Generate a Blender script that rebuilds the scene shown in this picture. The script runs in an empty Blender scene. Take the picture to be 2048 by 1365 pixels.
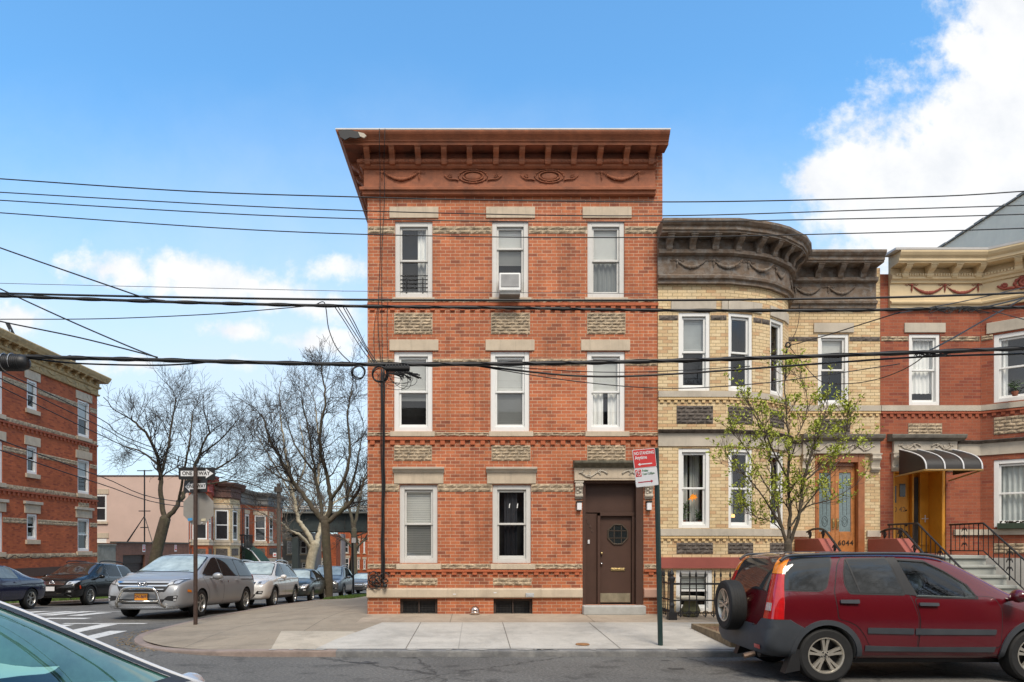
import bpy, bmesh, math, random
from mathutils import Vector, Matrix
from mathutils.bvhtree import BVHTree
R = math.radians
PI = math.pi
sc = bpy.context.scene
COL = sc.collection
F, PX0, PY0, EYE = 1365.333, 955.0, 1095.0, 1.70
def X(px, Y=15.0): return (px - PX0) * Y / F
def Z(py, Y=15.0): return EYE + (PY0 - py) * Y / F
def at(px, py, Y): return Vector((X(px, Y), Y, Z(py, Y)))
def lerp(a, b, t): return a + (b - a) * t
def zroad(Y):
    if Y < 14: return 0.0
    if Y < 19: return -0.048 * (Y - 14) ** 2 / 10.0
    if Y < 75: return -0.12 - 0.048 * (Y - 19)
    return -0.12 - 0.048 * 56
def kerb_h(x, Y):
    w = max(0., min(1., (-3.4-x)/2.0)) * max(0., min(1., (22-Y)/4.0))
    return .09 - .07*w
def zwalk(x, Y): return zroad(Y) + kerb_h(x, Y) + 0.034 * max(0.0, min(Y - 10.6, x + 6.6, 4.4))

# ------------------------------------------------------------------ objects
def link(o, parent=None):
    COL.objects.link(o)
    if parent is not None:
        o.parent = parent
        if parent.get('_world'):
            o.matrix_parent_inverse = Matrix.Translation(-parent.location)
    return o
def tag(o, label=None, cat=None, group=None, kind=None):
    if label: o['label'] = label
    if cat: o['category'] = cat
    if group: o['group'] = group
    if kind: o['kind'] = kind
    return o
def thing(name, label, cat, loc=(0, 0, 0), group=None, world=True, rot=(0, 0, 0)):
    o = bpy.data.objects.new(name, None)
    o.empty_display_size = 0.2
    COL.objects.link(o)
    o.location = loc
    o.rotation_euler = rot
    if world: o['_world'] = 1
    return tag(o, label, cat, group)

class MB:
    def __init__(s, T=None):
        s.v, s.f, s.m, s.uvs = [], [], [], []
        s.T = T
    def vert(s, p):
        p = Vector(p)
        s.v.append(s.T @ p if s.T is not None else p)
        return len(s.v) - 1
    def add(s, pts, faces, m=0, uv=None):
        b = [s.vert(p) for p in pts]
        for i, f in enumerate(faces):
            s.f.append([b[k] for k in f]); s.m.append(m)
            s.uvs.append([uv[k] for k in f] if uv else None)
    def face(s, pts, m=0, uv=None): s.add(pts, [list(range(len(pts)))], m, uv)
    def box(s, x0, x1, y0, y1, z0, z1, m=0):
        s.add([(x0,y0,z0),(x1,y0,z0),(x1,y1,z0),(x0,y1,z0),(x0,y0,z1),(x1,y0,z1),(x1,y1,z1),(x0,y1,z1)],
              [(0,3,2,1),(4,5,6,7),(0,1,5,4),(1,2,6,5),(2,3,7,6),(3,0,4,7)], m)
    def prism(s, poly, axis, a, b, m=0):
        n = len(poly)
        def P(u, w, c): return (c, u, w) if axis == 'x' else (u, c, w) if axis == 'y' else (u, w, c)
        pts = [P(u, w, a) for u, w in poly] + [P(u, w, b) for u, w in poly]
        fs = [[i, (i+1) % n, n+(i+1) % n, n+i] for i in range(n)] + [list(range(n))[::-1], list(range(n, 2*n))]
        s.add(pts, fs, m)
    def tube(s, pts, r, n=6, m=0, cap=True):
        pts = [Vector(p) for p in pts]
        k = len(pts)
        if not isinstance(r, (list, tuple)): r = [r] * k
        vs, up = [], None
        for i, p in enumerate(pts):
            d = (pts[min(i+1, k-1)] - pts[max(i-1, 0)])
            if d.length < 1e-9: d = Vector((0, 0, 1))
            d.normalize()
            if up is None:
                up = Vector((0, 0, 1)) if abs(d.z) < .9 else Vector((1, 0, 0))
            a = up - d * up.dot(d)
            if a.length < 1e-6: a = d.orthogonal()
            a.normalize(); up = a
            b = d.cross(a)
            for j in range(n):
                t = 2*PI*j/n
                vs.append(p + (a*math.cos(t) + b*math.sin(t)) * r[i])
        fs = []
        for i in range(k-1):
            for j in range(n):
                j2 = (j+1) % n
                fs.append((i*n+j, i*n+j2, (i+1)*n+j2, (i+1)*n+j))
        if cap:
            fs.append(tuple(range(n))[::-1]); fs.append(tuple(range((k-1)*n, k*n)))
        s.add(vs, fs, m)
    def lathe(s, prof, c=(0,0,0), axis='z', n=24, m=0, cap=True):
        vs = []
        for (r, h) in prof:
            for j in range(n):
                t = 2*PI*j/n
                a, b = r*math.cos(t), r*math.sin(t)
                q = (a, b, h) if axis == 'z' else (a, h, b) if axis == 'y' else (h, a, b)
                vs.append((c[0]+q[0], c[1]+q[1], c[2]+q[2]))
        fs = []
        for i in range(len(prof)-1):
            for j in range(n):
                j2 = (j+1) % n
                fs.append((i*n+j, i*n+j2, (i+1)*n+j2, (i+1)*n+j))
        if cap and prof[0][0] > 1e-5: fs.append(tuple(range(n))[::-1])
        if cap and prof[-1][0] > 1e-5: fs.append(tuple(range((len(prof)-1)*n, len(prof)*n)))
        s.add(vs, fs, m)
    def ball(s, c, r, n=8, sc=(1,1,1), m=0):
        k = max(4, n//2)
        vs, fs = [], []
        for i in range(k+1):
            t = PI*i/k
            for j in range(n):
                u = 2*PI*j/n
                vs.append((c[0]+r*sc[0]*math.sin(t)*math.cos(u), c[1]+r*sc[1]*math.sin(t)*math.sin(u), c[2]+r*sc[2]*math.cos(t)))
        for i in range(k):
            for j in range(n):
                j2 = (j+1) % n
                fs.append((i*n+j, (i+1)*n+j, (i+1)*n+j2, i*n+j2))
        s.add(vs, fs, m)
    def sweep(s, path, prof, m=0, caps=True):
        """closed profile [(outward offset, z)] along a plan path; outward is to the right of travel"""
        P = [Vector((p[0], p[1])) for p in path]
        k, n = len(P), len(prof)
        N, acc = [], [0.0]
        for i in range(k-1):
            d = (P[i+1]-P[i]); acc.append(acc[-1]+d.length); d.normalize(); N.append(Vector((d.y, -d.x)))
        vs, uv = [], []
        for i in range(k):
            a = N[max(i-1, 0)]; b = N[min(i, k-2)]
            mm = (a+b) / (1 + a.dot(b))
            for (o, z) in prof:
                q = P[i] + mm*o
                vs.append((q.x, q.y, z)); uv.append((acc[i], z))
        fs = []
        for i in range(k-1):
            for j in range(n):
                j2 = (j+1) % n
                fs.append((i*n+j, (i+1)*n+j, (i+1)*n+j2, i*n+j2))
        if caps:
            fs.append(tuple(range(n))); fs.append(tuple(range((k-1)*n, k*n))[::-1])
        s.add(vs, fs, m, uv)
    def build(s, name, mats, parent=None, smooth=False, bevel=0.0, segs=2, uv=True, fix=False):
        me = bpy.data.meshes.new(name)
        me.from_pydata([tuple(v) for v in s.v], [], s.f)
        if not isinstance(mats, (list, tuple)): mats = [mats]
        for q in mats: me.materials.append(q)
        if any(s.m): me.polygons.foreach_set('material_index', s.m)
        if uv:
            ul = me.uv_layers.new(name='UVMap').data
            for p in me.polygons:
                e = s.uvs[p.index]
                if e:
                    for k, li in enumerate(p.loop_indices): ul[li].uv = e[k]
                else:
                    nn = p.normal
                    for li in p.loop_indices:
                        c = me.vertices[me.loops[li].vertex_index].co
                        ul[li].uv = (c.x, c.y) if abs(nn.z) > .7 else (c.y, c.z) if abs(nn.x) > abs(nn.y) else (c.x, c.z)
        if fix:
            bm = bmesh.new(); bm.from_mesh(me); bmesh.ops.recalc_face_normals(bm, faces=bm.faces[:]); bm.to_mesh(me); bm.free()
        if smooth: me.polygons.foreach_set('use_smooth', [True]*len(me.polygons))
        me.update()
        o = bpy.data.objects.new(name, me)
        link(o, parent)
        if bevel:
            b = o.modifiers.new('Bevel', 'BEVEL'); b.width = bevel; b.segments = segs; b.limit_method = 'ANGLE'; b.angle_limit = R(40)
        return o

def smooth_angle(o, deg=35):
    me = o.data
    bm = bmesh.new(); bm.from_mesh(me)
    for f in bm.faces: f.smooth = True
    for e in bm.edges:
        if len(e.link_faces) == 2 and e.calc_face_angle(0) > R(deg): e.smooth = False
    bm.to_mesh(me); bm.free()
    return o

def text_obj(name, s, size, m, parent, T, align='CENTER', extrude=.002, squeeze=1.0, shear=0, spacing=1.0, weight=.022):
    """flat lettering; T maps local (u, inward, z) to world, text lies in the u-z plane facing outwards"""
    cu = bpy.data.curves.new(name, 'FONT')
    cu.body = s; cu.size = size; cu.align_x = align; cu.align_y = 'CENTER'; cu.extrude = extrude; cu.offset = weight*size; cu.shear = shear; cu.space_character = spacing
    t = bpy.data.objects.new(name + '_tmp', cu); COL.objects.link(t)
    dg = bpy.context.evaluated_depsgraph_get()
    me = bpy.data.meshes.new_from_object(t.evaluated_get(dg))
    bpy.data.objects.remove(t); bpy.data.curves.remove(cu)
    me.name = name
    me.transform(T @ Matrix.Rotation(R(90), 4, 'X') @ Matrix.Diagonal((squeeze, 1, 1, 1)))
    me.materials.clear(); me.materials.append(m)
    o = bpy.data.objects.new(name, me)
    return link(o, parent)

def arc(cx, cy, r, a0, a1, n, ry=None):
    ry = r if ry is None else ry
    return [(cx + r*math.cos(R(lerp(a0, a1, i/n))), cy + ry*math.sin(R(lerp(a0, a1, i/n)))) for i in range(n+1)]
def spline(pts, n=8):
    P = [Vector(p) for p in pts]
    out = []
    for i in range(len(P)-1):
        a, b, c, d = P[max(i-1, 0)], P[i], P[i+1], P[min(i+2, len(P)-1)]
        for k in range(n):
            t = k/n
            out.append(.5*((2*b) + (c-a)*t + (2*a-5*b+4*c-d)*t*t + (3*b-a-3*c+d)*t**3))
    out.append(P[-1])
    return out
def round_poly(poly, r, n=4):
    out = []
    k = len(poly)
    for i in range(k):
        p, q, s = Vector(poly[i-1]), Vector(poly[i]), Vector(poly[(i+1) % k])
        a, b = (p-q), (s-q)
        rr = min(r, a.length*.45, b.length*.45)
        a = q + a.normalized()*rr; b = q + b.normalized()*rr
        for j in range(n+1):
            t = j/n
            out.append(tuple((1-t)**2*a + 2*t*(1-t)*q + t*t*b))
    return out
def grid_poly(poly, step):
    bm = bmesh.new()
    vs = [bm.verts.new((p[0], p[1], 0)) for p in poly]
    bm.faces.new(vs)
    for ax in (0, 1):
        lo = min(p[ax] for p in poly); hi = max(p[ax] for p in poly)
        st = step if not isinstance(step, (tuple, list)) else step[ax]
        k = math.floor(lo/st) + 1
        while k*st < hi - 1e-5:
            co = [0, 0, 0]; no = [0, 0, 0]; co[ax] = k*st; no[ax] = 1
            bmesh.ops.bisect_plane(bm, geom=bm.verts[:]+bm.edges[:]+bm.faces[:], plane_co=co, plane_no=no)
            k += 1
    bmesh.ops.triangulate(bm, faces=[f for f in bm.faces if len(f.verts) > 4])
    bm.verts.index_update()
    V = [(v.co.x, v.co.y) for v in bm.verts]
    Fs = [[v.index for v in f.verts] for f in bm.faces]
    bm.free()
    return V, Fs

# ------------------------------------------------------------------ materials
def _nt(name):
    m = bpy.data.materials.new(name); m.use_nodes = True
    nt = m.node_tree
    return m, nt, nt.nodes, nt.links, nt.nodes['Principled BSDF']
def c4(c): return (c[0], c[1], c[2], 1)
def noise(N, L, vec, scale, detail=4, rough=.6, dist=0):
    t = N.new('ShaderNodeTexNoise'); t.inputs['Scale'].default_value = scale; t.inputs['Detail'].default_value = detail
    t.inputs['Roughness'].default_value = rough; t.inputs['Distortion'].default_value = dist
    if vec is not None: L.new(vec, t.inputs['Vector'])
    return t
def ramp(N, L, src, stops):
    r = N.new('ShaderNodeValToRGB')
    e = r.color_ramp.elements
    e[0].position, e[0].color = stops[0][0], c4(stops[0][1]) if isinstance(stops[0][1], tuple) else (stops[0][1],)*3+(1,)
    e[1].position, e[1].color = stops[-1][0], c4(stops[-1][1]) if isinstance(stops[-1][1], tuple) else (stops[-1][1],)*3+(1,)
    for p, c in stops[1:-1]:
        q = e.new(p); q.color = c4(c) if isinstance(c, tuple) else (c,)*3+(1,)
    L.new(src, r.inputs['Fac'])
    return r
def mixc(N, L, fac, a, b, mode='MIX'):
    x = N.new('ShaderNodeMix'); x.data_type = 'RGBA'; x.blend_type = mode
    for k, val in ((0, fac), (6, a), (7, b)):
        sock = x.inputs[k]
        if hasattr(val, 'is_linked'): L.new(val, sock)
        elif isinstance(val, (int, float)): sock.default_value = val if k == 0 else (val, val, val, 1)
        else: sock.default_value = c4(val)
    return x.outputs[2]
def mat(name, col, rough=.75, var=.15, scale=5., bump=.0, bscale=60., metal=0., coat=0., spec=.5, dirt=0., dirtcol=(.05,.045,.04), dscale=1.2, uv=False, streak=0.):
    m, nt, N, L, B = _nt(name)
    tc = N.new('ShaderNodeTexCoord')
    vec = tc.outputs['Object']
    n = noise(N, L, vec, scale, 5, .65)
    r = ramp(N, L, n.outputs['Fac'], [(.3, tuple(c*(1-var) for c in col)), (.7, tuple(min(1, c*(1+var)) for c in col))])
    out = r.outputs['Color']
    if dirt:
        d = noise(N, L, vec, dscale, 6, .7, .3)
        dr = ramp(N, L, d.outputs['Fac'], [(.45, 0.), (.75, dirt)])
        out = mixc(N, L, dr.outputs['Color'], out, dirtcol)
    if streak:
        mp = N.new('ShaderNodeMapping'); mp.inputs['Scale'].default_value = (7, 7, .5); L.new(vec, mp.inputs['Vector'])
        d = noise(N, L, mp.outputs['Vector'], 1.6, 5, .7)
        dr = ramp(N, L, d.outputs['Fac'], [(.5, 0.), (.8, streak)])
        out = mixc(N, L, dr.outputs['Color'], out, dirtcol)
    L.new(out, B.inputs['Base Color'])
    B.inputs['Roughness'].default_value = rough; B.inputs['Metallic'].default_value = metal
    B.inputs['Coat Weight'].default_value = coat; B.inputs['Coat Roughness'].default_value = .04
    B.inputs['Specular IOR Level'].default_value = spec
    if bump:
        bn = noise(N, L, vec, bscale, 5, .7)
        b = N.new('ShaderNodeBump'); b.inputs['Strength'].default_value = bump; b.inputs['Distance'].default_value = .02
        L.new(bn.outputs['Fac'], b.inputs['Height']); L.new(b.outputs['Normal'], B.inputs['Normal'])
    return m
def brick(name, c1, c2, cm, bw=.212, bh=.0735, ms=.0055, tint=.22, bump=.5, c3=None, c3k=.75, streak=.15):
    m, nt, N, L, B = _nt(name)
    uv = N.new('ShaderNodeTexCoord')
    vec = uv.outputs['UV']
    t = N.new('ShaderNodeTexBrick')
    t.inputs['Scale'].default_value = 1; t.inputs['Brick Width'].default_value = bw; t.inputs['Row Height'].default_value = bh
    t.inputs['Mortar Size'].default_value = ms; t.inputs['Mortar Smooth'].default_value = .2; t.inputs['Bias'].default_value = -.15
    t.inputs['Color1'].default_value = c4(c1); t.inputs['Color2'].default_value = c4(c2); t.inputs['Mortar'].default_value = c4(cm)
    L.new(vec, t.inputs['Vector'])
    out = t.outputs['Color']
    if c3:   # second brick layer of the same bond picks out odd bricks
        t2 = N.new('ShaderNodeTexBrick')
        for k in ('Scale', 'Brick Width', 'Row Height', 'Mortar Size', 'Mortar Smooth'): t2.inputs[k].default_value = t.inputs[k].default_value
        mp = N.new('ShaderNodeMapping'); mp.inputs['Location'].default_value = (bw*40, bh*46, 0); L.new(vec, mp.inputs['Vector']); L.new(mp.outputs['Vector'], t2.inputs['Vector'])
        t2.inputs['Color1'].default_value = (0,0,0,1); t2.inputs['Color2'].default_value = (1,1,1,1); t2.inputs['Mortar'].default_value = (0,0,0,1); t2.inputs['Bias'].default_value = -.1
        rr = ramp(N, L, t2.outputs['Color'], [(.62, 0.), (.8, c3k)])
        out = mixc(N, L, rr.outputs['Color'], out, c3)
    n1 = noise(N, L, vec, .9, 5, .6)
    r1 = ramp(N, L, n1.outputs['Fac'], [(.3, 1-tint), (.7, 1+tint*.5)])
    out = mixc(N, L, 1.0, out, r1.outputs['Color'], 'MULTIPLY')
    mp = N.new('ShaderNodeMapping'); mp.inputs['Scale'].default_value = (2.6, .22, 1); L.new(vec, mp.inputs['Vector'])
    n4 = noise(N, L, mp.outputs['Vector'], 1.5, 6, .65, .4); r4 = ramp(N, L, n4.outputs['Fac'], [(.45, 1.0), (.75, 1-streak)])
    out = mixc(N, L, 1.0, out, r4.outputs['Color'], 'MULTIPLY')
    n2 = noise(N, L, vec, 30, 3, .6)
    r2 = ramp(N, L, n2.outputs['Fac'], [(.3, .88), (.7, 1.1)])
    out = mixc(N, L, 1.0, out, r2.outputs['Color'], 'MULTIPLY')
    L.new(out, B.inputs['Base Color'])
    B.inputs['Roughness'].default_value = .85
    b = N.new('ShaderNodeBump'); b.inputs['Strength'].default_value = bump; b.inputs['Distance'].default_value = .006; b.invert = True
    L.new(t.outputs['Fac'], b.inputs['Height']); L.new(b.outputs['Normal'], B.inputs['Normal'])
    return m
def glass(name, tint=(.92,.95,.95), refl=.1, rough=.01):
    m, nt, N, L, B = _nt(name)
    N.remove(B)
    o = N['Material Output']
    tr = N.new('ShaderNodeBsdfTransparent'); tr.inputs['Color'].default_value = c4(tint)
    gl = N.new('ShaderNodeBsdfGlossy'); gl.inputs['Roughness'].default_value = rough; gl.inputs['Color'].default_value = (.95,.97,1,1)
    fr = N.new('ShaderNodeLayerWeight'); fr.inputs['Blend'].default_value = .5
    pw = N.new('ShaderNodeMath'); pw.operation = 'POWER'; L.new(fr.outputs['Facing'], pw.inputs[0]); pw.inputs[1].default_value = 4.5
    ad = N.new('ShaderNodeMath'); ad.operation = 'MULTIPLY_ADD'; ad.use_clamp = True; L.new(pw.outputs[0], ad.inputs[0]); ad.inputs[1].default_value = .9; ad.inputs[2].default_value = .045+refl
    mx = N.new('ShaderNodeMixShader'); L.new(ad.outputs[0], mx.inputs[0]); L.new(tr.outputs[0], mx.inputs[1]); L.new(gl.outputs[0], mx.inputs[2])
    L.new(mx.outputs[0], o.inputs['Surface'])
    return m
def emit(name, col, s):
    m, nt, N, L, B = _nt(name)
    B.inputs['Base Color'].default_value = c4(col); B.inputs['Emission Color'].default_value = c4(col); B.inputs['Emission Strength'].default_value = s
    return m
def paint(name, col, rough=.3, metal=.0, flake=.0):
    m = mat(name, col, rough, .05, 2.0, metal=metal, coat=1.0, spec=.5, dirt=.10, dirtcol=(.25,.23,.2), dscale=3)
    return m

BRICK = brick('red_brick', (.53,.163,.066), (.40,.108,.048), (.58,.41,.28), tint=.26, c3=(.20,.062,.038), c3k=.6, streak=.40)
BRICK_LOW = brick('deep_red_brick', (.44,.090,.036), (.30,.060,.028), (.44,.30,.22), c3=(.22,.05,.03))
BRICK_DENT = mat('plain_red_brick', (.43,.115,.047), .85, .2, 14, .2, 50)
YBRICK = brick('yellow_brick', (.68,.51,.285), (.74,.59,.365), (.30,.21,.12), ms=.0055, tint=.12, c3=(.56,.33,.17))
YPLAIN = mat('plain_yellow_brick', (.66,.47,.24), .85, .15, 14, .2, 50)
OBRICK = brick('orange_brick', (.36,.098,.045), (.28,.072,.036), (.30,.17,.11), tint=.2, ms=.004, c3=(.22,.05,.03))
OPLAIN = mat('plain_orange_brick', (.32,.082,.038), .85, .2, 14, .2, 50)
FBRICK = brick('far_red_brick', (.50,.125,.042), (.39,.088,.032), (.33,.11,.06), tint=.22, ms=.004, c3=(.26,.055,.025))
DBRICK = brick('dark_brown_brick', (.20,.085,.055), (.26,.11,.07), (.2,.15,.12), tint=.2)
STONE = mat('limestone', (.56,.465,.35), .85, .10, 3, .15, 90, dirt=.28, dirtcol=(.22,.18,.13), dscale=1.6, streak=.38)
STONE2 = mat('grey_limestone', (.50,.445,.365), .85, .10, 3, .15, 90, dirt=.4, dirtcol=(.20,.18,.15), dscale=1.6, streak=.25)
ROCK = mat('rockface_stone', (.44,.345,.235), .95, .45, 7, .7, 45, dirt=.62, dirtcol=(.055,.048,.035), dscale=5)
ROCKD = mat('dark_rockface_stone', (.13,.11,.095), .95, .5, 9, .9, 45, dirt=.8, dirtcol=(.03,.027,.024), dscale=5)
MORTAR = mat('mortar', (.55,.46,.35), .95, .15, 20)
MORTARD = mat('dark_mortar', (.22,.18,.15), .95, .15, 20)
TERRA = mat('painted_terracotta', (.33,.108,.047), .7, .2, 5, .3, 30, dirt=.7, dirtcol=(.10,.045,.028), dscale=2.2, streak=.2)
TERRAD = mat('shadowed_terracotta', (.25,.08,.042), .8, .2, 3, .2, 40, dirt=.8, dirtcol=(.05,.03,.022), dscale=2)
BROWNC = mat('peeling_brown_cornice', (.15,.105,.072), .8, .35, 5, .6, 30, dirt=.75, dirtcol=(.27,.27,.26), dscale=7)
CREAMC = mat('cream_cornice', (.64,.50,.30), .6, .08, 3, .1, 40, dirt=.3, dirtcol=(.36,.27,.15), dscale=2)
TANC = mat('weathered_tan_cornice', (.47,.34,.17), .8, .2, 4, .3, 30, dirt=.7, dirtcol=(.15,.11,.07), dscale=3)
MAROON = mat('maroon_ornament', (.25,.055,.035), .7, .15, 8)
REDP = mat('red_painted_stone', (.32,.085,.065), .6, .1, 3, .1, 60, dirt=.25, dirtcol=(.2,.06,.05))
WHITE = mat('white_window_frame', (.78,.78,.76), .45, .04, 3, dirt=.12, dirtcol=(.5,.48,.44), dscale=3)
WHITEG = mat('greyed_white_frame', (.62,.61,.58), .5, .06, 3, dirt=.3, dirtcol=(.35,.33,.3), dscale=3)
FLASH = mat('metal_flashing', (.62,.60,.58), .5, .1, 4)
DARK = mat('dark_interior', (.055,.055,.056), .9, .3, 2)
GLASS = glass('window_glass', (.97,.98,.97), .03)
SCREEN = glass('screened_glass', (.58,.59,.59), .02, .02)
BLIND = mat('slatted_blind', (.86,.86,.82), .6, .05, 3)
CURT = mat('white_curtain', (.88,.88,.86), .8, .08, 3)
CURTG = mat('grey_curtain', (.60,.63,.62), .8, .1, 3)
BROWN = mat('brown_door_paint', (.075,.040,.029), .42, .10, 3, .05, 60)
BRASS = mat('worn_brass', (.55,.42,.2), .35, .2, 20, metal=.9)
CHROME = mat('chrome', (.75,.75,.76), .14, .03, 5, metal=1)
STEEL = mat('brushed_steel', (.5,.5,.5), .35, .1, 10, metal=.9)
CONC = mat('step_concrete', (.42,.42,.40), .9, .12, 6, .25, 80, dirt=.3, dirtcol=(.2,.19,.17))
IRON = mat('black_wrought_iron', (.018,.018,.019), .45, .2, 10)
WIRE = mat('black_cable', (.013,.013,.014), .55, .2, 6)
GREENP = mat('dark_green_post', (.018,.040,.038), .45, .15, 8)
RUSTP = mat('dark_rusty_post', (.055,.032,.024), .6, .4, 14, .2, 60)
SIGNW = mat('sign_white', (.72,.72,.73), .45, .04, 5)
SIGNR = mat('sign_red', (.60,.035,.03), .45, .06, 5)
SIGNK = mat('sign_black', (.015,.015,.016), .45, .1, 5)
SIGNB = mat('sign_bare_aluminium', (.34,.32,.29), .5, .08, 3, metal=.3, dirt=.2)
PLASTK = mat('black_plastic', (.014,.014,.015), .5, .15, 8)
RUBBER = mat('tyre_rubber', (.014,.014,.014), .75, .25, 12, .15, 120)
ALLOY = mat('alloy_rim', (.52,.51,.48), .32, .06, 8, metal=.85)
ALLOYD = mat('dark_alloy', (.10,.10,.10), .5, .1, 8, metal=.6)
CARGLASS = mat('tinted_car_glass', (.012,.014,.015), .03, .1, 2, coat=0, spec=.4)
CARWIN = mat('painted_sky_windshield', (.36,.43,.43), .06, .35, 2.2, spec=.5, coat=0)  # pale sky reflection is put into the base colour
GREYPL = mat('grey_cladding', (.042,.048,.057), .55, .12, 6, .1, 90, dirt=.25, dirtcol=(.12,.12,.12))
REDLENS = mat('red_lens', (.50,.010,.012), .12, .2, 14, coat=1)
AMBER = mat('amber_lens', (.85,.25,.015), .12, .15, 14, coat=1)
CLEAR = mat('clear_lens', (.55,.56,.57), .1, .25, 20, coat=1, metal=.3)
PLATEO = mat('orange_plate', (.85,.33,.03), .4, .05, 5)
# ------------------------------------------------------------------ building kit
def segT(T, p, q):
    p, q = Vector(p), Vector(q)
    a = math.atan2(q.y-p.y, q.x-p.x)
    M = Matrix.Translation((p.x, p.y, 0)) @ Matrix.Rotation(a, 4, 'Z')
    return (T @ M if T is not None else M), (q-p).length
def wall_rects(mb, u0, u1, z0, z1, ops, rev=.12, pocket=.55, uo=0.0):
    us = sorted({u0, u1, *[v for o in ops for v in (o[0], o[1])]})
    zs = sorted({z0, z1, *[v for o in ops for v in (o[2], o[3])]})
    for i in range(len(us)-1):
        for j in range(len(zs)-1):
            a, b, c, d = us[i], us[i+1], zs[j], zs[j+1]
            if b-a < 1e-5 or d-c < 1e-5: continue
            uc, zc = (a+b)/2, (c+d)/2
            if any(o[0] < uc < o[1] and o[2] < zc < o[3] for o in ops): continue
            mb.face([(a,0,c),(b,0,c),(b,0,d),(a,0,d)], 0, [(uo+a,c),(uo+b,c),(uo+b,d),(uo+a,d)])
    for o in ops:
        a, b, c, d = o[:4]
        pk = o[4] if len(o) > 4 else pocket
        rv = min(rev, pk)
        for (p, q) in (((a,c),(a,d)), ((b,d),(b,c)), ((a,d),(b,d)), ((b,c),(a,c))):
            mb.face([(p[0],0,p[1]),(p[0],rv,p[1]),(q[0],rv,q[1]),(q[0],0,q[1])], 0)
            if pk > rv: mb.face([(p[0],rv,p[1]),(p[0],pk,p[1]),(q[0],pk,q[1]),(q[0],rv,q[1])], 1)
        mb.face([(a,pk,c),(b,pk,c),(b,pk,d),(a,pk,d)], 1)
def wall_path(parent, T, path, z0, z1, segops, mats, name='wall', roof=None, rev=.12):
    mb = MB(); acc = 0; fr = []
    for i in range(len(path)-1):
        M, L = segT(T, path[i], path[i+1])
        mb.T = M
        wall_rects(mb, 0, L, z0, z1, segops.get(i, []), uo=acc, rev=rev)
        acc += L; fr.append((M, L))
    if roof is not None:
        mb.T = T
        mb.face([(p[0], p[1], roof) for p in path], 2 if len(mats) > 2 else 1)
    o = mb.build(name, mats, parent)
    return o, fr
def window(parent, T, u0, u1, z0, z1, rec=.04, fw=.075, blind=None, blind_mat=None, curtain=None, curtmat=None, screen=True, frame=None, mid=.5, upperbars=None, name='window', sill=None, simple=False, cd=.165):
    """double-hung sash: capping frame, two sashes, panes; local (u, inward, z)"""
    frame = frame or WHITE
    mb = MB(T)
    d0 = rec
    def ring(a, b, c, d, w, y0, y1, wb=None):
        wb = wb or w
        mb.box(a, a+w, y0, y1, c, d); mb.box(b-w, b, y0, y1, c, d)
        mb.box(a+w, b-w, y0, y1, d-w, d); mb.box(a+w, b-w, y0, y1, c, c+wb)
    ring(u0, u1, z0, z1, fw, d0, d0+.10)
    a, b, c, d = u0+fw, u1-fw, z0+fw, z1-fw
    zm = lerp(c, d, mid)
    sw = .045
    ring(a, b, zm-.02, d-.01, sw, d0+.045, d0+.085)
    ring(a, b, c, zm+.025, sw, d0+.072, d0+.112, .06)
    if upperbars:
        nu, nz = upperbars
        for i in range(1, nu): x = lerp(a+sw, b-sw, i/nu); mb.box(x-.012, x+.012, d0+.05, d0+.08, zm+.025, d-sw)
        for i in range(1, nz): z = lerp(zm+.02, d-sw, i/nz); mb.box(a+sw, b-sw, d0+.052, d0+.078, z-.012, z+.012)
    w = mb.build(name, frame, parent, bevel=0 if simple else .006, segs=1)
    g = MB(T)
    g.face([(a+sw-.005,d0+.066,zm), (b-sw+.005,d0+.066,zm), (b-sw+.005,d0+.066,d-sw), (a+sw-.005,d0+.066,d-sw)])
    g.face([(a+sw-.005,d0+.093,c+.05), (b-sw+.005,d0+.093,c+.05), (b-sw+.005,d0+.093,zm-.015), (a+sw-.005,d0+.093,zm-.015)], 1)
    g.build('pane', [GLASS, SCREEN if screen else GLASS], w)
    if blind:
        k = MB(T); zb = lerp(d, c, blind); n = max(2, int((d-zb)/.05))
        for i in range(n):
            za, zc = lerp(d, zb, i/n), lerp(d, zb, (i+1)/n)
            k.face([(a,d0+.120,za),(b,d0+.120,za),(b,d0+.138,zc+.004),(a,d0+.138,zc+.004)])
        k.build('blind', blind_mat or BLIND, w)
    if curtain:
        k = MB(T)
        for (ca, cb, cz) in curtain:
            x0, x1 = lerp(a, b, ca), lerp(a, b, cb); zz = lerp(d, c, cz); n = max(6, int((x1-x0)/.02))
            pr = None
            for i in range(n+1):
                x = lerp(x0, x1, i/n); y = d0+cd+.022*math.sin(i*1.25)+.01*math.sin(i*.43)
                if pr: k.face([(pr[0],pr[1],zz),(x,y,zz),(x,y,d),(pr[0],pr[1],d)])
                pr = (x, y)
        k.build('curtain', curtmat or CURT, w, smooth=True)
    return w
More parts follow.
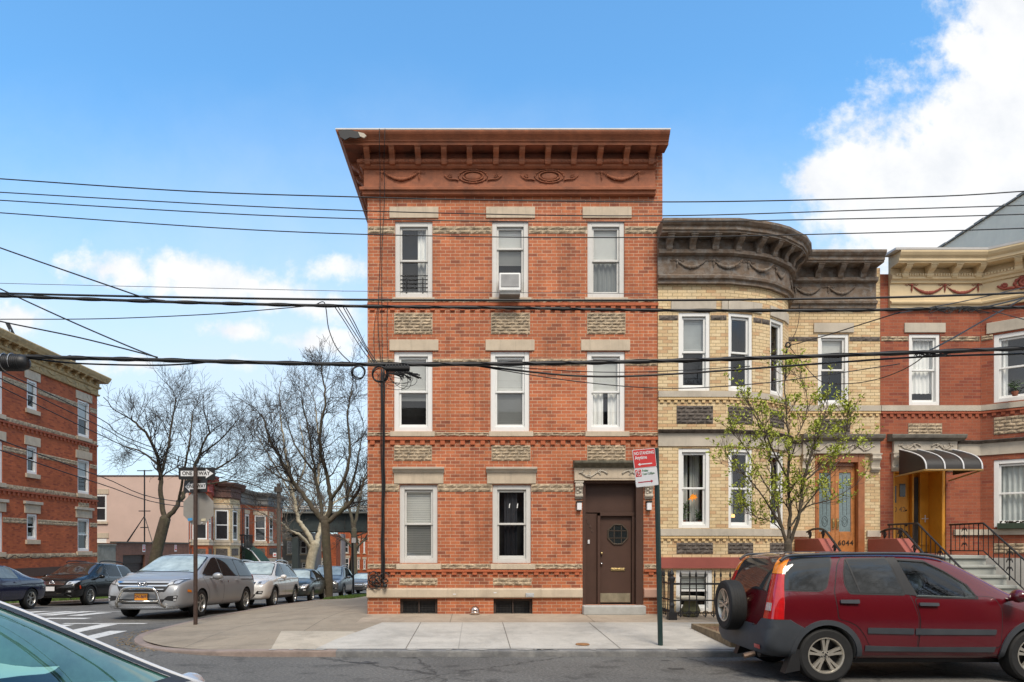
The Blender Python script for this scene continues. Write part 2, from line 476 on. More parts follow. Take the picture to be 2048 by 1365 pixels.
def stone_blocks(mb, u0, u1, z0, z1, rows, bw, rng, amp=.024, base=.010, gap=.011):
    """rock-faced blocks: lumpy front faces proud of the wall"""
    rh = (z1-z0)/rows
    mb.box(u0, u1, -base*.5, .02, z0, z1, 1)
    for r in range(rows):
        za, zb = z0+r*rh+gap/2, z0+(r+1)*rh-gap/2
        u = u0 - (bw*.5 if r % 2 else 0)
        while u < u1-.02:
            w = bw*rng.uniform(.85, 1.15) if u >= u0 else bw
            a, b = max(u, u0)+gap/2, min(u+w, u1)-gap/2
            u += w
            if b-a < .03: continue
            nx = 5
            idx = []
            for j in range(4):
                for i in range(nx+1):
                    edge = i in (0, nx) or j in (0, 3)
                    y = -base - (0 if edge else amp*rng.uniform(.3, 1.0))
                    zz = lerp(za, zb, j/3) + (0 if edge else rng.uniform(-.006, .006))
                    idx.append((lerp(a, b, i/nx), y, zz))
            fs = [(j*(nx+1)+i, j*(nx+1)+i+1, (j+1)*(nx+1)+i+1, (j+1)*(nx+1)+i) for j in range(3) for i in range(nx)]
            mb.add(idx, fs)
            for (p, q) in ((0, nx), (3*(nx+1), 3*(nx+1)+nx), (0, 3*(nx+1)), (nx, 3*(nx+1)+nx)):
                P, Q = idx[p], idx[q]
                mb.face([P, Q, (Q[0], 0, Q[2]), (P[0], 0, P[2])])
def rock(parent, T, u0, u1, z0, z1, rows, bw, rng, name='stone_band', mats=None, amp=.022):
    mb = MB(T); stone_blocks(mb, u0, u1, z0, z1, rows, bw, rng, amp)
    return mb.build(name, mats or [ROCK, MORTAR], parent)
def dentils(parent, T, u0, u1, z0, z1, m, step=.22, w=.10, proud=.035, name='dentil_course'):
    mb = MB(T); h = (z1-z0)
    mb.box(u0, u1, -proud-.012, .01, z0+h*.62, z1)
    n = max(1, int((u1-u0)/step)); s = (u1-u0)/n
    for i in range(n):
        a = u0+s*(i+.5)-w/2; mb.box(a, a+w, -proud, .01, z0, z0+h*.62)
    return mb.build(name, m, parent)
def slab(parent, T, u0, u1, z0, z1, proud, m, name, bevel=.008, inn=.03):
    mb = MB(T); mb.box(u0, u1, -proud, inn, z0, z1)
    return mb.build(name, m, parent, bevel=bevel)
def bracket(parent, T, m, w, p, h, name='bracket'):
    """scrolled console: T origin at wall line under the soffit (top), outward is -y"""
    mb = MB(T)
    pr = [(0,0),(-p,0),(-p,-.10*h),(-p*.94,-.22*h),(-p*.80,-.36*h),(-p*.58,-.48*h),(-p*.44,-.62*h),(-p*.42,-.80*h),(-p*.34,-.95*h),(-p*.16,-1.0*h),(0,-.98*h)]
    mb.prism(pr, 'x', -w/2, w/2)
    mb.box(-w*.62, w*.62, -p*1.06, 0, -.075*h, -.001)
    mb.tube([(-w*.54,-p*.70,-.26*h),(w*.54,-p*.70,-.26*h)], .10*h, 8)
    mb.tube([(-w*.54,-p*.30,-.80*h),(w*.54,-p*.30,-.80*h)], .10*h, 8)
    return mb.build(name, m, parent)
def path_pts(path, dists):
    out = []
    for d in dists:
        acc = 0
        for i in range(len(path)-1):
            p, q = Vector(path[i]), Vector(path[i+1]); L = (q-p).length
            if d <= acc+L+1e-6 or i == len(path)-2:
                out.append((p.lerp(q, (d-acc)/L), math.atan2(q.y-p.y, q.x-p.x))); break
            acc += L
    return out
def plen(path): return sum((Vector(path[i+1])-Vector(path[i])).length for i in range(len(path)-1))
def swag(mb, u0, u1, z, drop, r, rng, d=-.03):
    n = 22
    for i in range(n+1):
        t = i/n; zz = z - drop*(1-(2*t-1)**2)
        rr = r*(.55+.75*math.sin(PI*t))
        mb.ball((lerp(u0, u1, t), d, zz), rr*rng.uniform(.8, 1.2), 6, (1, .7, 1))
def tassel(mb, u, z, h, r, d=-.03):
    mb.ball((u, d, z), r*1.1, 6, (1,.6,1))
    for i in range(5): mb.ball((u, d, z-h*(i+1)/5), r*(.5+.35*math.sin(i*.9)), 6, (1,.6,1))
    for s in (-1, 1):
        for k in range(4): mb.ball((u+s*r*(1.4+k*1.1), d, z+r*.35*math.sin(k*2.2)), r*.55, 5, (1.2,.5,.6))
def scrollwork(mb, u, z, w, h, d=-.03, r=.016):
    """mirror-image leafy scrolls either side of a centre"""
    for s in (-1, 1):
        pts = [(u+s*w*(.10+.38*t), d, z+h*.30*math.sin(t*PI*2.2)) for t in [i/14 for i in range(15)]]
        mb.tube(pts, [r*(1.2-.5*i/14) for i in range(15)], 5)
        for (fu, fz, rr, ph) in ((.22, .16, .16, 0), (.36, -.14, .17, 2), (.45, .16, .12, 4)):
            sp = [(u+s*(w*fu+h*rr*(1-k/13)*math.cos(ph+k*.75)), d-.004, z+h*(fz+rr*1.2*(1-k/13)*math.sin(ph+k*.75))) for k in range(12)]
            mb.tube(sp, r*.8, 5)
            for k in range(3): mb.ball((u+s*(w*fu+h*.25*math.cos(ph+k*2.1)), d, z+h*(fz+.24*math.sin(ph+k*2.1))), r*1.1, 5, (1.5,.6,1))
def cartouche(mb, u, z, w, h, d=-.035, r=.022):
    mb.tube([(u+w*.17*math.cos(t*2*PI/20), d, z+h*.34*math.sin(t*2*PI/20)) for t in range(21)], r, 6, cap=False)
    mb.tube([(u+w*.235*math.cos(t*2*PI/20), d+.01, z+h*.47*math.sin(t*2*PI/20)) for t in range(21)], r*.9, 6, cap=False)
    mb.ball((u, d+.02, z), 1, 12, (w*.14, .02, h*.27))
    for k in range(14):
        t = k*2*PI/14; mb.ball((u+w*.24*math.cos(t), d, z+h*.47*math.sin(t)), r*1.3, 5, (1,.7,1))
    for s in (-1, 1):
        pts = [(u+s*w*(.24+.24*t), d, z-h*.30+h*.34*t*t+h*.05*math.sin(t*7)) for t in [i/10 for i in range(11)]]
        mb.tube(pts, [r*(1.1-.4*i/10) for i in range(11)], 5)
        for k in range(10):
            t = k*.7; q = .12*(1-k/12); mb.ball((u+s*w*(.38+.35*q*math.cos(t)), d, z+h*(0+1.3*q*math.sin(t))), r*.9, 5, (1,.7,1))

# ------------------------------------------------------------------ corner apartment building
rng = random.Random(3)
TM = Matrix.Translation((0, 15.0, 0))
XL, XR, ZB, ZT = X(735), X(1325), .10, 10.44
bld = thing('apartment_building', 'three-storey red brick corner apartment building with terracotta cornice and brown door', 'building', (XL, 15, 0))
wins = {}
cols = {3: [(790,865),(984,1057),(1175,1249)], 2: [(788,865),(981,1059),(1174,1250)], 1: [(799,875),(985,1062)]}
rows_ = {3: (443,596), 2: (703,863), 1: (970,1127)}
ops = []
for fl in (3, 2, 1):
    for (a, b) in cols[fl]: ops.append((X(a), X(b), Z(rows_[fl][1]), Z(rows_[fl][0])))
for (a, b) in ((800,875),(987,1065)): ops.append((X(a), X(b), ZB+.06, Z(1198), .35))
ops.append((X(1165), X(1287), Z(1210), Z(962), .30))
W, fr = wall_path(bld, None, [(XL,33),(XL,15),(XR,15),(XR,33),(XL,33)], ZB, ZT, {1: [(o[0]-XL, o[1]-XL, *o[2:]) for o in ops]}, [BRICK, DARK, PLASTK], roof=ZT-.05)
# cornice
def zp(py, p): return Z(py, 15-p)
prof = [(0, zp(258,.57)-.02), (.55, zp(258,.57)-.012), (.573, zp(259,.57)), (.575, zp(263,.57)), (.55, zp(268,.55)), (.50, zp(275,.5)), (.47, zp(280,.47)), (.462, zp(283,.46)),
        (.44, zp(284,.44)), (.43, zp(290,.43)), (.10, zp(290,.43)+.01), (.10, zp(317,.1)), (.20, zp(319,.2)), (.20, zp(325,.2)), (.155, zp(328,.16)), (.15, zp(332,.15)), (.11, zp(338,.1)),
        (.07, zp(340,.07)), (.07, zp(373,.07)), (.155, zp(374,.15)), (.15, zp(379,.15)), (.10, zp(382,.1)), (.10, zp(388,.1)), (.075, zp(391,.07)), (0, zp(391,.07))]
cpath = [(XL,33),(XL,15),(X(1309),15)]
mb = MB(); mb.sweep(cpath, prof)
cor = mb.build('cornice', TERRA, bld)
mb = MB(); mb.sweep(cpath[:2]+[(XR+.02, 15)], [(.0, zp(258,.57)), (.585, zp(258,.57)+.006), (.585, zp(258,.57)-.022), (.576, zp(258,.57)-.022), (.57, zp(258,.57)-.004), (0, zp(258,.57)-.01)])
mb.build('roof_flashing', FLASH, cor)
# crown return over the brick pier at the far end
mb = MB(); mb.sweep([(X(1309)+.002,15),(XR+.01,15)], prof[:11]); mb.build('cornice_return', TERRA, cor)
soff = zp(290,.43)+.008
mb = MB(); zz = zp(290,.43)+.004; mb.sweep([(XL,32.9),(XL,15),(X(1309)-.01,15)], [(.425,zz-.004),(.425,zz-.0005),(.098,zz-.0005),(.098,zp(316,.1)),(.104,zp(316,.1)),(.104,zz-.004)]); mb.build('soffit', TERRAD, cor)  # thin darker lining: soffit shade and dirt put into its colour
for px in (734,784,836,888,939,992,1044,1096,1148,1200,1253,1304):
    bracket(cor, Matrix.Translation((X(px, 14.75), 14.90, soff)), TERRA, .115, .30, .30)
for k in range(9):
    bracket(cor, Matrix.Translation((XL-.10, 15.3+.56*k, soff)) @ Matrix.Rotation(R(-90), 4, 'Z'), TERRA, .135, .31, .34)
mb = MB(); n = 92
for i in range(n):
    u = lerp(XL-.1, X(1309), i/(n-1)); mb.box(u-.018, u+.018, 14.785, 14.82, zp(324,.2), zp(320,.2))
mb.build('dentil_course', TERRA, cor)
TF = Matrix.Translation((0, 14.93, 0))
mb = MB(TF); swag(mb, X(768), X(838), Z(349), .16, .028, rng); [tassel(mb, X(q), Z(350), .16, .026) for q in (765, 839)]
mb.build('garland', TERRA, cor, smooth=True)
mb = MB(TF); swag(mb, X(1204), X(1274), Z(349), .16, .028, rng); [tassel(mb, X(q), Z(350), .16, .026) for q in (1202, 1276)]
mb.build('garland', TERRA, cor, smooth=True)
for px in (946, 1098):
    mb = MB(TF); cartouche(mb, X(px), Z(357), 1.32, .30, -.022, .015); mb.build('cartouche', TERRA, cor, smooth=True)
# rotted corner of the crown
mb = MB(); rr = random.Random(5)
pts = [(X(q, 14.41), Z(w, 14.41)) for q, w in ((676,262),(690,260),(703,261),(716,264),(727,268),(724,274),(712,277),(700,275),(690,280),(680,274))]
mb.prism(pts, 'y', 14.405, 14.43); mb.build('rotted_hole', PLASTK, cor)
mb = MB()
pts = [(X(q, 14.40), Z(w, 14.40)) for q, w in ((716,264),(728,267),(733,272),(728,276),(720,273))]
mb.prism(pts, 'y', 14.398, 14.43); mb.build('bare_patch', STONE2, cor)
# stone trim
for (a, b) in ((779,877),(972,1070),(1165,1263)): slab(bld, TM, X(a), X(b), Z(437), Z(415), .025, STONE, 'lintel')
for (a, b) in ((779,877),(971,1069),(1162,1260)): slab(bld, TM, X(a), X(b), Z(702), Z(680), .025, STONE, 'lintel')
for (a, b) in ((788,887),(974,1072)):
    l = slab(bld, TM, X(a), X(b), Z(968), Z(945), .03, STONE, 'lintel')
    mb = MB(TM); mb.sweep([(X(a)-.02,0),(X(b)+.02,0)], [(0,Z(946)),(.05,Z(946)),(.07,Z(942)),(.12,Z(939)),(.12,Z(936)),(0,Z(934))]); mb.build('hood_moulding', STONE2, l)
for fl, cl in ((3, [(785,870),(978,1063),(1169,1255)]), (2, [(781,870),(978,1066),(1170,1258)]), (1, [(793,882),(981,1070)])):
    y0, y1 = {3: (597,606), 2: (864,874), 1: (1128,1139)}[fl]
    for (a, b) in cl: slab(bld, TM, X(a), X(b), Z(y1), Z(y0), .06, STONE, 'sill')
def spans(px0, px1, gaps):
    out, c = [], px0
    for a, b in gaps:
        if a-c > 8: out.append((c, a))
        c = b
    if px1-c > 8: out.append((c, px1))
    return out
for y0, y1, gaps, px1 in ((453,468,cols[3],1316), (598,606,[(785,870),(978,1063),(1169,1255)],1316), (718,732,cols[2],1316), (865,873,[(781,870),(978,1066),(1170,1258)],1316),
                     (968,984,cols[1]+[(1147,1316)],1316), (1128,1139,[(793,882),(981,1070),(1165,1288)],1316)):
    for a, b in spans(735, px1, gaps): rock(bld, TM, X(a)+.004, X(b)-.004, Z(y1), Z(y0), 2, .30, rng)
for y0, y1, cl in ((626,669,[(788,865),(982,1060),(1174,1251)]), (891,922,[(788,864),(983,1061),(1174,1251)]), (1157,1171,[(799,875),(986,1063)])):
    for a, b in cl: rock(bld, TM, X(a), X(b), Z(y1), Z(y0), max(2, round((y1-y0)/6)), .22, rng, 'stone_panel')
for y0, y1 in ((607,622),(875,890),(1140,1150)):
    for a, b in ([(735,1316)] if y0 < 1100 else [(735,1164),(1288,1316)]): dentils(bld, TM, X(a), X(b), Z(y1), Z(y0), BRICK_DENT)
for a, b in ((734,1164.5),(1287.5,1316)):
    mb = MB(TM); mb.sweep([(X(a),0),(X(b),0)], [(0,Z(1177)),(.05,Z(1178)),(.06,Z(1180)),(.06,Z(1194)),(.045,Z(1196)),(0,Z(1196))]); mb.build('water_table', STONE if a < 800 else mat('pinkish_stone', (.45,.27,.20), .8, .1, 4), bld)
# windows
def WN(fl, i, **k):
    a, b = cols[fl][i]; y0, y1 = rows_[fl]
    return window(bld, TM, X(a), X(b), Z(y1), Z(y0), rec=.035, fw=.105, **k)
w = WN(3, 0, frame=WHITEG, curtain=[(.62,.92,1.0)])
mb = MB(TM)
for z in (Z(548),Z(556),Z(564),Z(572),Z(580),Z(588)): mb.tube([(X(800),.10,z),(X(856),.10,z)], .008, 5)
for px in (812, 845): mb.tube([(X(px),.085,Z(592)),(X(px),.085,Z(553))], .014, 5)
mb.build('window_guard', IRON, w)
WN(3, 1, frame=WHITEG, blind=.55, mid=.68)
WN(3, 2, frame=WHITEG, blind=.52, curtain=[(0,1,.95)], curtmat=CURTG)
WN(2, 0, blind=.62); WN(2, 1, blind=1.0); WN(2, 2, blind=.48, screen=False, curtain=[(0,.45,1),(.62,1,1)], curtmat=CURT)
WN(1, 0, frame=WHITEG, blind=1.0); w = WN(1, 1, frame=WHITEG, curtain=[(.25,.7,1)], curtmat=mat('dark_drape', (.03,.032,.04), .9))
mb = MB(TM)
for px in (1020, 1036): mb.prism([(X(px-2),Z(1016)),(X(px-.3),Z(1016)),(X(px+1),Z(1007)),(X(px-1),Z(1007))], 'y', .098, .1)
mb.build('taped_strip', WHITE, w)
# basement windows
for a, b in ((800,875),(987,1065)):
    mb = MB(TM); x0, x1, z0, z1 = X(a), X(b), ZB+.06, Z(1198)
    for q in ((x0,x0+.06,z0,z1),(x1-.06,x1,z0,z1),(x0+.06,x1-.06,z1-.05,z1),((x0+x1)/2-.015,(x0+x1)/2+.015,z0,z1-.05)): mb.box(q[0],q[1],.07,.12,q[2],q[3])
    w = mb.build('basement_window', mat('dark_timber_frame', (.05,.033,.026), .8, .3, 20), bld)
    mb = MB(TM)
    for i in range(24): u = lerp(x0+.06, x1-.06, i/23); mb.box(u-.003,u+.003,.10,.106,z0,z1-.05)
    for i in range(8): z = lerp(z0, z1-.05, i/7); mb.box(x0+.06,x1-.06,.106,.112,z-.003,z+.003)
    mb.build('mesh_grille', mat('grey_mesh', (.05,.05,.052), .7), w)
# door
dx0, dx1, dz0, dz1 = X(1165), X(1287), Z(1210), Z(962)
mb = MB(TM)
mb.box(dx0, dx0+.07, .01, .28, dz0, dz1); mb.box(dx1-.16, dx1, .01, .28, dz0, dz1)
mb.box(dx0+.07, dx1-.16, .01, .28, dz1-.05, dz1)
mb.box(dx0+.07, dx1-.16, .19, .28, Z(1025), dz1-.05)           # transom board
mb.box(dx0+.07, X(1197), .19, .28, dz0, Z(1027))               # blocked sidelight
mb.box(X(1197), X(1203), .13, .28, dz0, Z(1025)); mb.box(X(1197), dx1-.16, .13, .19, Z(1032), Z(1025)); mb.box(dx1-.22, dx1-.161, .13, .28, dz0, Z(1032))
dfr = mb.build('door_frame', BROWN, bld, bevel=.006, segs=1)
mb = MB(TM); mb.box(X(1203)+.004, dx1-.224, .20, .25, dz0+.02, Z(1032)-.003)
door = mb.build('door', BROWN, bld, bevel=.004, segs=1)
ox, oz, orad = X(1239), Z(1069), .235
mb = MB(TM); oct_ = [(ox+orad*math.cos(R(22.5+45*k)), oz+orad*math.sin(R(22.5+45*k))) for k in range(8)]
mb.prism(oct_, 'y', .192, .201)
owin = mb.build('door_window', mat('leaded_dark_glass', (.02,.024,.025), .06, .2, 3, spec=.8), door)
mb = MB(TM)
for k in range(8): a, b = oct_[k], oct_[(k+1) % 8]; mb.tube([(a[0],.188,a[1]),(b[0],.188,b[1])], .016, 6)
for q in (-.08, .08):
    mb.box(ox+q-.007, ox+q+.007, .184, .194, oz-.2, oz+.2); mb.box(ox-.2, ox+.2, .184, .194, oz+q-.007, oz+q+.007)
mb.build('muntin', mat('brown_muntin', (.07,.05,.035), .5), owin)
mb = MB(TM); mb.box(X(1225), X(1253), .185, .2, Z(1143), Z(1137)); mb.box(X(1226.5), X(1251.5), .180, .186, Z(1141.3), Z(1138.7)); mb.build('mail_slot', BRASS, door, bevel=.003)
mb = MB(TM); mb.ball((X(1206), .16, Z(1107)), .03, 10); mb.tube([(X(1206),.2,Z(1107)),(X(1206),.16,Z(1107))], .014, 8); mb.build('door_knob', BRASS, door, smooth=True)
mb = MB(TM); mb.ball((X(1206), .165, Z(1128)), .026, 10); mb.tube([(X(1206),.2,Z(1128)),(X(1206),.16,Z(1128))], .02, 8); mb.build('lock', CHROME, door, smooth=True)
mb = MB(TM); mb.box(X(1201)+.03, dx1-.25, .192, .2, dz0+.04, Z(1188)); mb.build('kick_plate', mat('worn_kick_plate', (.42,.37,.26), .35, .25, 6, metal=.6), door)
for k, ch in enumerate('6046'):
    text_obj('house_number', ch, .10, mat('brown_number', (.10,.06,.045), .5) if k == 0 else bpy.data.materials['brown_number'], dfr, TM @ Matrix.Translation((X(1175+4.2*k), .185, Z(1036+8.5*k))), extrude=.006)
mb = MB(TM); mb.box(X(1178), X(1182), .17, .19, Z(1088), Z(1080)); mb.build('doorbell', SIGNW, dfr, bevel=.003)
mb = MB(TM); mb.box(X(1165)-.01, X(1287)+.01, -.22, .28, .22, Z(1210)-.004); mb.build('door_step', CONC, bld, bevel=.03, segs=3)
# entablature over the door
mb = MB(TM); a, b = X(1148), X(1308)
mb.box(a, b, -.09, .02, Z(962)+.002, Z(936)); mb.box(a+.35, b-.35, -.10, -.088, Z(958), Z(939))
ent = mb.build('door_entablature', STONE, bld, bevel=.008, segs=1)
mb = MB(TM); mb.sweep([(a-.02,0),(b+.02,0)], [(0,Z(937)),(.10,Z(937)),(.13,Z(934)),(.20,Z(930)),(.22,Z(928)),(.22,Z(924)),(0,Z(921))]); mb.build('hood_moulding', mat('mossy_stone', (.12,.11,.08), .95, .4, 8, .3, 40), ent)
mb = MB(TM); scrollwork(mb, (a+b)/2, Z(949), (b-a)*.9, .22, -.105, .018); mb.build('carved_scroll', STONE2, ent, smooth=True)
for c0, c1 in ((1149,1166),(1288,1306)):
    T2 = TM @ Matrix.Translation(((X(c0)+X(c1))/2, 0, Z(963)))
    c = bracket(ent, T2, STONE2, X(c1)-X(c0)-.03, .09, .40, 'console')
    mb = MB(T2)
    for k in range(7): mb.ball((.03*(-1)**k, -.085+.006*k, -.06-.04*k), .028, 6, (1,.5,1))
    mb.build('carved_leaf', STONE2, c, smooth=True)
LAMPM = mat('white_lamp_glass', (.80,.80,.82), .3, .03, 5)
for px in (1157.5, 1296.5):
    mb = MB(TM); mb.box(X(px)-.065, X(px)+.065, -.12, .02, Z(1006), Z(1003)); mb.box(X(px)-.05, X(px)+.05, -.03, .02, Z(1022), Z(1006))
    l = mb.build('wall_lamp', PLASTK, bld, bevel=.004, segs=1)
    mb = MB(TM); mb.box(X(px)-.05, X(px)+.05, -.11, -.031, Z(1021), Z(1006)-.002); mb.build('lamp_shade', LAMPM, l, bevel=.01)
# small things on the wall
mb = MB(TM); mb.box(X(1051), X(1067), -.16, -.061, Z(1194), Z(1186)); mb.box(X(1054), X(1064), -.17, -.159, Z(1193), Z(1188.5))
tag(mb.build('junction_box', mat('grey_box', (.42,.43,.44), .6), None, bevel=.006), 'small grey metal box fixed on the stone base course of the corner building', 'junction box')
for px, py in ((909,1188.5),(990,1185.5)):
    mb = MB(TM); mb.box(X(px-3), X(px+3), -.064, -.0605, Z(py+1), Z(py-1))
    tag(mb.build('paper_sticker', SIGNW), 'white paper sticker on the stone base course, ' + ('nearer the basement window below the blinds' if px < 950 else 'nearer the grey metal box'), 'sticker')
mb = MB()
mb.lathe([(.10,0),(.11,.05),(.085,.08)], (X(950), 14.86, .24), 'z', 20); mb.ball((X(950), 14.86, .32), .105, 16)
o = mb.build('vent_cap', mat('coppery_chrome', (.62,.50,.44), .22, .25, 12, metal=1), smooth=True)
tag(o, 'round shiny metal vent cap standing on the pavement against the brick wall', 'vent cap')
mb = MB(Matrix.Translation((0,0,0)))
ac = thing('air_conditioner', 'white window air conditioner in the middle top-floor window', 'air conditioner', (X(1020,14.8), 14.8, Z(592,14.8)))
x0, x1 = X(998,14.75), X(1041,14.75); z0, z1 = Z(583,14.7), Z(547,14.7)
mb.box(x0, x1, 14.66, 15.12, z0, z1); o = mb.build('casing', WHITE, ac, bevel=.02)
mb = MB(); mb.box(x0+.04, x1-.04, 14.652, 14.659, z0+.08, z1-.04)
for i in range(16): u = lerp(x0+.05, x1-.05, i/15); mb.box(u-.004, u+.004, 14.646, 14.653, z0+.085, z1-.045, 1)
mb.build('grille', [mat('grey_coil', (.27,.27,.27), .7), mat('coil_fin', (.45,.45,.45), .6)], ac)
mb = MB(); mb.box(x0+.01, x1-.01, 14.68, 14.95, z0-.07, z0-.002); mb.build('base_tray', mat('grey_tray', (.22,.22,.21), .7), ac)
for s0, s1 in ((990.5,998),(1041,1050.5)):
    pass
# ------------------------------------------------------------------ yellow brick row house with a bow front
I4 = Matrix.Identity(4)
YF = 14.97
def zy(py): return Z(py, YF)
YPATH = [(XL+6.374,14.97),(5.49,14.97),(6.10,15.11),(6.32,15.19),(6.55,15.30),(7.03,15.66),(7.24,15.93),(7.38,16.2),(7.44,16.5),(9.73,16.5)]
X0Y = YPATH[0][0]
yel = thing('row_house', 'yellow brick row house with bow front and peeling brown cornice, numbered 6044', 'building', (X0Y, 15, 0))
def seglen(i): return (Vector(YPATH[i+1])-Vector(YPATH[i])).length
zw2 = (zy(782), zy(625)); zw1 = (zy(1057), zy(897))
w1u = (X(1357,YF)-X0Y, X(1420,YF)-X0Y)
segops = {0: [(*w1u,*zw2),(*w1u,*zw1),(X(1352,YF)-X0Y,X(1425,YF)-X0Y,.28,zy(1140))]}
for i in (1, 4):
    L = seglen(i); segops[i] = [(.015,L-.015,*zw2),(.015,L-.015,*zw1)]
fu = lambda px: X(px,16.5)-7.44
segops[8] = [(fu(1636),fu(1698),*zw2),(fu(1630),fu(1729),1.56,3.95,.32)]
yfull = YPATH + [(9.73,30),(X0Y,30),(X0Y,14.97)]
W, yfr = wall_path(yel, None, yfull, .05, 8.45, segops, [YBRICK, DARK, PLASTK], roof=8.35, rev=.10)
# cornice
def zq(py, p): return Z(py, YF-p)
def cornice_prof(y, ps):
    return [(p, zq(py, pp)) for p, py, pp in ps]
yprof = [(0,zq(434,.5)),(.50,zq(436,.5)),(.50,zq(441,.5)),(.46,zq(448,.46)),(.42,zq(452,.42)),(.42,zq(459,.42)),(.39,zq(461,.4)),(.39,zq(465,.39)),(.09,zq(466,.39)),(.09,zq(497,.1)),
         (.17,zq(499,.17)),(.16,zq(506,.16)),(.10,zq(511,.1)),(.06,zq(513,.06)),(.06,zq(549,.06)),(.14,zq(551,.14)),(.13,zq(556,.13)),(.08,zq(560,.08)),(.08,zq(567,.08)),(0,zq(567,.08))]
YCP = [(X0Y-.02,14.965)] + YPATH[1:9] + [(9.60,16.5)]
mb = MB(); mb.sweep(YCP, yprof); ycor = mb.build('cornice', BROWNC, yel)
ysoff = zq(465,.39)-.005
TL = plen(YCP)
for (p, a) in path_pts(YCP, [.22,.72,1.22,1.70,2.18,2.62,3.02,3.40,3.72]+[TL-2.0,TL-1.46,TL-.92,TL-.38]):
    bracket(ycor, Matrix.Translation((p.x, p.y, ysoff)) @ Matrix.Rotation(a, 4, 'Z') @ Matrix.Translation((0,-.09,0)), BROWNC, .13, .27, .29)
mb = MB()
for (p, a) in path_pts(YCP, [.42+.80*k for k in range(5)]+[TL-1.95,TL-1.15]):
    mb.T = Matrix.Translation((p.x, p.y, 0)) @ Matrix.Rotation(a, 4, 'Z')
    L = .62 if p.y > 16.4 or p.x < 6 else .36
    swag(mb, 0, L, zy(524), .15, .03, rng, -.075); tassel(mb, 0, zy(524), .14, .03, -.075)
    mb.build('garland', BROWNC, ycor, smooth=True); mb = MB()
mb = MB(); mb.tube([(X0Y+.05,15.3,8.6),(X0Y+.05,15.3,9.0)], .02, 6); mb.build('vent_pipe', IRON, yel)
# trim
for i in range(9):
    M, L = yfr[i]
    for (y1, y0, pr, m, nm) in ((795,783,.05,STONE2,'sill_course'),(1072,1058,.05,STONE2,'sill_course')):
        if nm and not (i == 8 and y1 == 1072):
            pass
ycourse = [(795,783,.05),(892,866,.03),(1072,1058,.05)]
def band(parent, path, y1, y0, pr, m, name):
    mb = MB(); mb.sweep(path, [(0,zy(y0)),(pr,zy(y0)),(pr,zy(y1)),(0,zy(y1))]); return mb.build(name, m, parent)
BOW = [(X0Y+.003,14.97)]+YPATH[1:9]
band(yel, BOW+[(9.725,16.5)], 795, 783, .05, STONE2, 'sill_course')
band(yel, BOW+[(7.98,16.5)], 893, 867, .025, STONE2, 'belt_course')
mb = MB(); mb.sweep(BOW+[(7.98,16.5)], [(0,zy(867.3)),(.04,zy(867.3)),(.09,zy(864)),(.12,zy(862)),(.12,zy(860.5)),(0,zy(859))]); mb.build('belt_moulding', ROCKD, yel)
band(yel, BOW+[(8.05,16.5)], 1072, 1058, .05, STONE2, 'sill_course')
band(yel, [(9.40,16.5),(9.725,16.5)], 1072, 1058, .05, STONE2, 'sill_course')
band(yel, BOW+[(7.7,16.5)], 1137, 1115, .06, REDP, 'painted_water_table')
for i in range(9):
    M, L = yfr[i]
    if L > .2:
        for y0, y1 in ((796.5,806),(1073.5,1083)):
            if i == 8 and y0 > 1000: continue
            dentils(yel, M, .004, L-.004, zy(y1), zy(y0), YPLAIN, .15, .07, .03)
def yl(M, a, b, y1, y0, pr=.03): return slab(yel, M, a, b, zy(y1), zy(y0), pr, STONE2, 'lintel')
yl(yfr[0][0], X(1342,YF)-X0Y, X(1432,YF)-X0Y, 622, 601)
yl(yfr[0][0], X(1443,YF)-X0Y, seglen(0)-.004, 622, 601)
for i in (1, 2): yl(yfr[i][0], .0, seglen(i)-.002, 622, 601)
for i in (4, 5): yl(yfr[i][0], .0, seglen(i)-.002, 622, 601)
yl(yfr[8][0], fu(1627), fu(1707), 622, 601)
RD = [ROCKD, MORTARD]
M0 = yfr[0][0]; px0 = lambda p: X(p,YF)-X0Y
for a, b in ((1318,1356),(1421,1453)): rock(yel, M0, px0(a), px0(b), zy(641), zy(631), 1, .28, rng, mats=RD)
for i in (2, 3): rock(yel, yfr[i][0], .005, seglen(i)-.005, zy(641), zy(631), 1, .28, rng, mats=RD)
M8 = yfr[8][0]
for a, b in ((.02, fu(1635)),(fu(1699), 2.285)): rock(yel, M8, a, b, zy(641), zy(631), 1, .28, rng, mats=RD)
for y0, y1 in ((812,848),(1086,1108)):
    r_ = 5 if y0 < 900 else 3
    rock(yel, M0, px0(1353), px0(1426), zy(y1), zy(y0), r_, .20, rng, 'stone_panel', RD)
    rock(yel, yfr[1][0], .0, seglen(1), zy(y1), zy(y0), r_, .20, rng, 'stone_panel', RD)
    rock(yel, yfr[4][0], .0, seglen(4), zy(y1), zy(y0), r_, .20, rng, 'stone_panel', RD)
rock(yel, M8, fu(1630), fu(1700), zy(848), zy(812), 5, .2, rng, 'stone_panel', RD)
# windows
for k, z in enumerate((zw2, zw1)):
    window(yel, M0, *w1u, *z, rec=.02, fw=.085, blind=.5 if k == 0 else None, blind_mat=CURTG, curtain=None if k == 0 else [(.05,.45,1),(.55,1,1)], curtmat=CURTG, screen=(k == 0), cd=.40)
    for i in (1, 4):
        L = seglen(i)
        window(yel, yfr[i][0], .015, L-.015, *z, rec=.02, fw=.075, curtain=None if k == 0 else [(.0,.6,.9)], curtmat=CURTG, screen=(k == 0), cd=.36)
window(yel, M8, fu(1636), fu(1698), *zw2, rec=.02, fw=.085, blind=.28, blind_mat=BLIND)
window(yel, M0, X(1352,YF)-X0Y, X(1425,YF)-X0Y, .28, zy(1140), rec=.02, fw=.09, blind=.45, blind_mat=CURTG)
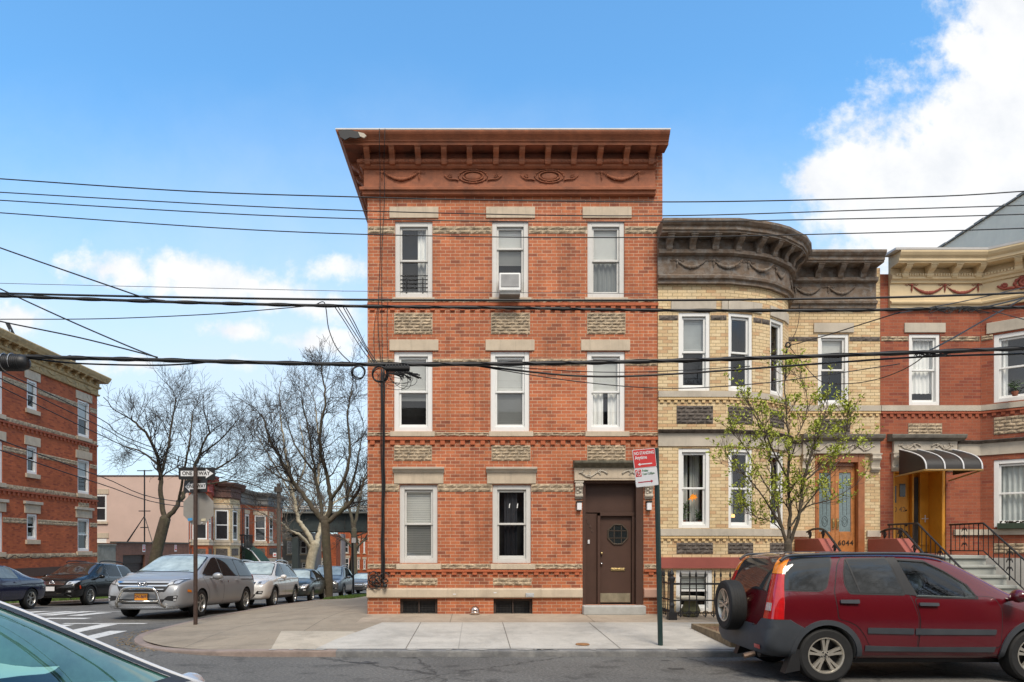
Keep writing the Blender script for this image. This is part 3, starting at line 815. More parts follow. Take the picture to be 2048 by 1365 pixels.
# door of 6044
WOOD = mat('varnished_oak', (.44,.175,.055), .35, .25, 9, coat=.3, streak=.3, dirtcol=(.22,.08,.03))
WOODF = mat('dark_oak_frame', (.33,.12,.045), .4, .2, 8, coat=.3)
LACE = mat('etched_blue_glass', (.16,.22,.23), .12, .25, 22, spec=.8)
a, b = fu(1630), fu(1729)
mb = MB(M8)
mb.box(a, a+.06, -.02, .16, 1.56, 3.95); mb.box(b-.16, b, -.02, .16, 1.56, 3.95); mb.box(a+.06, b-.16, -.02, .16, 3.75, 3.95)
mb.box(a+.06, b-.16, .10, .16, 3.66, 3.75)
ydf = mb.build('door_frame', WOODF, yel, bevel=.01, segs=1)
mw = (a+.06+b-.16)/2
for (p, q) in ((a+.064, mw-.002),(mw+.002, b-.164)):
    mb = MB(M8); z0, z1 = 1.58, 3.655; s = .10
    mb.box(p, p+s, .12, .17, z0, z1); mb.box(q-s, q, .12, .17, z0, z1); mb.box(p+s, q-s, .12, .17, z1-.14, z1); mb.box(p+s, q-s, .12, .17, z0, z0+.50)
    d = mb.build('door', WOOD, yel, bevel=.008, segs=1)
    mb = MB(M8); mb.box(p+s, q-s, .14, .155, z0+.50, z1-.14); g = mb.build('door_glass', LACE, d)
    mb = MB(M8)
    for k in (1, 2): mb.box(lerp(p+s,q-s,k/3)-.004, lerp(p+s,q-s,k/3)+.004, .136, .142, z0+.9, z1-.2)
    mb.tube([(lerp(p,q,.5)+.07*math.cos(t*PI/4), .138, z0+.75+.13*math.sin(t*PI/4)) for t in range(9)], .006, 4, cap=False)
    mb.tube([(lerp(p,q,.5)+.05*math.cos(t*PI/2), .138, z0+.75+.08*math.sin(t*PI/2)) for t in range(5)], .005, 4, cap=False)
    mb.build('leading', mat('lead_came', (.05,.06,.065), .5) if p < 1 else bpy.data.materials.get('lead_came') or PLASTK, g)
    h = (q-.05 if p < mw-.2 else p+.05)
    mb = MB(M8); mb.box(h-.02, h+.02, .10, .12, 2.15, 2.40); mb.tube([(h,.12,2.34),(h,.06,2.33),(h,.06,2.20),(h,.12,2.18)], .011, 6); mb.build('handle', BRASS, d)
text_obj('house_number', '6044', .17, mat('black_number', (.03,.018,.012), .5), ydf, M8 @ Matrix.Translation(((mw+b-.16)/2+.01, .116, 1.80)), spacing=1.15)
ea, eb = fu(1603), fu(1757)
mb = MB(M8); mb.box(ea, eb, -.08, .02, 3.955, zy(873)+.12)
yen = mb.build('door_entablature', STONE2, yel, bevel=.008, segs=1)
mb = MB(M8); zt = zy(873)+.122
mb.sweep([(ea-.05,0),(eb+.05,0)], [(0,zt),(.10,zt),(.14,zt+.03),(.20,zt+.06),(.22,zt+.12),(.22,zt+.15),(0,zt+.18)]); mb.build('hood_moulding', mat('dark_weathered_stone', (.17,.155,.13), .9, .3, 6, .3), yen)
mb = MB(M8); scrollwork(mb, (ea+eb)/2, (3.955+zt)/2, (eb-ea)*.85, .24, -.09, .018); mb.build('carved_scroll', STONE2, yen, smooth=True)
for u in (ea+.10, eb-.10): bracket(yen, M8 @ Matrix.Translation((u, 0, 3.96)), STONE2, .20, .12, .46, 'console')
# stoop of 6044
sx0, sx1 = 7.98, 9.42
st = thing('stoop', 'stone front steps between red painted cheek walls below the oak double door', 'steps', (8.7, 15, 0))
mb = MB(); N = 7
for k in range(N):
    y1 = 16.48; zt_ = 1.54-.19*k; mb.box(sx0, sx1, 15.45-.27*k, 15.45-.27*(k-1) if k else y1, .0+.001*k, zt_)
mb.build('step_flight', mat('grey_step', (.33,.34,.31), .85, .1, 5, dirt=.2), st)
for (p, q) in ((sx0-.32, sx0-.002),(sx1+.002, 9.715)):
    mb = MB(); mb.prism([(16.49,.02),(16.49,1.90),(15.35,1.90),(14.95,1.55),(13.6,.55),(13.6,.02)], 'x', p, q)
    mb.build('cheek_wall', REDP, st, bevel=.015)
for xx in (sx0-.16, sx1+.15):
    mb = MB()
    mb.tube(spline([(xx,16.2,2.06),(xx,15.9,2.12),(xx,15.45,2.10),(xx,15.1,1.9),(xx,14.4,1.38),(xx,13.7,.86)], 5), .026, 6)
    for (y, z0, z1) in ((16.05,1.9,2.1),(15.45,1.9,2.1),(14.95,1.55,1.82),(14.2,.98,1.25)):
        mb.tube([(xx,y,z0),(xx,y,z1)], .02, 6)
        mb.tube([(xx, y+.09*math.cos(t*.6)*(1-t/16), (z0+z1)/2+.07*math.sin(t*.6)) for t in range(14)], .012, 5)
    mb.build('handrail', IRON, st)
# ------------------------------------------------------------------ orange brick row house, cream cornice
OPATH = [(9.735,16.5),(12.15,16.5),(13.65,15.28),(15.6,15.28)]
org = thing('row_house', 'orange-red brick row house with cream cornice and yellow door, numbered 6042', 'building', (9.735, 16, 0))
ou = lambda px: X(px,16.5)-9.735
segops = {0: [(ou(1818),ou(1880),*zw2),(ou(1787),ou(1892),1.56,3.98,.75)], 1: [(.26,1.66,zy(780),zy(632)),(.26,1.66,zy(1052),zy(905))]}
W, ofr = wall_path(org, None, OPATH+[(15.6,30),(9.735,30),(9.735,16.5)], .05, 8.30, segops, [OBRICK, DARK, PLASTK], roof=8.2, rev=.10)
oprof = [(0,zq(434,.5)),(.50,zq(437,.5)),(.50,zq(441,.5)),(.47,zq(448,.47)),(.42,zq(455,.42)),(.42,zq(461,.42)),(.39,zq(463,.4)),(.39,zq(466,.39)),(.09,zq(467,.39)),(.09,zq(492,.1)),
         (.17,zq(494,.17)),(.16,zq(502,.16)),(.11,zq(507,.1)),(.10,zq(512,.1)),(.06,zq(514,.06)),(.06,zq(551,.06)),(.14,zq(553,.14)),(.13,zq(557,.13)),(.08,zq(560,.08)),(.08,zq(569,.08)),(0,zq(569,.08))]
OCP = [(9.93,16.5)]+OPATH[1:]
mb = MB(); mb.sweep(OCP, oprof); ocor = mb.build('cornice', CREAMC, org)
mb = MB(); mb.sweep([(9.80,16.5)]+OPATH[1:], [(.0,zq(434,.5)+.003),(.505,zq(437,.5)+.003),(.515,zq(437,.5)+.05),(0,zq(434,.5)+.06)]); mb.build('roof_flashing', FLASH, ocor)
osoff = zq(466,.39)-.005
for (p, a) in path_pts(OCP, [.30,.88,1.48,2.05,2.95,3.55]):
    bracket(ocor, Matrix.Translation((p.x,p.y,osoff)) @ Matrix.Rotation(a,4,'Z') @ Matrix.Translation((0,-.09,0)), CREAMC, .14, .27, .27)
mb = MB(ofr[0][0])
u0 = 10.05-9.735
for k in (0,1,2):
    mb = MB(ofr[0][0])
    if k < 2: swag(mb, u0+.42+.80*k, u0+1.18+.80*k, zy(521), .17, .03, rng, -.075)
    tassel(mb, u0+.40+.80*k, zy(519), .17, .03, -.075)
    mb.build('garland', MAROON, ocor, smooth=True)
mb = MB(ofr[1][0]); cartouche(mb, .98, zy(531), 1.35, .33, -.08, .035); mb.ball((.98,-.075,zy(531)), 1, 12, (.25,.02,.12)); mb.build('cartouche', MAROON, ocor, smooth=True)
mb = MB()
for (p, a) in path_pts(OCP, [.1+.062*k for k in range(68)]):
    mb.T = Matrix.Translation((p.x,p.y,0)) @ Matrix.Rotation(a,4,'Z'); mb.box(-.017,.017,-.195,-.165,zy(503),zy(498))
mb.build('dentil_course', CREAMC, ocor)
def oband(path, y1, y0, pr, m, name):
    mb = MB(); mb.sweep(path, [(0,zy(y0)),(pr,zy(y0)),(pr,zy(y1)),(0,zy(y1))]); return mb.build(name, m, org)
OP = [(9.74,16.5)]+OPATH[1:]
oband(OP, 795, 783, .05, STONE2, 'sill_course')
oband([(11.6,16.5)]+OPATH[1:], 893, 867, .025, STONE2, 'belt_course')
mb = MB(); mb.sweep([(11.6,16.5)]+OPATH[1:], [(0,zy(867.3)),(.04,zy(867.3)),(.09,zy(864)),(.12,zy(862)),(.12,zy(860.5)),(0,zy(859))]); mb.build('belt_moulding', ROCKD, org)
oband([(11.5,16.5)]+OPATH[1:], 1068, 1056, .05, STONE2, 'sill_course')
oband([(11.9,16.5)]+OPATH[1:], 1215, 1118, .05, mat('grey_base', (.40,.40,.38), .85, .1, 4, dirt=.3), 'water_table')
for i in (0,1,2):
    M, L = ofr[i]
    dentils(org, M, .005, L-.005, zy(808), zy(796.5), OPLAIN, .17, .08, .03)
yl2 = lambda M,a,b,y1,y0: slab(org, M, a, b, zy(y1), zy(y0), .03, STONE2, 'lintel')
yl2(ofr[0][0], ou(1808), ou(1890), 622, 601); yl2(ofr[1][0], .12, 1.80, 628, 604)
RO = [ROCK, MORTARD]
rock(org, ofr[0][0], .02, ou(1817), zy(641), zy(630), 2, .28, rng, mats=RO); rock(org, ofr[0][0], ou(1881), 2.40, zy(641), zy(630), 2, .28, rng, mats=RO); rock(org, ofr[1][0], .02,.25, zy(641), zy(630), 2, .28, rng, mats=RO)
rock(org, ofr[0][0], ou(1816), ou(1884), zy(850), zy(822), 4, .2, rng, 'stone_panel', RO)
rock(org, ofr[1][0], .26, 1.66, zy(850), zy(812), 5, .22, rng, 'stone_panel', RO)
rock(org, ofr[1][0], .26, 1.66, zy(1108), zy(1086), 3, .22, rng, 'stone_panel', RO)
window(org, ofr[0][0], ou(1818), ou(1880), *zw2, rec=.02, fw=.085, curtain=[(0,1,.85)], screen=False)
window(org, ofr[1][0], .26, 1.66, zy(780), zy(632), rec=.02, fw=.10, curtain=[(0,.14,1),(.8,1,1)], screen=False)
window(org, ofr[1][0], .26, 1.66, zy(1052), zy(905), rec=.02, fw=.10, curtain=[(0,1,1)], curtmat=CURTG, screen=False)
M0 = ofr[0][0]
YDOOR = mat('mustard_door_paint', (.70,.31,.03), .5, .08, 3, dirt=.2, dirtcol=(.3,.12,.02))
a, b = ou(1787), ou(1892)
mb = MB(M0); mb.box(a, a+.05, .02, .7, 1.56, 3.98); mb.box(b-.08, b, .02, .7, 1.56, 3.98); mb.box(a+.05, b-.08, .10, .7, 3.55, 3.98)
mb.box(a+.05, b-.08, .62, .7, 1.58, 3.55); mb.box(lerp(a,b,.58), lerp(a,b,.62), .45, .62, 1.58, 3.55); mb.box(lerp(a,b,.62), b-.08, .52, .62, 1.58, 1.75); mb.box(b-.30, b-.08, .50, .62, 1.75, 3.55)
odf = mb.build('door_frame', YDOOR, org, bevel=.008, segs=1)
mb = MB(M0); mb.box(lerp(a,b,.63), b-.31, .56, .61, 1.80, 3.45); mb.build('sidelight', DARK, odf)
mb = MB(M0); p, q = a+.06, lerp(a,b,.575); mb.box(p, q, .55, .60, 1.60, 3.54)
od = mb.build('door', YDOOR, org, bevel=.006, segs=1)
for k, (t, zz, hh) in enumerate(((.12,2.95,.50),(.40,3.02,.42),(.74,3.12,.32))):
    mb = MB(M0); u = lerp(p, q, t); mb.box(u-.07, u+.07, .535, .552, zz-hh/2, zz+hh/2); mb.build('door_window', mat('dark_door_glass', (.03,.025,.02), .1), od)
mb = MB(M0); mb.ball((q-.09,.52,2.25), .03, 8); mb.tube([(q-.09,.54,2.10),(q-.09,.49,2.08),(q-.09,.49,1.90),(q-.09,.54,1.88)], .014, 6); mb.ball((q-.09,.53,2.62), .02, 8); mb.build('handle', IRON, od)
mb = MB(M0); mb.tube([(b-.2,.50,2.42),(b-.2,.46,2.42)], .012, 6); mb.tube([(b-.2,.46,2.32),(b-.2,.46,2.50)], .014, 6); mb.tube([(b-.28,.47,2.41),(b-.12,.47,2.41)], .012, 6); mb.build('pull_handle', SIGNW, odf)
text_obj('house_number', '60 42', .17, mat('dull_number', (.33,.15,.03), .4), od, M0 @ Matrix.Translation(((p+q)/2+.05, .546, 2.64)))
ea, eb = 10.02-9.735, 11.55-9.735
mb = MB(M0); mb.box(ea, eb, -.08, .02, 3.99, zy(873)+.12); oen = mb.build('door_entablature', STONE2, org, bevel=.008, segs=1)
mb = MB(M0); mb.sweep([(ea-.12,0),(eb+.14,0)], [(0,zt),(.10,zt),(.14,zt+.03),(.20,zt+.06),(.22,zt+.12),(.22,zt+.15),(0,zt+.18)]); mb.build('hood_moulding', bpy.data.materials['dark_weathered_stone'], oen)
mb = MB(M0); scrollwork(mb, (ea+eb)/2, (3.99+zt)/2, (eb-ea)*.85, .22, -.09, .018); mb.build('carved_scroll', STONE2, oen, smooth=True)
for u in (ea+.08, eb-.10): bracket(oen, M0 @ Matrix.Translation((u, 0, 3.992)), STONE2, .20, .12, .46, 'console')
# awning
aw = thing('awning', 'black metal door awning with white seams above the yellow door', 'awning', (10.7, 16.4, 3.5))
ax0, ax1 = 10.06, 11.36
cur = [(16.30,4.02),(15.95,3.92),(15.62,3.80),(15.45,3.70),(15.36,3.58),(15.34,3.45)]
cs = [tuple(v) for v in spline([(y, z, 0) for y, z in cur], 4)]
cs = [(v[0], v[1]) for v in cs]
mb = MB()
mb.prism(cs+[(y+.012 if k else y, z-.02) for k, (y, z) in enumerate(cs[::-1])], 'x', ax0, ax1)
mb.prism(cs+[(16.30,3.42)], 'x', ax0+.004, ax0+.016); mb.prism(cs+[(16.30,3.42)], 'x', ax1-.016, ax1-.004)
mb.build('canopy', mat('dark_awning_metal', (.028,.024,.021), .42, .1, 6), aw)
for t in (0, .333, .667, 1):
    mb = MB(); u = lerp(ax0+.02, ax1-.02, t); mb.tube([(u, y-.006, z+.012) for y, z in cs], .016, 6); mb.build('seam', SIGNW, aw)
mb = MB(); mb.tube([(ax0,15.345,3.44),(ax1,15.345,3.44)], .02, 6); mb.tube([(ax0,15.345,3.44),(ax0,16.45,3.40)], .02, 6); mb.tube([(ax1,15.345,3.44),(ax1,16.45,3.30)], .02, 6)
mb.build('frame', mat('tan_awning_frame', (.35,.22,.08), .5), aw)
# grey stoop of 6042
st2 = thing('stoop', 'grey stone front steps with black iron railings leading to the yellow door', 'steps', (10.7, 15, 0))
mb = MB(); gx0, gx1 = 9.80, 11.40
GST = mat('grey_stoop_stone', (.36,.37,.34), .85, .12, 4, .1, 50, dirt=.3, dirtcol=(.2,.2,.18))
mb.box(gx0, gx1, 15.30, 16.48, .02, 1.44); mb.box(gx0-.02, gx1+.02, 15.25, 16.48, 1.445, 1.52)
for k in range(6):
    zt_ = 1.52-.21*(k+1); y1 = 15.299-.30*k
    mb.box(gx0, gx1, y1-.30, y1, .02, zt_-.062); mb.box(gx0-.02, gx1+.02, y1-.34, y1-.002, zt_-.06, zt_)
mb.build('step_flight', GST, st2, bevel=.008, segs=1)
for xx in (gx0+.06, gx1-.06):
    mb = MB(); zz = lambda y: 1.52 if y > 15.3 else 1.52-(15.3-y)*.70
    ys = [16.35-.15*k for k in range(20)]
    hi = .72
    mb.tube([(xx,16.4,1.52+hi),(xx,15.3,1.52+hi),(xx,13.45,zz(13.45)+hi)], .022, 6)
    mb.tube([(xx,16.4,1.62),(xx,15.3,1.62),(xx,13.45,zz(13.45)+.1)], .014, 6)
    for k, y in enumerate(ys):
        mb.tube([(xx,y,zz(y)+(.0 if k % 6 == 0 else .1)),(xx,y,zz(y)+hi)], .014 if k % 6 == 0 else .009, 5)
    for yc in (15.9, 14.55):
        for s in (-1,1):
            for zc in (.24,.42,.58):
                mb.tube([(xx, yc+s*(.02+.045*(1-math.cos(t*.55))*(1-t/24)), zz(yc)+zc+.055*math.sin(t*.8)*(1-t/20)) for t in range(13)], .008, 4)
    mb.build('iron_railing', IRON, st2)
# flower box and items on the sill of the orange house
bx = ofr[1][0]
fb = thing('flower_box', 'green plastic flower box on the sill of the curtained ground-floor bay window', 'flower box', tuple(bx @ Vector((.6,-.1,zy(1056)))))
mb = MB(bx); mb.prism([(-.17,zy(1043)),(-.15,zy(1055)),(-.03,zy(1055)),(-.01,zy(1043))], 'x', .33, .95); mb.build('trough', mat('green_plastic', (.045,.07,.045), .6), fb)
mb = MB(bx)
for k in range(40): mb.ball((rng.uniform(.36,.92), rng.uniform(-.15,-.04), zy(1042)+rng.uniform(-.01,.03)), .02, 5)
mb.build('soil', mat('dark_soil', (.03,.022,.015), .95), fb)
# tall neighbour with a rendered side wall
tal = thing('tall_house', 'taller house with bare grey rendered side wall rising behind the cream cornice', 'building', (15.7, 20, 0))
mb = MB(); mb.box(15.72, 23, 15.6, 27, 0, 11.85); mb.build('wall', mat('grey_render', (.88,.79,.64), .9, .06, 2, .1, 30, dirt=.15, dirtcol=(.5,.44,.36), streak=.12), tal)
mb = MB(); n = 26
for i in range(n): y = lerp(15.6, 26.7, i/n); mb.box(15.66, 16.0, y, y+.40, 11.853, 11.90+.02*(i % 2))
mb.build('parapet_coping', mat('grey_coping', (.28,.27,.25), .9, .2, 5), tal)
# lamps and plants seen in the bow windows
ROOML = thing('star_lantern', 'orange star-shaped paper lantern hanging in the yellow house window', 'lantern', (X(1385,15.2),15.2,zy(995)))
mb = MB(); c = Vector((X(1385,15.22), 15.22, Z(994,15.22))); mb.ball(c, .055, 8)
for k in range(14):
    d = Vector((rng.uniform(-1,1), rng.uniform(-1,.2), rng.uniform(-1,1))).normalized(); s = d.orthogonal().normalized()*.03; t = d.cross(s)
    mb.add([c+s, c+t, c-s, c-t, c+d*.115], [(0,1,4),(1,2,4),(2,3,4),(3,0,4)])
mb.build('shade', emit('glowing_orange_paper', (.85,.30,.03), .8), ROOML)
mb = MB(); mb.tube([c, c+Vector((0,0,.9))], .004, 4); mb.build('cord', IRON, ROOML)
tl = thing('table_lamp', 'small glowing table lamp behind the bow window beside the young tree', 'lamp', (X(1468,15.4),15.4,zy(1050)))
mb = MB(); c = Vector((X(1466,15.35), 15.35, Z(1033,15.35))); mb.ball(c, .045, 8, (1,1,1.3)); mb.build('bulb', emit('warm_bulb', (1,.55,.18), 1.6), tl)
mb = MB(); mb.lathe([(.12,-.15),(.12,-.13),(.03,-.11),(.03,-.05),(.055,-.045),(.02,-.02)], c, 'z', 12); mb.build('base', PLASTK, tl)
def potted(name, label, px, py, h, seed, Yp=15.25):
    g = random.Random(seed); b = at(px, py, Yp); t = thing(name, label, 'plant', tuple(b))
    mb = MB(); mb.lathe([(.05,0),(.07,.10),(.065,.10),(.045,.02)], b, 'z', 10); mb.build('pot', mat('clay_pot_%d' % seed, (.25,.09,.05), .8), t)
    mb = MB()
    for k in range(9):
        d = Vector((g.uniform(-1,1), g.uniform(-.5,.2), g.uniform(1,2.6))).normalized(); L = h*g.uniform(.5,1)
        p = b+Vector((0,0,.1)); q = p+d*L; mb.tube([p, (p+q)/2+Vector((0,0,.03)), q], .005, 4)
        for m in range(5):
            c = p.lerp(q, g.uniform(.4,1)); s = Vector((g.uniform(-1,1), g.uniform(-.4,.4), g.uniform(-.4,.8))).normalized(); w = s.orthogonal().normalized()
            mb.add([c, c+s*.05+w*.02, c+s*.11, c+s*.05-w*.02], [(0,1,2,3)])
    mb.build('leaves', mat('houseplant_%d' % seed, (.05,.09,.035), .5, .3, 9), t)
potted('potted_plant', 'leggy potted plant in the yellow house window under the star lantern, beside the street sign', 1366, 1050, .42, 11)
potted('potted_plant', 'low bushy potted plant in the yellow house window under the star lantern', 1401, 1050, .20, 12)
potted('potted_plant', 'bushy potted plant next to the glowing table lamp', 1491, 1050, .2, 13, 15.4)
potted('potted_plant', 'spiky green potted plant in the upper window of the cream-corniced house', 2030, 792, .3, 14, 15.9)
# ------------------------------------------------------------------ ground, road, pavements
def sheet(name, poly, step, zf, m, kind='structure', parent=None):
    V, Fs = grid_poly(poly, step)
    mb = MB(); mb.add([(x, y, zf(x, y)) for x, y in V], Fs)
    o = mb.build(name, m, parent)
    if kind: o['kind'] = kind
    return o
def asphalt(name):
    m, nt, N, L, B = _nt(name)
    tc = N.new('ShaderNodeTexCoord'); v = tc.outputs['Object']
    n = noise(N, L, v, 24, 6, .85); r = ramp(N, L, n.outputs['Fac'], [(.30, (.055,.053,.050)), (.5, (.118,.114,.105)), (.70, (.25,.24,.22))])
    n2 = noise(N, L, v, .55, 6, .65, .4); r2 = ramp(N, L, n2.outputs['Fac'], [(.3, .78), (.7, 1.16)])
    out = mixc(N, L, 1., r.outputs['Color'], r2.outputs['Color'], 'MULTIPLY')
    n3 = noise(N, L, v, 2.3, 3, .5, .2); r3 = ramp(N, L, n3.outputs['Fac'], [(.56, 1.), (.68, .60)])
    out = mixc(N, L, 1., out, r3.outputs['Color'], 'MULTIPLY')
    vo = N.new('ShaderNodeTexVoronoi'); vo.feature = 'DISTANCE_TO_EDGE'; vo.inputs['Scale'].default_value = .33
    dn = noise(N, L, v, 3.0, 4, .7); ad = N.new('ShaderNodeVectorMath'); ad.operation = 'MULTIPLY_ADD'; L.new(dn.outputs['Color'], ad.inputs[0]); ad.inputs[1].default_value = (.5,.5,0); L.new(v, ad.inputs[2]); L.new(ad.outputs[0], vo.inputs['Vector'])
    r4 = ramp(N, L, vo.outputs['Distance'], [(.0, .35), (.010, 1.)])
    out = mixc(N, L, 1., out, r4.outputs['Color'], 'MULTIPLY')
    L.new(out, B.inputs['Base Color']); B.inputs['Roughness'].default_value = .85
    b = N.new('ShaderNodeBump'); b.inputs['Strength'].default_value = .6; b.inputs['Distance'].default_value = .008; L.new(n.outputs['Fac'], b.inputs['Height']); L.new(b.outputs['Normal'], B.inputs['Normal'])
    return m
def concrete(name, col, jx=1.68, jy=1.55, ox=0., oy=0., var=.10, jc=.55, dirt=.3):
    m, nt, N, L, B = _nt(name)
    tc = N.new('ShaderNodeTexCoord'); v = tc.outputs['Object']
    n = noise(N, L, v, 3.5, 6, .7); r = ramp(N, L, n.outputs['Fac'], [(.3, tuple(c*(1-var) for c in col)), (.7, tuple(c*(1+var) for c in col))])
    n2 = noise(N, L, v, 110, 3, .7); r2 = ramp(N, L, n2.outputs['Fac'], [(.3, .82), (.7, 1.12)])
    out = mixc(N, L, 1., r.outputs['Color'], r2.outputs['Color'], 'MULTIPLY')
    n3 = noise(N, L, v, 1.1, 6, .7, .5); r3 = ramp(N, L, n3.outputs['Fac'], [(.46, 1.), (.72, 1-dirt)])
    out = mixc(N, L, 1., out, r3.outputs['Color'], 'MULTIPLY')
    n4 = noise(N, L, v, 22, 2, .5); r4 = ramp(N, L, n4.outputs['Fac'], [(.70, 1.), (.73, .55)])
    out = mixc(N, L, 1., out, r4.outputs['Color'], 'MULTIPLY')
    mp = N.new('ShaderNodeMapping'); mp.inputs['Location'].default_value = (ox, oy, 0); L.new(v, mp.inputs['Vector'])
    t = N.new('ShaderNodeTexBrick'); t.offset = 0; t.inputs['Scale'].default_value = 1; t.inputs['Brick Width'].default_value = jx; t.inputs['Row Height'].default_value = jy
    t.inputs['Mortar Size'].default_value = .010; t.inputs['Color1'].default_value = (1,1,1,1); t.inputs['Color2'].default_value = (.93,.93,.93,1); t.inputs['Mortar'].default_value = (jc,jc,jc,1); L.new(mp.outputs['Vector'], t.inputs['Vector'])
    out = mixc(N, L, 1., out, t.outputs['Color'], 'MULTIPLY')
    L.new(out, B.inputs['Base Color']); B.inputs['Roughness'].default_value = .9
    b = N.new('ShaderNodeBump'); b.inputs['Strength'].default_value = .35; b.inputs['Distance'].default_value = .006; L.new(n2.outputs['Fac'], b.inputs['Height']); L.new(b.outputs['Normal'], B.inputs['Normal'])
    return m
ASPH = asphalt('worn_asphalt')
LIGHTC = concrete('pale_concrete', (.50,.475,.425), ox=.3, oy=.04, jx=40, jy=1.5, jc=.75)
TANCN = concrete('tan_concrete', (.335,.28,.21), jx=1.6, jy=1.6, dirt=.3)
TANPK = concrete('buff_concrete', (.42,.345,.265), ox=.55, jx=2.9, jy=3, oy=1.2, dirt=.35)
far_ground = sheet('ground', [(-400,-60),(400,-60),(400,500),(-400,500)], (40, 6), lambda x, y: zroad(y)-.06, mat('dull_ground', (.13,.12,.10), .95, .2, .4))
sheet('road', [(-60,1.6),(40,1.6),(40,10.7),(-2.0,10.7),(-2.0,16),(-6.4,16),(-6.4,110),(-16.0,110),(-16.0,10.6),(-60,10.6)], (2, 1), lambda x, y: zroad(y), ASPH)
CURB = [(40,10.6),(-3.3,10.6)]+arc(-3.3,13.9,3.3,-90,-180,14,ry=3.3)[1:]+[(-6.6,16),(-6.6,20),(-6.6,30),(-6.6,45),(-6.6,60),(-6.6,90)]
CURBP = CURB[::-1]
def curb_sweep(name, path, m, w=.16):
    P = []
    for i in range(len(path)-1):
        a, b = Vector(path[i]), Vector(path[i+1]); n = max(1, int((b-a).length/1.2))
        P += [a.lerp(b, k/n) for k in range(n)]
    P.append(Vector(path[-1])); P = [(p.x, p.y) for p in P]
    mb = MB(); k0 = len(mb.v)
    mb.sweep(P, [(0,.088),(-.02,.097),(-w,.097),(-w,-.05),(.015,-.05),(.006,.07)])
    for v in mb.v: v.z += zroad(v.y) + (min(0, kerb_h(v.x, v.y)-.088) if v.z > 0 else 0)
    o = mb.build(name, m); o['kind'] = 'structure'; return o
CURBM = mat('worn_grey_curb', (.15,.15,.15), .8, .2, 4, .5, 25, dirt=.7, dirtcol=(.34,.33,.31), dscale=3)
# curb runs from the far side street, round the corner, along the near street (outward = road side)
curb_sweep('curb', [p for p in CURBP if p[1] > 10.61 or p[0] < -2.2]+[(-2.2,10.6)], mat('brown_granite_curb', (.27,.21,.18), .8, .2, 5, .4, 25, dirt=.3))
curb_sweep('curb', [(-2.198,10.6),(40,10.6)], CURBM)
inner = [(-6.46,90),(-6.46,13.9)]+arc(-3.3,13.9,3.16,180,270,14,ry=3.16)[1:]+[(40,10.74),(40,17.5),(-2.30,17.5),(-2.30,90)]
sheet('sidewalk', inner, .4, lambda x, y: zwalk(x, y), TANCN)
sl = lambda x, y: zwalk(x, y)+.004
P = lambda px, py: (X(px, 2117/(py-PY0)), 2117/(py-PY0))
sheet('sidewalk_slab', [(-3.25,10.745),(-1.96,10.745),(-1.96+.1,11.9),(-2.28,12.5),(-3.62,12.6)], 1.0, sl, concrete('cream_concrete', (.50,.44,.35), jx=30, jy=30))
sheet('sidewalk_slab', [(-2.55,10.745),(40,10.745),(40,13.62),(-1.90,13.62),(-2.15,12.6),(-2.42,11.6)], 1.0, lambda x, y: zwalk(x, y)+.008, LIGHTC)
sheet('sidewalk_slab', [(-2.42,13.625),(40,13.625),(40,15.05),(-2.42,15.05)], 1.0, sl, TANPK)
# expansion joints in the pale slab
for k, (x0, x1) in enumerate(((-1.13,-1.13),(.52,.50),(2.25,2.22))):
    sheet('paving_joint', [(x0-.007,10.76),(x0+.007,10.76),(x1+.007,13.62),(x1-.007,13.62)], 1.0, lambda x, y: zwalk(x, y)+.012, mat('joint_filler', (.17,.155,.135), .95) if k == 0 else bpy.data.materials['joint_filler'])
# broken concrete along the curb
rb = random.Random(21)
mb = MB()
for k in range(26):
    x = rb.choice([-3.0,-2.4,-1.0,-.2,.7,.9,1.2,2.1,3.0])+rb.uniform(-.3,.3); w = rb.uniform(.05,.22)
    pts = [(x+w*rb.uniform(.5,1)*math.cos(t*1.05), 10.655+(.05 if k % 3 else .012)*rb.uniform(.5,1)*math.sin(t*1.05)) for t in range(6)]
    mb.add([(p[0], p[1], .104+.001*(k % 5)) for p in pts], [list(range(6))], 0 if k % 3 else 1)
o = mb.build('curb_spalling', [mat('fresh_break', (.45,.44,.41), .95, .2, 20), mat('black_crack', (.02,.02,.02), .9)]); o['kind'] = 'structure'
# left pavement
sheet('sidewalk', [(-16.16,10.6),(-16.16,110),(-20.4,110),(-20.4,10.6)], 1.2, lambda x, y: zroad(y)+.10, TANCN)
curb_sweep('curb', [(-16.0,10.6),(-16.0,16),(-16.0,40),(-16.0,110)], bpy.data.materials['brown_granite_curb'])
# tar stains
STAIN = mat('oil_stain', (.055,.053,.05), .7, .5, 9)
for k, (px, py, w) in enumerate(((735,1326,.20),(1352,1338,.12),(1330,1322,.07))):
    x, y = P(px, py); y = 2321/(py-PY0); x = X(px, y)
    pts = [(x+w*(1+.5*rb.uniform(-1,1))*math.cos(t*PI/8), y+w*.55*(1+.5*rb.uniform(-1,1))*math.sin(t*PI/8)) for t in range(16)]
    mb = MB(); mb.add([(p[0],p[1],.004) for p in pts], [list(range(16))]); o = mb.build('oil_stain', STAIN); o['kind'] = 'structure'
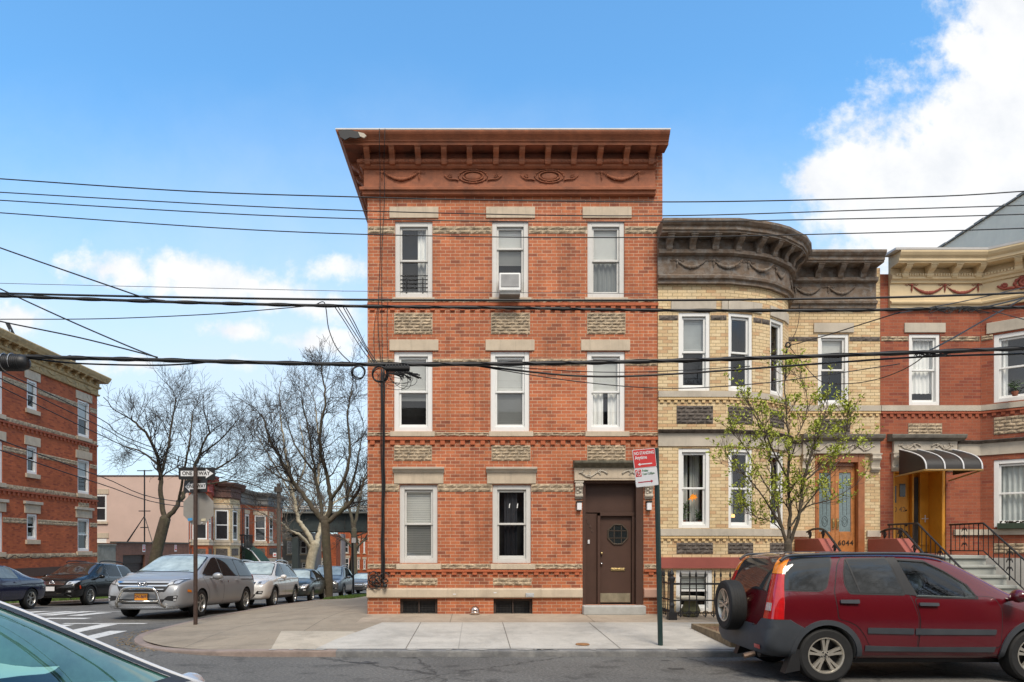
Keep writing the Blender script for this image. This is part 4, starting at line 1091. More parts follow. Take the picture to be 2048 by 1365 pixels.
# crosswalk paint
def roadpaint(name):
    m, nt, N, L, B = _nt(name)
    tc = N.new('ShaderNodeTexCoord'); n = noise(N, L, tc.outputs['Object'], 9, 6, .8); r = ramp(N, L, n.outputs['Fac'], [(.34, (.17,.165,.16)), (.44, (.62,.62,.60))])
    L.new(r.outputs['Color'], B.inputs['Base Color']); B.inputs['Roughness'].default_value = .8
    return m
RP = roadpaint('worn_white_paint')
for (x0, x1, y0, y1) in ((-7.46,-7.10,11.4,13.85),(-8.32,-7.95,11.6,15.1),(-9.25,-7.4,15.17,15.33),(-9.2,-8.85,12.2,15.0),(-10.5,-9.45,16.4,16.75),(-10.55,-10.15,17.5,19.0),(-11.35,-10.95,17.6,19.7),(-11.85,-11.5,17.9,19.7),(-12.7,-12.3,18.0,19.6),(-13.5,-13.1,18.2,19.4),(-13.0,-10.3,19.62,19.78)):
    sheet('crosswalk_marking', [(x0,y0),(x1,y0),(x1,y1),(x0,y1)], 1.0, lambda x, y: zroad(y)+.005, RP)
# grass strips
GRASS = mat('spring_grass', (.085,.15,.025), .8, .35, 3)
def grass(name, x0, x1, y0, y1, n, seed, zf, h=.09):
    g = random.Random(seed); mb = MB()
    for k in range(n):
        x, y = g.uniform(x0,x1), g.uniform(y0,y1); z = zf(x,y); a = g.uniform(0,PI); w = .012; hh = h*g.uniform(.4,1); lx, ly = g.uniform(-.05,.05), g.uniform(-.05,.05)
        mb.face([(x-w*math.cos(a),y-w*math.sin(a),z),(x+w*math.cos(a),y+w*math.sin(a),z),(x+lx,y+ly,z+hh)])
    o = mb.build(name, GRASS, uv=False); o['kind'] = 'stuff'; return o
grass('grass', -17.4,-16.2,20,36,9000,1,lambda x,y: zroad(y)+.09,.16)
grass('grass', -6.45,-5.3,28.5,35.5,6000,2,lambda x,y: zwalk(x,y),.12)
# tree pit with timber border
tp = thing('tree_pit', 'street tree pit edged with weathered timber boards beside the red vehicle', 'tree pit', (4.6,11.6,.2))
TIMB = mat('weathered_timber', (.23,.17,.10), .9, .3, 12, .4, 60, dirt=.4)
tx0, tx1, ty0, ty1 = 4.02, 6.4, 10.85, 12.85
for (a, b, c, d) in ((tx0,tx0+.09,ty0,ty1),(tx0+.092,tx1,ty0,ty0+.09),(tx0+.092,tx1,ty1-.09,ty1),(tx1-.09,tx1,ty0+.092,ty1-.092)):
    mb = MB(); mb.box(a,b,c,d,zwalk(0,c)-.02,zwalk(0,d)+.10); mb.build('border_board', TIMB, tp, bevel=.008)
V, Fs = grid_poly([(tx0+.09,ty0+.09),(tx1-.09,ty0+.09),(tx1-.09,ty1-.09),(tx0+.09,ty1-.09)], .08)
mb = MB(); mb.add([(x,y,zwalk(x,y)+.03+rb.uniform(0,.03)) for x,y in V], Fs)
for k in range(900):
    x, y = rb.uniform(tx0+.1,tx1-.1), rb.uniform(ty0+.1,ty1-.1); a = rb.uniform(0,PI); z = zwalk(x,y)+.055; w = rb.uniform(.015,.04)
    mb.add([(x+w*math.cos(a),y+w*math.sin(a),z+rb.uniform(0,.02)),(x-w*.4*math.sin(a),y+w*.4*math.cos(a),z),(x-w*math.cos(a),y-w*math.sin(a),z+rb.uniform(0,.02)),(x+w*.4*math.sin(a),y-w*.4*math.cos(a),z)], [(0,1,2,3)])
mb.build('mulch', mat('leaf_mulch', (.17,.10,.06), .9, .5, 25), tp)
mb = MB(); c = (X(1165,11.1), 11.1, zwalk(0,11.1)+.012); mb.lathe([(.115,0),(.11,.012),(.0,.014)], c, 'z', 20); mb.lathe([(.06,.016),(.055,.02),(0,.02)], c, 'z', 14)
tag(mb.build('valve_cover', mat('rusty_iron', (.30,.15,.06), .8, .3, 15, .3, 60)), 'small round rusty valve cover set into the pale concrete sidewalk', 'valve cover')
# dead leaves at the corner curb
mb = MB()
for k in range(150):
    t = rb.uniform(180,235); r_ = 3.3+abs(rb.gauss(0,.14))+.03; x, y = -3.3+r_*math.cos(R(t)), 13.9+r_*math.sin(R(t)); a = rb.uniform(0,PI); w = rb.uniform(.015,.035)
    mb.add([(x+w*math.cos(a),y+w*math.sin(a),.012),(x-w*.5*math.sin(a),y+w*.5*math.cos(a),.02),(x-w*math.cos(a),y-w*math.sin(a),.01),(x+w*.5*math.sin(a),y-w*.5*math.cos(a),.015)], [(0,1,2,3)])
o = mb.build('leaf_litter', mat('dry_leaf', (.25,.17,.08), .9, .4, 20), uv=False); o['kind'] = 'stuff'
# ------------------------------------------------------------------ areaway fence
fz = lambda x, y: zwalk(x, y)
fe = thing('iron_fence', 'low black wrought-iron fence with spear tips enclosing the yellow house areaway', 'fence', (4.05,14.1,.2))
fx0, fx1, fy = 4.00, 7.6, 14.05
def post(x, y):
    mb = MB(); z = fz(x, y)
    mb.box(x-.085,x+.085,y-.085,y+.085,z,z+.16)
    mb.lathe([(.055,.16),(.045,.25),(.06,.30),(.04,.36),(.04,.75),(.06,.80),(.075,.86),(.03,.90),(.05,.95),(.03,1.0),(.006,1.05)], (x,y,z), 'z', 12)
    mb.build('fence_post', IRON, fe)
post(fx0, fy); post(fx1, fy)
mb = MB(); z = fz(fx0, fy)
for zz in (.74,.40,.14): mb.tube([(fx0,fy,z+zz),(fx1,fy,z+zz)], .022 if zz > .7 else .014, 6); mb.tube([(fx0,fy,z+zz),(fx0,14.93,z+zz)], .018, 6)
k = 0
def spike(x, y, k):
    dx = .025*math.sin(k*2.1)
    mb.tube([(x,y,z+.05),(x+dx,y,z+.86)], .013, 5)
    mb.lathe([(.006,.86),(.026,.90),(.018,.95),(.001,1.02)], (x+dx,y,z), 'z', 6)
    mb.tube([(x+.07*math.cos(t*.55)*(1-t/20), y, z+.12+.07*math.sin(t*.55)*(1-t/20)) for t in range(13)], .010, 5)
while fx0+.18+.17*k < fx1-.1: spike(fx0+.18+.17*k, fy, k); k += 1
for j in range(5): spike(fx0, fy+.15+.17*j, j)
mb.build('bar_panel', IRON, fe)
tb = thing('garden_table', 'small white-topped round table standing behind the iron fence', 'table', (X(1385,14.5),14.5,.2))
c = (X(1383,14.5), 14.55, .24); mb = MB(); mb.lathe([(.30,.36),(.31,.38),(.30,.41),(0,.415)], c, 'z', 24); mb.build('table_top', mat('cream_top', (.6,.56,.45), .6), tb, smooth=False)
mb = MB(); mb.lathe([(.16,0),(.20,.12),(.13,.3),(.15,.36)], c, 'z', 16); mb.build('pedestal', mat('mossy_pot', (.13,.13,.07), .9), tb)
# ------------------------------------------------------------------ corner building across the side street
XS = -20.0
TS = Matrix.Translation((XS, 0, 0)) @ Matrix.Rotation(R(90), 4, 'Z')     # local u = world Y
def yu(px, xs=XS): return xs*F/(px-PX0)
def ys(py, px, xs=XS): return EYE+(PY0-py)*yu(px, xs)/F
opp = thing('apartment_building', 'three-storey orange-red brick building with tan cornice beyond the parked black and navy cars', 'building', (XS, 30, 0))
UE, U0 = 35.9, 15.0
colsB = (30.3, 31.02); colsC = (34.15, 35.2); colsA = (27.4, 28.75)
rowsB = ((9.19,7.88),(6.24,5.0),(3.2,2.04)); rowsC = ((9.12,7.29),(6.15,4.42),(3.17,1.5))
ops = []
for r in rowsB: ops.append((*colsB, r[1], r[0]))
for r in rowsC: ops += [(*colsC, r[1], r[0]), (*colsA, r[1], r[0]), (21.5,22.6,r[1],r[0])]
W, ofr2 = wall_path(opp, TS, [(U0, 14),(U0,0),(UE,0),(UE,14),(U0,14)], -2, 10.5, {1: [(o[0]-U0,o[1]-U0,o[2],o[3]) for o in ops]}, [FBRICK, DARK, PLASTK], roof=10.3)
pr = [(0,10.69),(.50,10.69),(.52,10.64),(.47,10.5),(.42,10.42),(.40,10.36),(.10,10.36),(.10,10.14),(.18,10.11),(.14,10.02),(.06,9.98),(.06,9.74),(.13,9.72),(.10,9.63),(0,9.62)]
mb = MB(TS); mb.sweep([(U0,3),(U0,0),(UE-.05,0),(UE-.05,.6)], pr); oc = mb.build('cornice', TANC, opp)
for k in range(20): bracket(oc, TS @ Matrix.Translation((UE-.4-.62*k, -.10, 10.355)), TANC, .15, .27, .24)
mb = MB(TS)
for k in range(10): swag(mb, UE-1.3-1.5*k, UE-.45-1.5*k, 9.92, .12, .03, rng, -.07); tassel(mb, UE-.3-1.5*k, 9.9, .12, .03, -.07)
mb.build('garland', TANC, oc, smooth=True)
for (cc, rows, n) in ((colsB, rowsB, 0),(colsC, rowsC, 1),(colsA, rowsC, 2)):
    for i, r in enumerate(rows):
        window(opp, TS, cc[0], cc[1], r[1], r[0], rec=.03, fw=.10, blind=.5 if n else .35, blind_mat=CURTG, name='window', simple=True)
        slab(opp, TS, cc[0]-.18, cc[1]+.18, r[0]+.02, r[0]+.42, .04, STONE, 'lintel')
        if i == 2: slab(opp, TS, cc[0]-.25, cc[1]+.25, r[0]+.422, r[0]+.55, .12, STONE2, 'hood_moulding')
        slab(opp, TS, cc[0]-.12, cc[1]+.12, r[1]-.20, r[1]-.01, .08, STONE, 'sill')
        if n == 1 and i < 2: rock(opp, TS, cc[0]+.05, cc[1]-.05, r[1]-.95, r[1]-.45, 4, .26, rng, 'stone_panel')
def gaps_u(cs): return sorted(cs)
for z0, z1 in ((8.68,8.93),(5.78,6.0),(2.75,2.97)):
    c = U0
    for a, b in ((21.5,22.6), colsA, colsB, colsC, (UE, UE)):
        if a-c > .2: rock(opp, TS, c+.01, a-.01, z0, z1, 2, .4, rng)
        c = b
for z0, z1 in ((7.06,7.24),(4.18,4.38),(1.22,1.42)): rock(opp, TS, U0, UE, z0, z1, 1, .45, rng); 
for z1 in (7.05, 4.17): dentils(opp, TS, U0, UE, z1-.22, z1, OPLAIN, .30, .14, .05)
mb = MB(TS); mb.box(U0, UE, -.05, .02, .38, .78); mb.build('painted_base_band', mat('dark_brown_band', (.07,.038,.028), .7), opp)
mb = MB(TS)
for k in range(12):
    u = 33.0-k*.9; mb.tube(spline([(u,-.06,1.32-.06*math.sin(k)),(u-.45,-.07,1.2+.04*math.cos(k*2)),(u-.9,-.06,1.32-.06*math.sin(k+1))], 4), .015, 5)
tag(mb.build('wall_cable', WIRE), 'black cable sagging along the rockface band of the building behind the black car', 'cable')
# roof clutter
mb = MB(); p = Vector((-20.6, 34.6, 10.4)); mb.tube([p, p+Vector((0,0,.7))], .04, 6); mb.ball(p+Vector((0,-.1,.72)), .30, 12, (1,.25,1)); tag(mb.build('satellite_dish', mat('dark_dish', (.04,.04,.045), .6), smooth=True), 'dark round satellite dish on the roof of the tan-corniced building', 'satellite dish')
mb = MB(); p = Vector((-20.6, 30.2, 10.6)); mb.tube([p, p+Vector((0,0,.5))], .03, 6); mb.prism([(-.05,-.05),(.05,-.05),(.35,.75),(.25,.8)], 'x', -20.62, -20.58)
mb2 = MB(); mb2.add([(-20.7,29.9,11.55),(-20.5,29.9,11.55),(-20.5,30.35,11.05),(-20.7,30.35,11.05)], [(0,1,2,3)]); mb2.tube([(-20.6,30.1,10.4),(-20.6,30.1,11.3)], .025, 6)
tag(mb2.build('roof_antenna', STEEL), 'small flat tilted antenna on the roof edge of the tan-corniced building', 'antenna')
# ------------------------------------------------------------------ yard wall, garage
def zg(y): return zroad(y)
yw = MB(TS); yw.box(35.92, 37.7, -.02, .25, -2, 1.80); yw.box(35.92, 37.7, -.07, .3, 1.802, 1.88)
tag(yw.build('yard_wall', mat('patchy_cement', (.27,.26,.22), .95, .25, 2, .3, 20, dirt=.4)), 'patchy grey cement yard wall between the orange brick building and the garage', 'wall')
ga = thing('garage', 'low dark brown brick garage with roll-down doors in front of the pink wall', 'garage', (XS, 42, -1.3))
W, gfr = wall_path(ga, TS, [(37.72,6),(37.72,0),(47.3,0),(47.3,6),(37.72,6)], -3, 1.93, {1: [(38.5-37.72,41.05-37.72,-3,1.25,.25),(42.7-37.72,45.6-37.72,-3,1.2,.25)]}, [DBRICK, DARK, PLASTK], roof=1.85)
mb = MB(TS); mb.box(37.70,47.3,-.06,.3,1.932,2.02); mb.build('coping', mat('dark_coping', (.10,.085,.07), .8), ga)
for (a, b, t) in ((38.5,41.05,1.25),(42.7,45.6,1.2)):
    mb = MB(TS); z = -1.7
    while z < t-.5: mb.box(a+.02, b-.02, .19, .215, z, z+.17); z += .18
    mb.box(a+.02, b-.02, .12, .2, t-.48, t-.01)
    mb.build('roller_door', mat('dark_roller_door', (.045,.03,.026), .5, .2, 5, metal=.2), ga)
for u in (40.9, 45.2):
    mb = MB(TS); mb.box(u-.16, u+.16, -.02, -.002, 1.42, 1.86); s = mb.build('sign', SIGNW)
    mb = MB(TS); mb.box(u-.12, u+.12, -.024, -.021, 1.50, 1.60); mb.tube([(u+.08*math.cos(t*PI/8), -.023, 1.73+.09*math.sin(t*PI/8)) for t in range(17)], .014, 4, cap=False)
    mb.build('marking', SIGNR, s)
    tag(s, 'small white no-parking notice ' + ('over the garage door beside the cement wall' if u < 42 else 'over the garage door behind the leaning tree'), 'sign')
am = thing('antenna_mast', 'thin black braced antenna mast standing on the garage roof against the pink wall', 'antenna mast', (X(288,41.5),41.5,1.9))
mb = MB(); bx_, by_ = X(289,41.5), 41.5
mb.tube([(bx_,by_,1.9),(bx_,by_,6.4)], .045, 6); mb.build('pole', IRON, am)
for zz, L in ((6.35,.45),(3.9,.35),(2.9,.25)):
    mb = MB(); mb.tube([(bx_-L,by_,zz),(bx_+L,by_,zz)], .03, 5); mb.build('crossbar', IRON, am)
for dx, dy in ((-1.1,0),(-.75,-.8),(.75,-.5)):
    mb = MB(); mb.tube([(bx_,by_,3.6),(bx_+dx,by_+dy,1.9)], .025, 5); mb.build('brace', IRON, am)
# ------------------------------------------------------------------ far row houses on the side street
PINK = mat('pink_painted_wall', (.60,.44,.37), .85, .06, .8, .1, 20, dirt=.15, dirtcol=(.4,.3,.26), dscale=.5)
FW = mat('far_window_glass', (.03,.034,.038), .05, .4, 1.2, spec=.9)
def far_window(par, T, u0, u1, z0, z1, bars=False):
    mb = MB(T)
    for (a,b,c,d) in ((u0,u0+.10,z0,z1),(u1-.10,u1,z0,z1),(u0+.1,u1-.1,z1-.1,z1),(u0+.1,u1-.1,z0,z0+.1),(u0+.1,u1-.1,(z0+z1)/2-.04,(z0+z1)/2+.04)): mb.box(a,b,-.02,.06,c,d)
    if bars:
        for k in (1,2): u = lerp(u0,u1,k/3); mb.box(u-.02,u+.02,-.01,.05,(z0+z1)/2+.04,z1-.1)
    w = mb.build('window', WHITE, par)
    mb = MB(T); mb.box(u0+.1,u1-.1,-.012,.0,z0+.1,z1-.1); mb.build('pane', FW, w)
    mb = MB(T); mb.box(u0-.15,u1+.15,-.05,.02,z1+.05,z1+.40); mb.build('lintel', STONE, w); mb = MB(T); mb.box(u0-.1,u1+.1,-.10,.02,z0-.18,z0-.01); mb.build('sill', STONE, w)
def far_house(label, y0, y1, zt, brickm, plain, corm, bay, loc_label=None):
    t = thing('row_house', label, 'building', (XS, (y0+y1)/2, -2))
    T = TS @ Matrix.Translation((y0, 0, 0)); L = y1-y0
    b0, b1, d = bay
    path = [(0,8),(0,0),(b0,0),(b0+.7,-d),(b1-.7,-d),(b1,0),(L,0),(L,8)]
    path = [p for i, p in enumerate(path) if i == 0 or (Vector(p)-Vector(path[i-1])).length > .05]
    o, fr = wall_path(t, T, path+[path[0]], -4, zt-.15, {}, [brickm, DARK, PLASTK], roof=zt-.2)
    fp = [p for p in path if p[1] < 1]
    mb = MB(T); mb.sweep(fp, [(0,zt),(.5,zt),(.48,zt-.12),(.35,zt-.3),(.1,zt-.34),(.1,zt-.6),(.15,zt-.65),(.07,zt-.7),(.07,zt-1.05),(.13,zt-1.1),(.05,zt-1.2),(0,zt-1.2)])
    c = mb.build('cornice', corm, t)
    mb = MB(T); mb.sweep(fp, [(0,2.05),(.08,2.05),(.08,1.85),(0,1.85)]); mb.build('belt_course', STONE, t)
    mb = MB(T); mb.sweep(fp, [(0,.70),(.06,.70),(.06,.28),(0,.28)]); mb.build('belt_course', STONE, t)
    for i, (M, l) in enumerate(fr):
        if i == 0 or i >= len(fr)-2: continue
        if l < 1.0:
            u0, u1 = l*.16, l*.84
            far_window(t, M, u0, u1, 2.25, 4.55, bars=(i == 4)); far_window(t, M, u0, u1, -2.3, .2)
        else:
            n = max(1, int(l/2.0))
            for k in range(n):
                u = l*(k+.5)/n; far_window(t, M, u-.5, u+.5, 2.25, 4.55); 
                if not (i in (1, len(fr)-3) and k == 0): far_window(t, M, u-.5, u+.5, -2.3, .2)
        mb = MB(M); mb.box(l*.15, l*.85, -.03, .02, 1.05, 1.6); mb.build('stone_panel', ROCKD, t)
    return t, T, fr
fh0, T0, f0 = far_house('first red brick row house after the pink wall, with stop sign before it', 47.5, 51.6, 6.75, FBRICK, OPLAIN, mat('red_painted_cornice', (.33,.06,.045), .7), (.2,2.2,.9))
mb = MB(); mb.box(-34, XS-.05, 47.32, 47.47, -3, 6.62); mb.build('party_wall', PINK, fh0)
mb = MB(); mb.box(-34, XS-.05, 47.28, 47.5, 6.622, 6.70); mb.build('parapet_cap', mat('dark_cap', (.12,.09,.08), .8), fh0)
for (a, b, z0, z1) in ((197,213,1043,990),(197,213,1086,1078)):
    TT = Matrix.Translation((0,47.32,0)); far_window(fh0, TT, X(a,47.3)-.3, X(b,47.3), Z(z0,47.3), Z(z1,47.3))
fh1, T1, f1 = far_house('yellow brick far row house with angled bay and iron fire escape', 51.6, 57.5, 6.65, YBRICK, YPLAIN, mat('dark_brown_cornice', (.13,.065,.05), .8, .3), (.1,3.6,1.0))
fh2, T2, f2 = far_house('red brick far row house with green awning and grey cornice', 57.5, 67.7, 6.6, FBRICK, OPLAIN, mat('grey_far_cornice', (.20,.195,.185), .8, .3, 4), (3.4,9.6,1.0))
fe2 = thing('fire_escape', 'black iron fire escape on the yellow far row house', 'fire escape', (-19.3,56.2,1.5))
mb = MB(T1); mb.box(3.7,5.7,-1.1,0,1.62,1.68); mb.build('platform', IRON, fe2)
mb = MB(T1)
for k in range(13): u = lerp(3.7,5.7,k/12); mb.tube([(u,-1.1,1.68),(u,-1.1,2.7)], .025, 4)
for k in range(6): y = lerp(-1.1,0,k/5); mb.tube([(3.7,y,1.68),(3.7,y,2.7)], .025, 4); mb.tube([(5.7,y,1.68),(5.7,y,2.7)], .025, 4)
mb.tube([(3.7,0,2.7),(3.7,-1.1,2.7),(5.7,-1.1,2.7),(5.7,0,2.7)], .035, 5); mb.build('railing', IRON, fe2)
mb = MB(T1); mb.tube([(3.8,-1.0,1.6),(4.6,-.1,.6)], .03, 5); mb.tube([(5.6,-1.0,1.6),(5.6,-.05,.6)], .03, 5); mb.build('bracket', IRON, fe2)
mb = MB(T1)
for s in (0,.4): mb.tube([(3.9+s,-.9,-.8),(3.9+s,-.9,5.0)], .025, 4)
for k in range(20): mb.tube([(3.9,-.9,-.7+.29*k),(4.3,-.9,-.7+.29*k)], .018, 4)
mb.build('ladder', IRON, fe2)
aw2 = thing('awning', 'dark green door awning with white edge on the far red row house', 'awning', (-19,58.9,.6))
mb = MB(T2); mb.prism([(0,1.9),(-.9,1.35),(-1.7,.35),(-1.7,.22),(0,.22)], 'x', .3, 3.0); mb.build('canopy', mat('green_awning_cloth', (.018,.055,.04), .8, .2, 6), aw2)
mb = MB(T2); mb.tube([(.3,0,1.91),(.3,-.9,1.36),(.3,-1.7,.36)], .05, 5); mb.tube([(.3,-1.72,.24),(3.0,-1.72,.24)], .06, 5); mb.build('edge_trim', SIGNW, aw2)
for (M, u, z, w) in ((f2[5][0] if len(f2)>5 else f2[-3][0], .45, 2.35, 0),(f2[3][0], 2.2, -2.0, 1)):
    mb = MB(M); mb.box(u-.4,u+.4,-.55,.05,z,z+.5); a_ = mb.build('air_conditioner', WHITE)
    mb = MB(M)
    for k in range(7): mb.box(u-.3+.09*k,u-.26+.09*k,-.57,-.552,z+.06,z+.44)
    mb.build('louver', PLASTK, a_)
    tag(a_, 'white air conditioner in ' + ('an upper window beside the far utility pole' if w == 0 else 'a street-level window beyond the green awning'), 'air conditioner')
# grey house, red houses under the viaduct
def block(name, label, x0, x1, y, z1, m, wins, depth=8):
    t = thing(name, label, 'building', ((x0+x1)/2, y, -2.8))
    mb = MB(); mb.box(x0, x1, y, y+depth, -4, z1); mb.build('wall', m, t)
    for (px0, px1, py0, py1) in wins:
        far_window(t, Matrix.Translation((0,y,0)), X(px0,y), X(px1,y), Z(py1,y), Z(py0,y))
    return t
block('town_house', 'grey rendered house under the elevated railway, left of the pale plane tree'.replace('left of', 'beside'), X(545,88), X(622,88), 88, 3.6, mat('grey_far_render', (.22,.22,.21), .9, .15, 1), [(574,586,1082,1108),(601,613,1082,1108),(574,584,1128,1138),(604,614,1126,1136)])
block('town_house', 'red brick house under the elevated railway, behind the forked pale plane tree', X(622.5,94), X(672,94), 94, 3.5, FBRICK, [(644,648,1080,1100),(652,656,1080,1108),(630,634,1080,1102),(643,648,1122,1135),(652,656,1122,1135)])
block('town_house', 'red brick house under the elevated railway, nearer the corner building', X(676,100), X(760,100), 100, 4.4, FBRICK, [(688,697,1083,1106),(690,698,1117,1138),(715,719,1083,1106),(727,730,1083,1106),(715,719,1120,1138),(727,731,1120,1138)])
block('town_house', 'grey narrow house beside the red brick one under the railway', X(672.5,97), X(683,97), 97, 3.6, mat('pale_far_render', (.30,.30,.30), .9), [(674,679,1085,1105)])
via = thing('elevated_railway', 'dark green elevated railway viaduct crossing the end of the side street', 'viaduct', (-18,80,-2.8))
VG = mat('dark_viaduct_steel', (.022,.032,.032), .7, .25, 2)
mb = MB(); mb.box(-80,40,78,78.5,3.55,5.55); mb.box(-80,40,85,85.5,3.55,5.55); mb.box(-80,40,77.8,78.0,3.5,3.68); mb.box(-80,40,77.85,77.998,5.4,5.56)
for k in range(50): mb.box(-80+2.4*k,-79.9+2.4*k,77.86,78.0,3.68,5.4)
mb.build('girder', VG, via)
mb = MB(); mb.box(-80,40,77.3,86.2,5.56,5.75); mb.build('deck', mat('deck_grey', (.12,.12,.11), .9), via)
mb = MB()
for zz in (6.0,6.25): mb.box(-80,40,77.3,77.36,zz,zz+.14)
for k in range(60): mb.box(-80+2*k,-79.92+2*k,77.37,77.45,5.75,6.4)
mb.build('parapet_rail', mat('pale_rail', (.30,.29,.27), .8), via)
for x in (X(594,79), X(752,79), -40, -2):
    mb = MB(); mb.box(x-.35,x+.35,78.1,78.8,-4,3.5); mb.box(x-.6,x+.6,78.1,78.8,2.9,3.5); mb.build('column', VG, via)
# utility pole
up = thing('utility_pole', 'weathered timber utility pole at the end of the far row houses', 'utility pole', (X(558,52.6),52.6,zroad(52.6)))
ux = X(558,50); uy = 50.0
mb = MB(); mb.tube([(ux,uy,zroad(50)),(ux-.02,uy,Z(967,50))], [.17,.14], 10); mb.build('pole', mat('weathered_pole', (.10,.085,.07), .9, .3, 8), up)
mb = MB(); mb.box(ux-.30,ux+.30,uy-.2,uy-.14,Z(975,50),Z(985,50)); mb.tube([(ux-.2,uy-.2,Z(984,50)),(ux-.2,uy-.2,Z(974,50))], .06, 6); mb.build('crossarm', mat('grey_crossarm', (.07,.06,.05), .9), up)
# ------------------------------------------------------------------ overhead lines
def wire(name, label, pts, r, Yd=9.8, n=8, cat='cable', group=None, m=None, twist=0):
    P3 = [at(p[0], p[1], p[2] if len(p) > 2 else Yd) for p in pts]
    P3 = spline(P3, n)
    mb = MB(); mb.tube(P3, r, 6)
    if twist:
        for k in range(twist):
            ph = k*2*PI/twist
            q = []
            for i in range(len(P3)-1):
                for j in range(6):
                    t = (i+j/6)
                    c = P3[i].lerp(P3[i+1], j/6); q.append(c+Vector((0, r*1.1*math.cos(t*1.4+ph), r*1.1*math.sin(t*1.4+ph))))
            mb.tube(q, r*.20, 4)
    o = mb.build(name, m or WIRE, None, smooth=True)
    return tag(o, label, cat, group)
E0, E1 = -120, 2180
wire('overhead_wire', 'highest thin overhead wire, passing just under the terracotta frieze of the corner building', [(E0,350),(0,358),(380,383),(700,394),(1000,401),(1400,404),(1850,394),(2048,383),(E1,375)], .009)
wire('overhead_wire', 'second-highest thin overhead wire, crossing the tops of the third-floor lintels', [(E0,378),(0,385),(500,413),(900,427),(1325,432),(1750,420),(2048,411),(E1,405)], .008)
wire('overhead_wire', 'third-highest thin overhead wire, crossing just under the third-floor lintels', [(E0,394),(0,401),(500,430),(900,442),(1325,444),(1750,437),(2048,429),(E1,424)], .008)
wire('overhead_wire', 'fourth-highest thin overhead wire, crossing the upper sashes of the third-floor windows', [(E0,417),(0,426),(500,460),(900,473),(1325,475),(1750,466),(2048,457),(E1,450)], .008)
wire('overhead_cable', 'black overhead cable along the third-floor sills of the corner building', [(E0,582),(0,587),(360,595),(740,600),(1300,601),(1700,597),(1950,590),(2048,586),(E1,582)], .016)
wire('overhead_cable', 'thick twisted black overhead cable just below the third-floor sills', [(E0,586),(0,592),(330,604),(660,612),(1000,616),(1325,621),(1700,621),(1900,617),(2048,615),(E1,612)], .021, 9.7, twist=2)
wire('overhead_cable', 'thickest black overhead cable, crossing the upper sashes of the second-floor windows', [(E0,706),(0,712),(300,720),(700,729),(1000,728),(1300,723),(1650,712),(2048,697),(E1,692)], .027, 9.6, twist=2)
wire('overhead_wire', 'slack black cable hanging just under the thickest cable toward the orange brick house', [(955,732),(1150,752),(1320,750),(1650,727),(1850,714),(2048,708),(E1,704)], .014, 9.65)
wire('overhead_wire', 'thin slack wire dipping across the bow window of the yellow house', [(950,732),(1150,763),(1330,777),(1500,769),(1640,752),(1800,728)], .007, 9.65)
wire('overhead_wire', 'thin wire running slightly beneath the thickest cable across the third second-floor window', [(985,731),(1150,743),(1300,744),(1500,733)], .006, 9.65)
wire('overhead_wire', 'thin wire descending steeply to the splice over the white cloud', [(-80,466,10.2),(0,496,10.1),(120,538,10),(230,576,9.85),(290,596,9.75),(330,602,9.7)], .010)
wire('overhead_wire', 'thin wire descending from the upper edge of sight to the clamp on the thickest cable', [(-80,538,10.2),(0,578,10.1),(130,638,9.9),(250,690,9.75),(315,716,9.6)], .010)
wire('overhead_wire', 'thin wire sloping gently down to the clamp on the thickest cable', [(-80,622,10.2),(0,643,10.1),(160,676,9.9),(315,715,9.6)], .010)
wire('overhead_wire', 'thin near-level wire rising to meet the twisted cable beside the corner building', [(-80,640),(0,639),(200,638),(400,630),(520,621),(610,613)], .007, 9.75)
wire('overhead_wire', 'faint grey wire crossing the clouds above the twin cables', [(-80,564),(0,567),(300,574),(660,582),(735,583),(1300,588)], .0045, 10.6, m=mat('faint_grey_wire', (.16,.16,.17), .6))
wire('overhead_wire', 'slack thin cable drooping under the thickest cable beside the black ribbed splice case', [(50,716),(150,727),(300,731),(380,728),(420,724)], .012, 9.65)
# side street lines
for k, (p0, p1, p2, p3, d) in enumerate(((( -60,712),(200,838),(290,890),(552,975),'highest'),((-60,728),(200,853),(310,905),(552,980),'second'),((-60,744),(200,870),(335,925),(552,986),'third'),((-60,858),(200,953),(345,1002),(552,1010),'fourth'),((-60,880),(200,968),(360,1013),(552,1018),'lowest'))):
    dep = lambda px: -14.3*F/(px-PX0) if px < 540 else 50.0
    wire('overhead_wire', f'{d} of the five wires slanting across the opposite orange brick building', [(*q, dep(q[0])) for q in (p0, p1, p2, p3)], .018, n=6)
# drop wires and coils at the corner of the building
drops = [[(628,612,9.7),(646,604,9.7),(652,618,9.7),(658,660,9.7),(676,700,9.65),(706,730,9.6)],
         [(668,612,9.7),(690,645,9.8),(718,690,9.8),(745,728,9.6)], [(676,614,9.7),(700,652,9.8),(728,695,9.8),(752,728,9.6)],
         [(686,614,9.7),(706,650,9.8),(726,686,9.8),(748,727,9.6)], [(692,616,9.7),(708,644,9.8),(732,692,9.8),(756,729,9.6)]]
for k, d in enumerate(drops):
    wire('drop_wire', ('drop wire looping down apart from the others toward the wire coil over the bare trees' if k == 0 else 'thin drop wire in the bundle between the twisted cable and the coils'), d, .007, n=8, group=None if k == 0 else 'bundled drop wires')
def coil(label, px, py, r, rr, n, Yd=9.55):
    g = random.Random(int(px)); c = at(px, py, Yd); mb = MB()
    for k in range(n):
        a, b = r*g.uniform(.93,1.07), r*g.uniform(.93,1.07); o = Vector((g.uniform(-.01,.01), g.uniform(-.02,.02), g.uniform(-.01,.01)))
        mb.tube([c+o+Vector((a*math.cos(t*2*PI/24), .01*math.sin(t), b*math.sin(t*2*PI/24))) for t in range(25)], rr, 5, cap=False)
    return tag(mb.build('wire_coil', WIRE, smooth=True), label, 'wire coil')
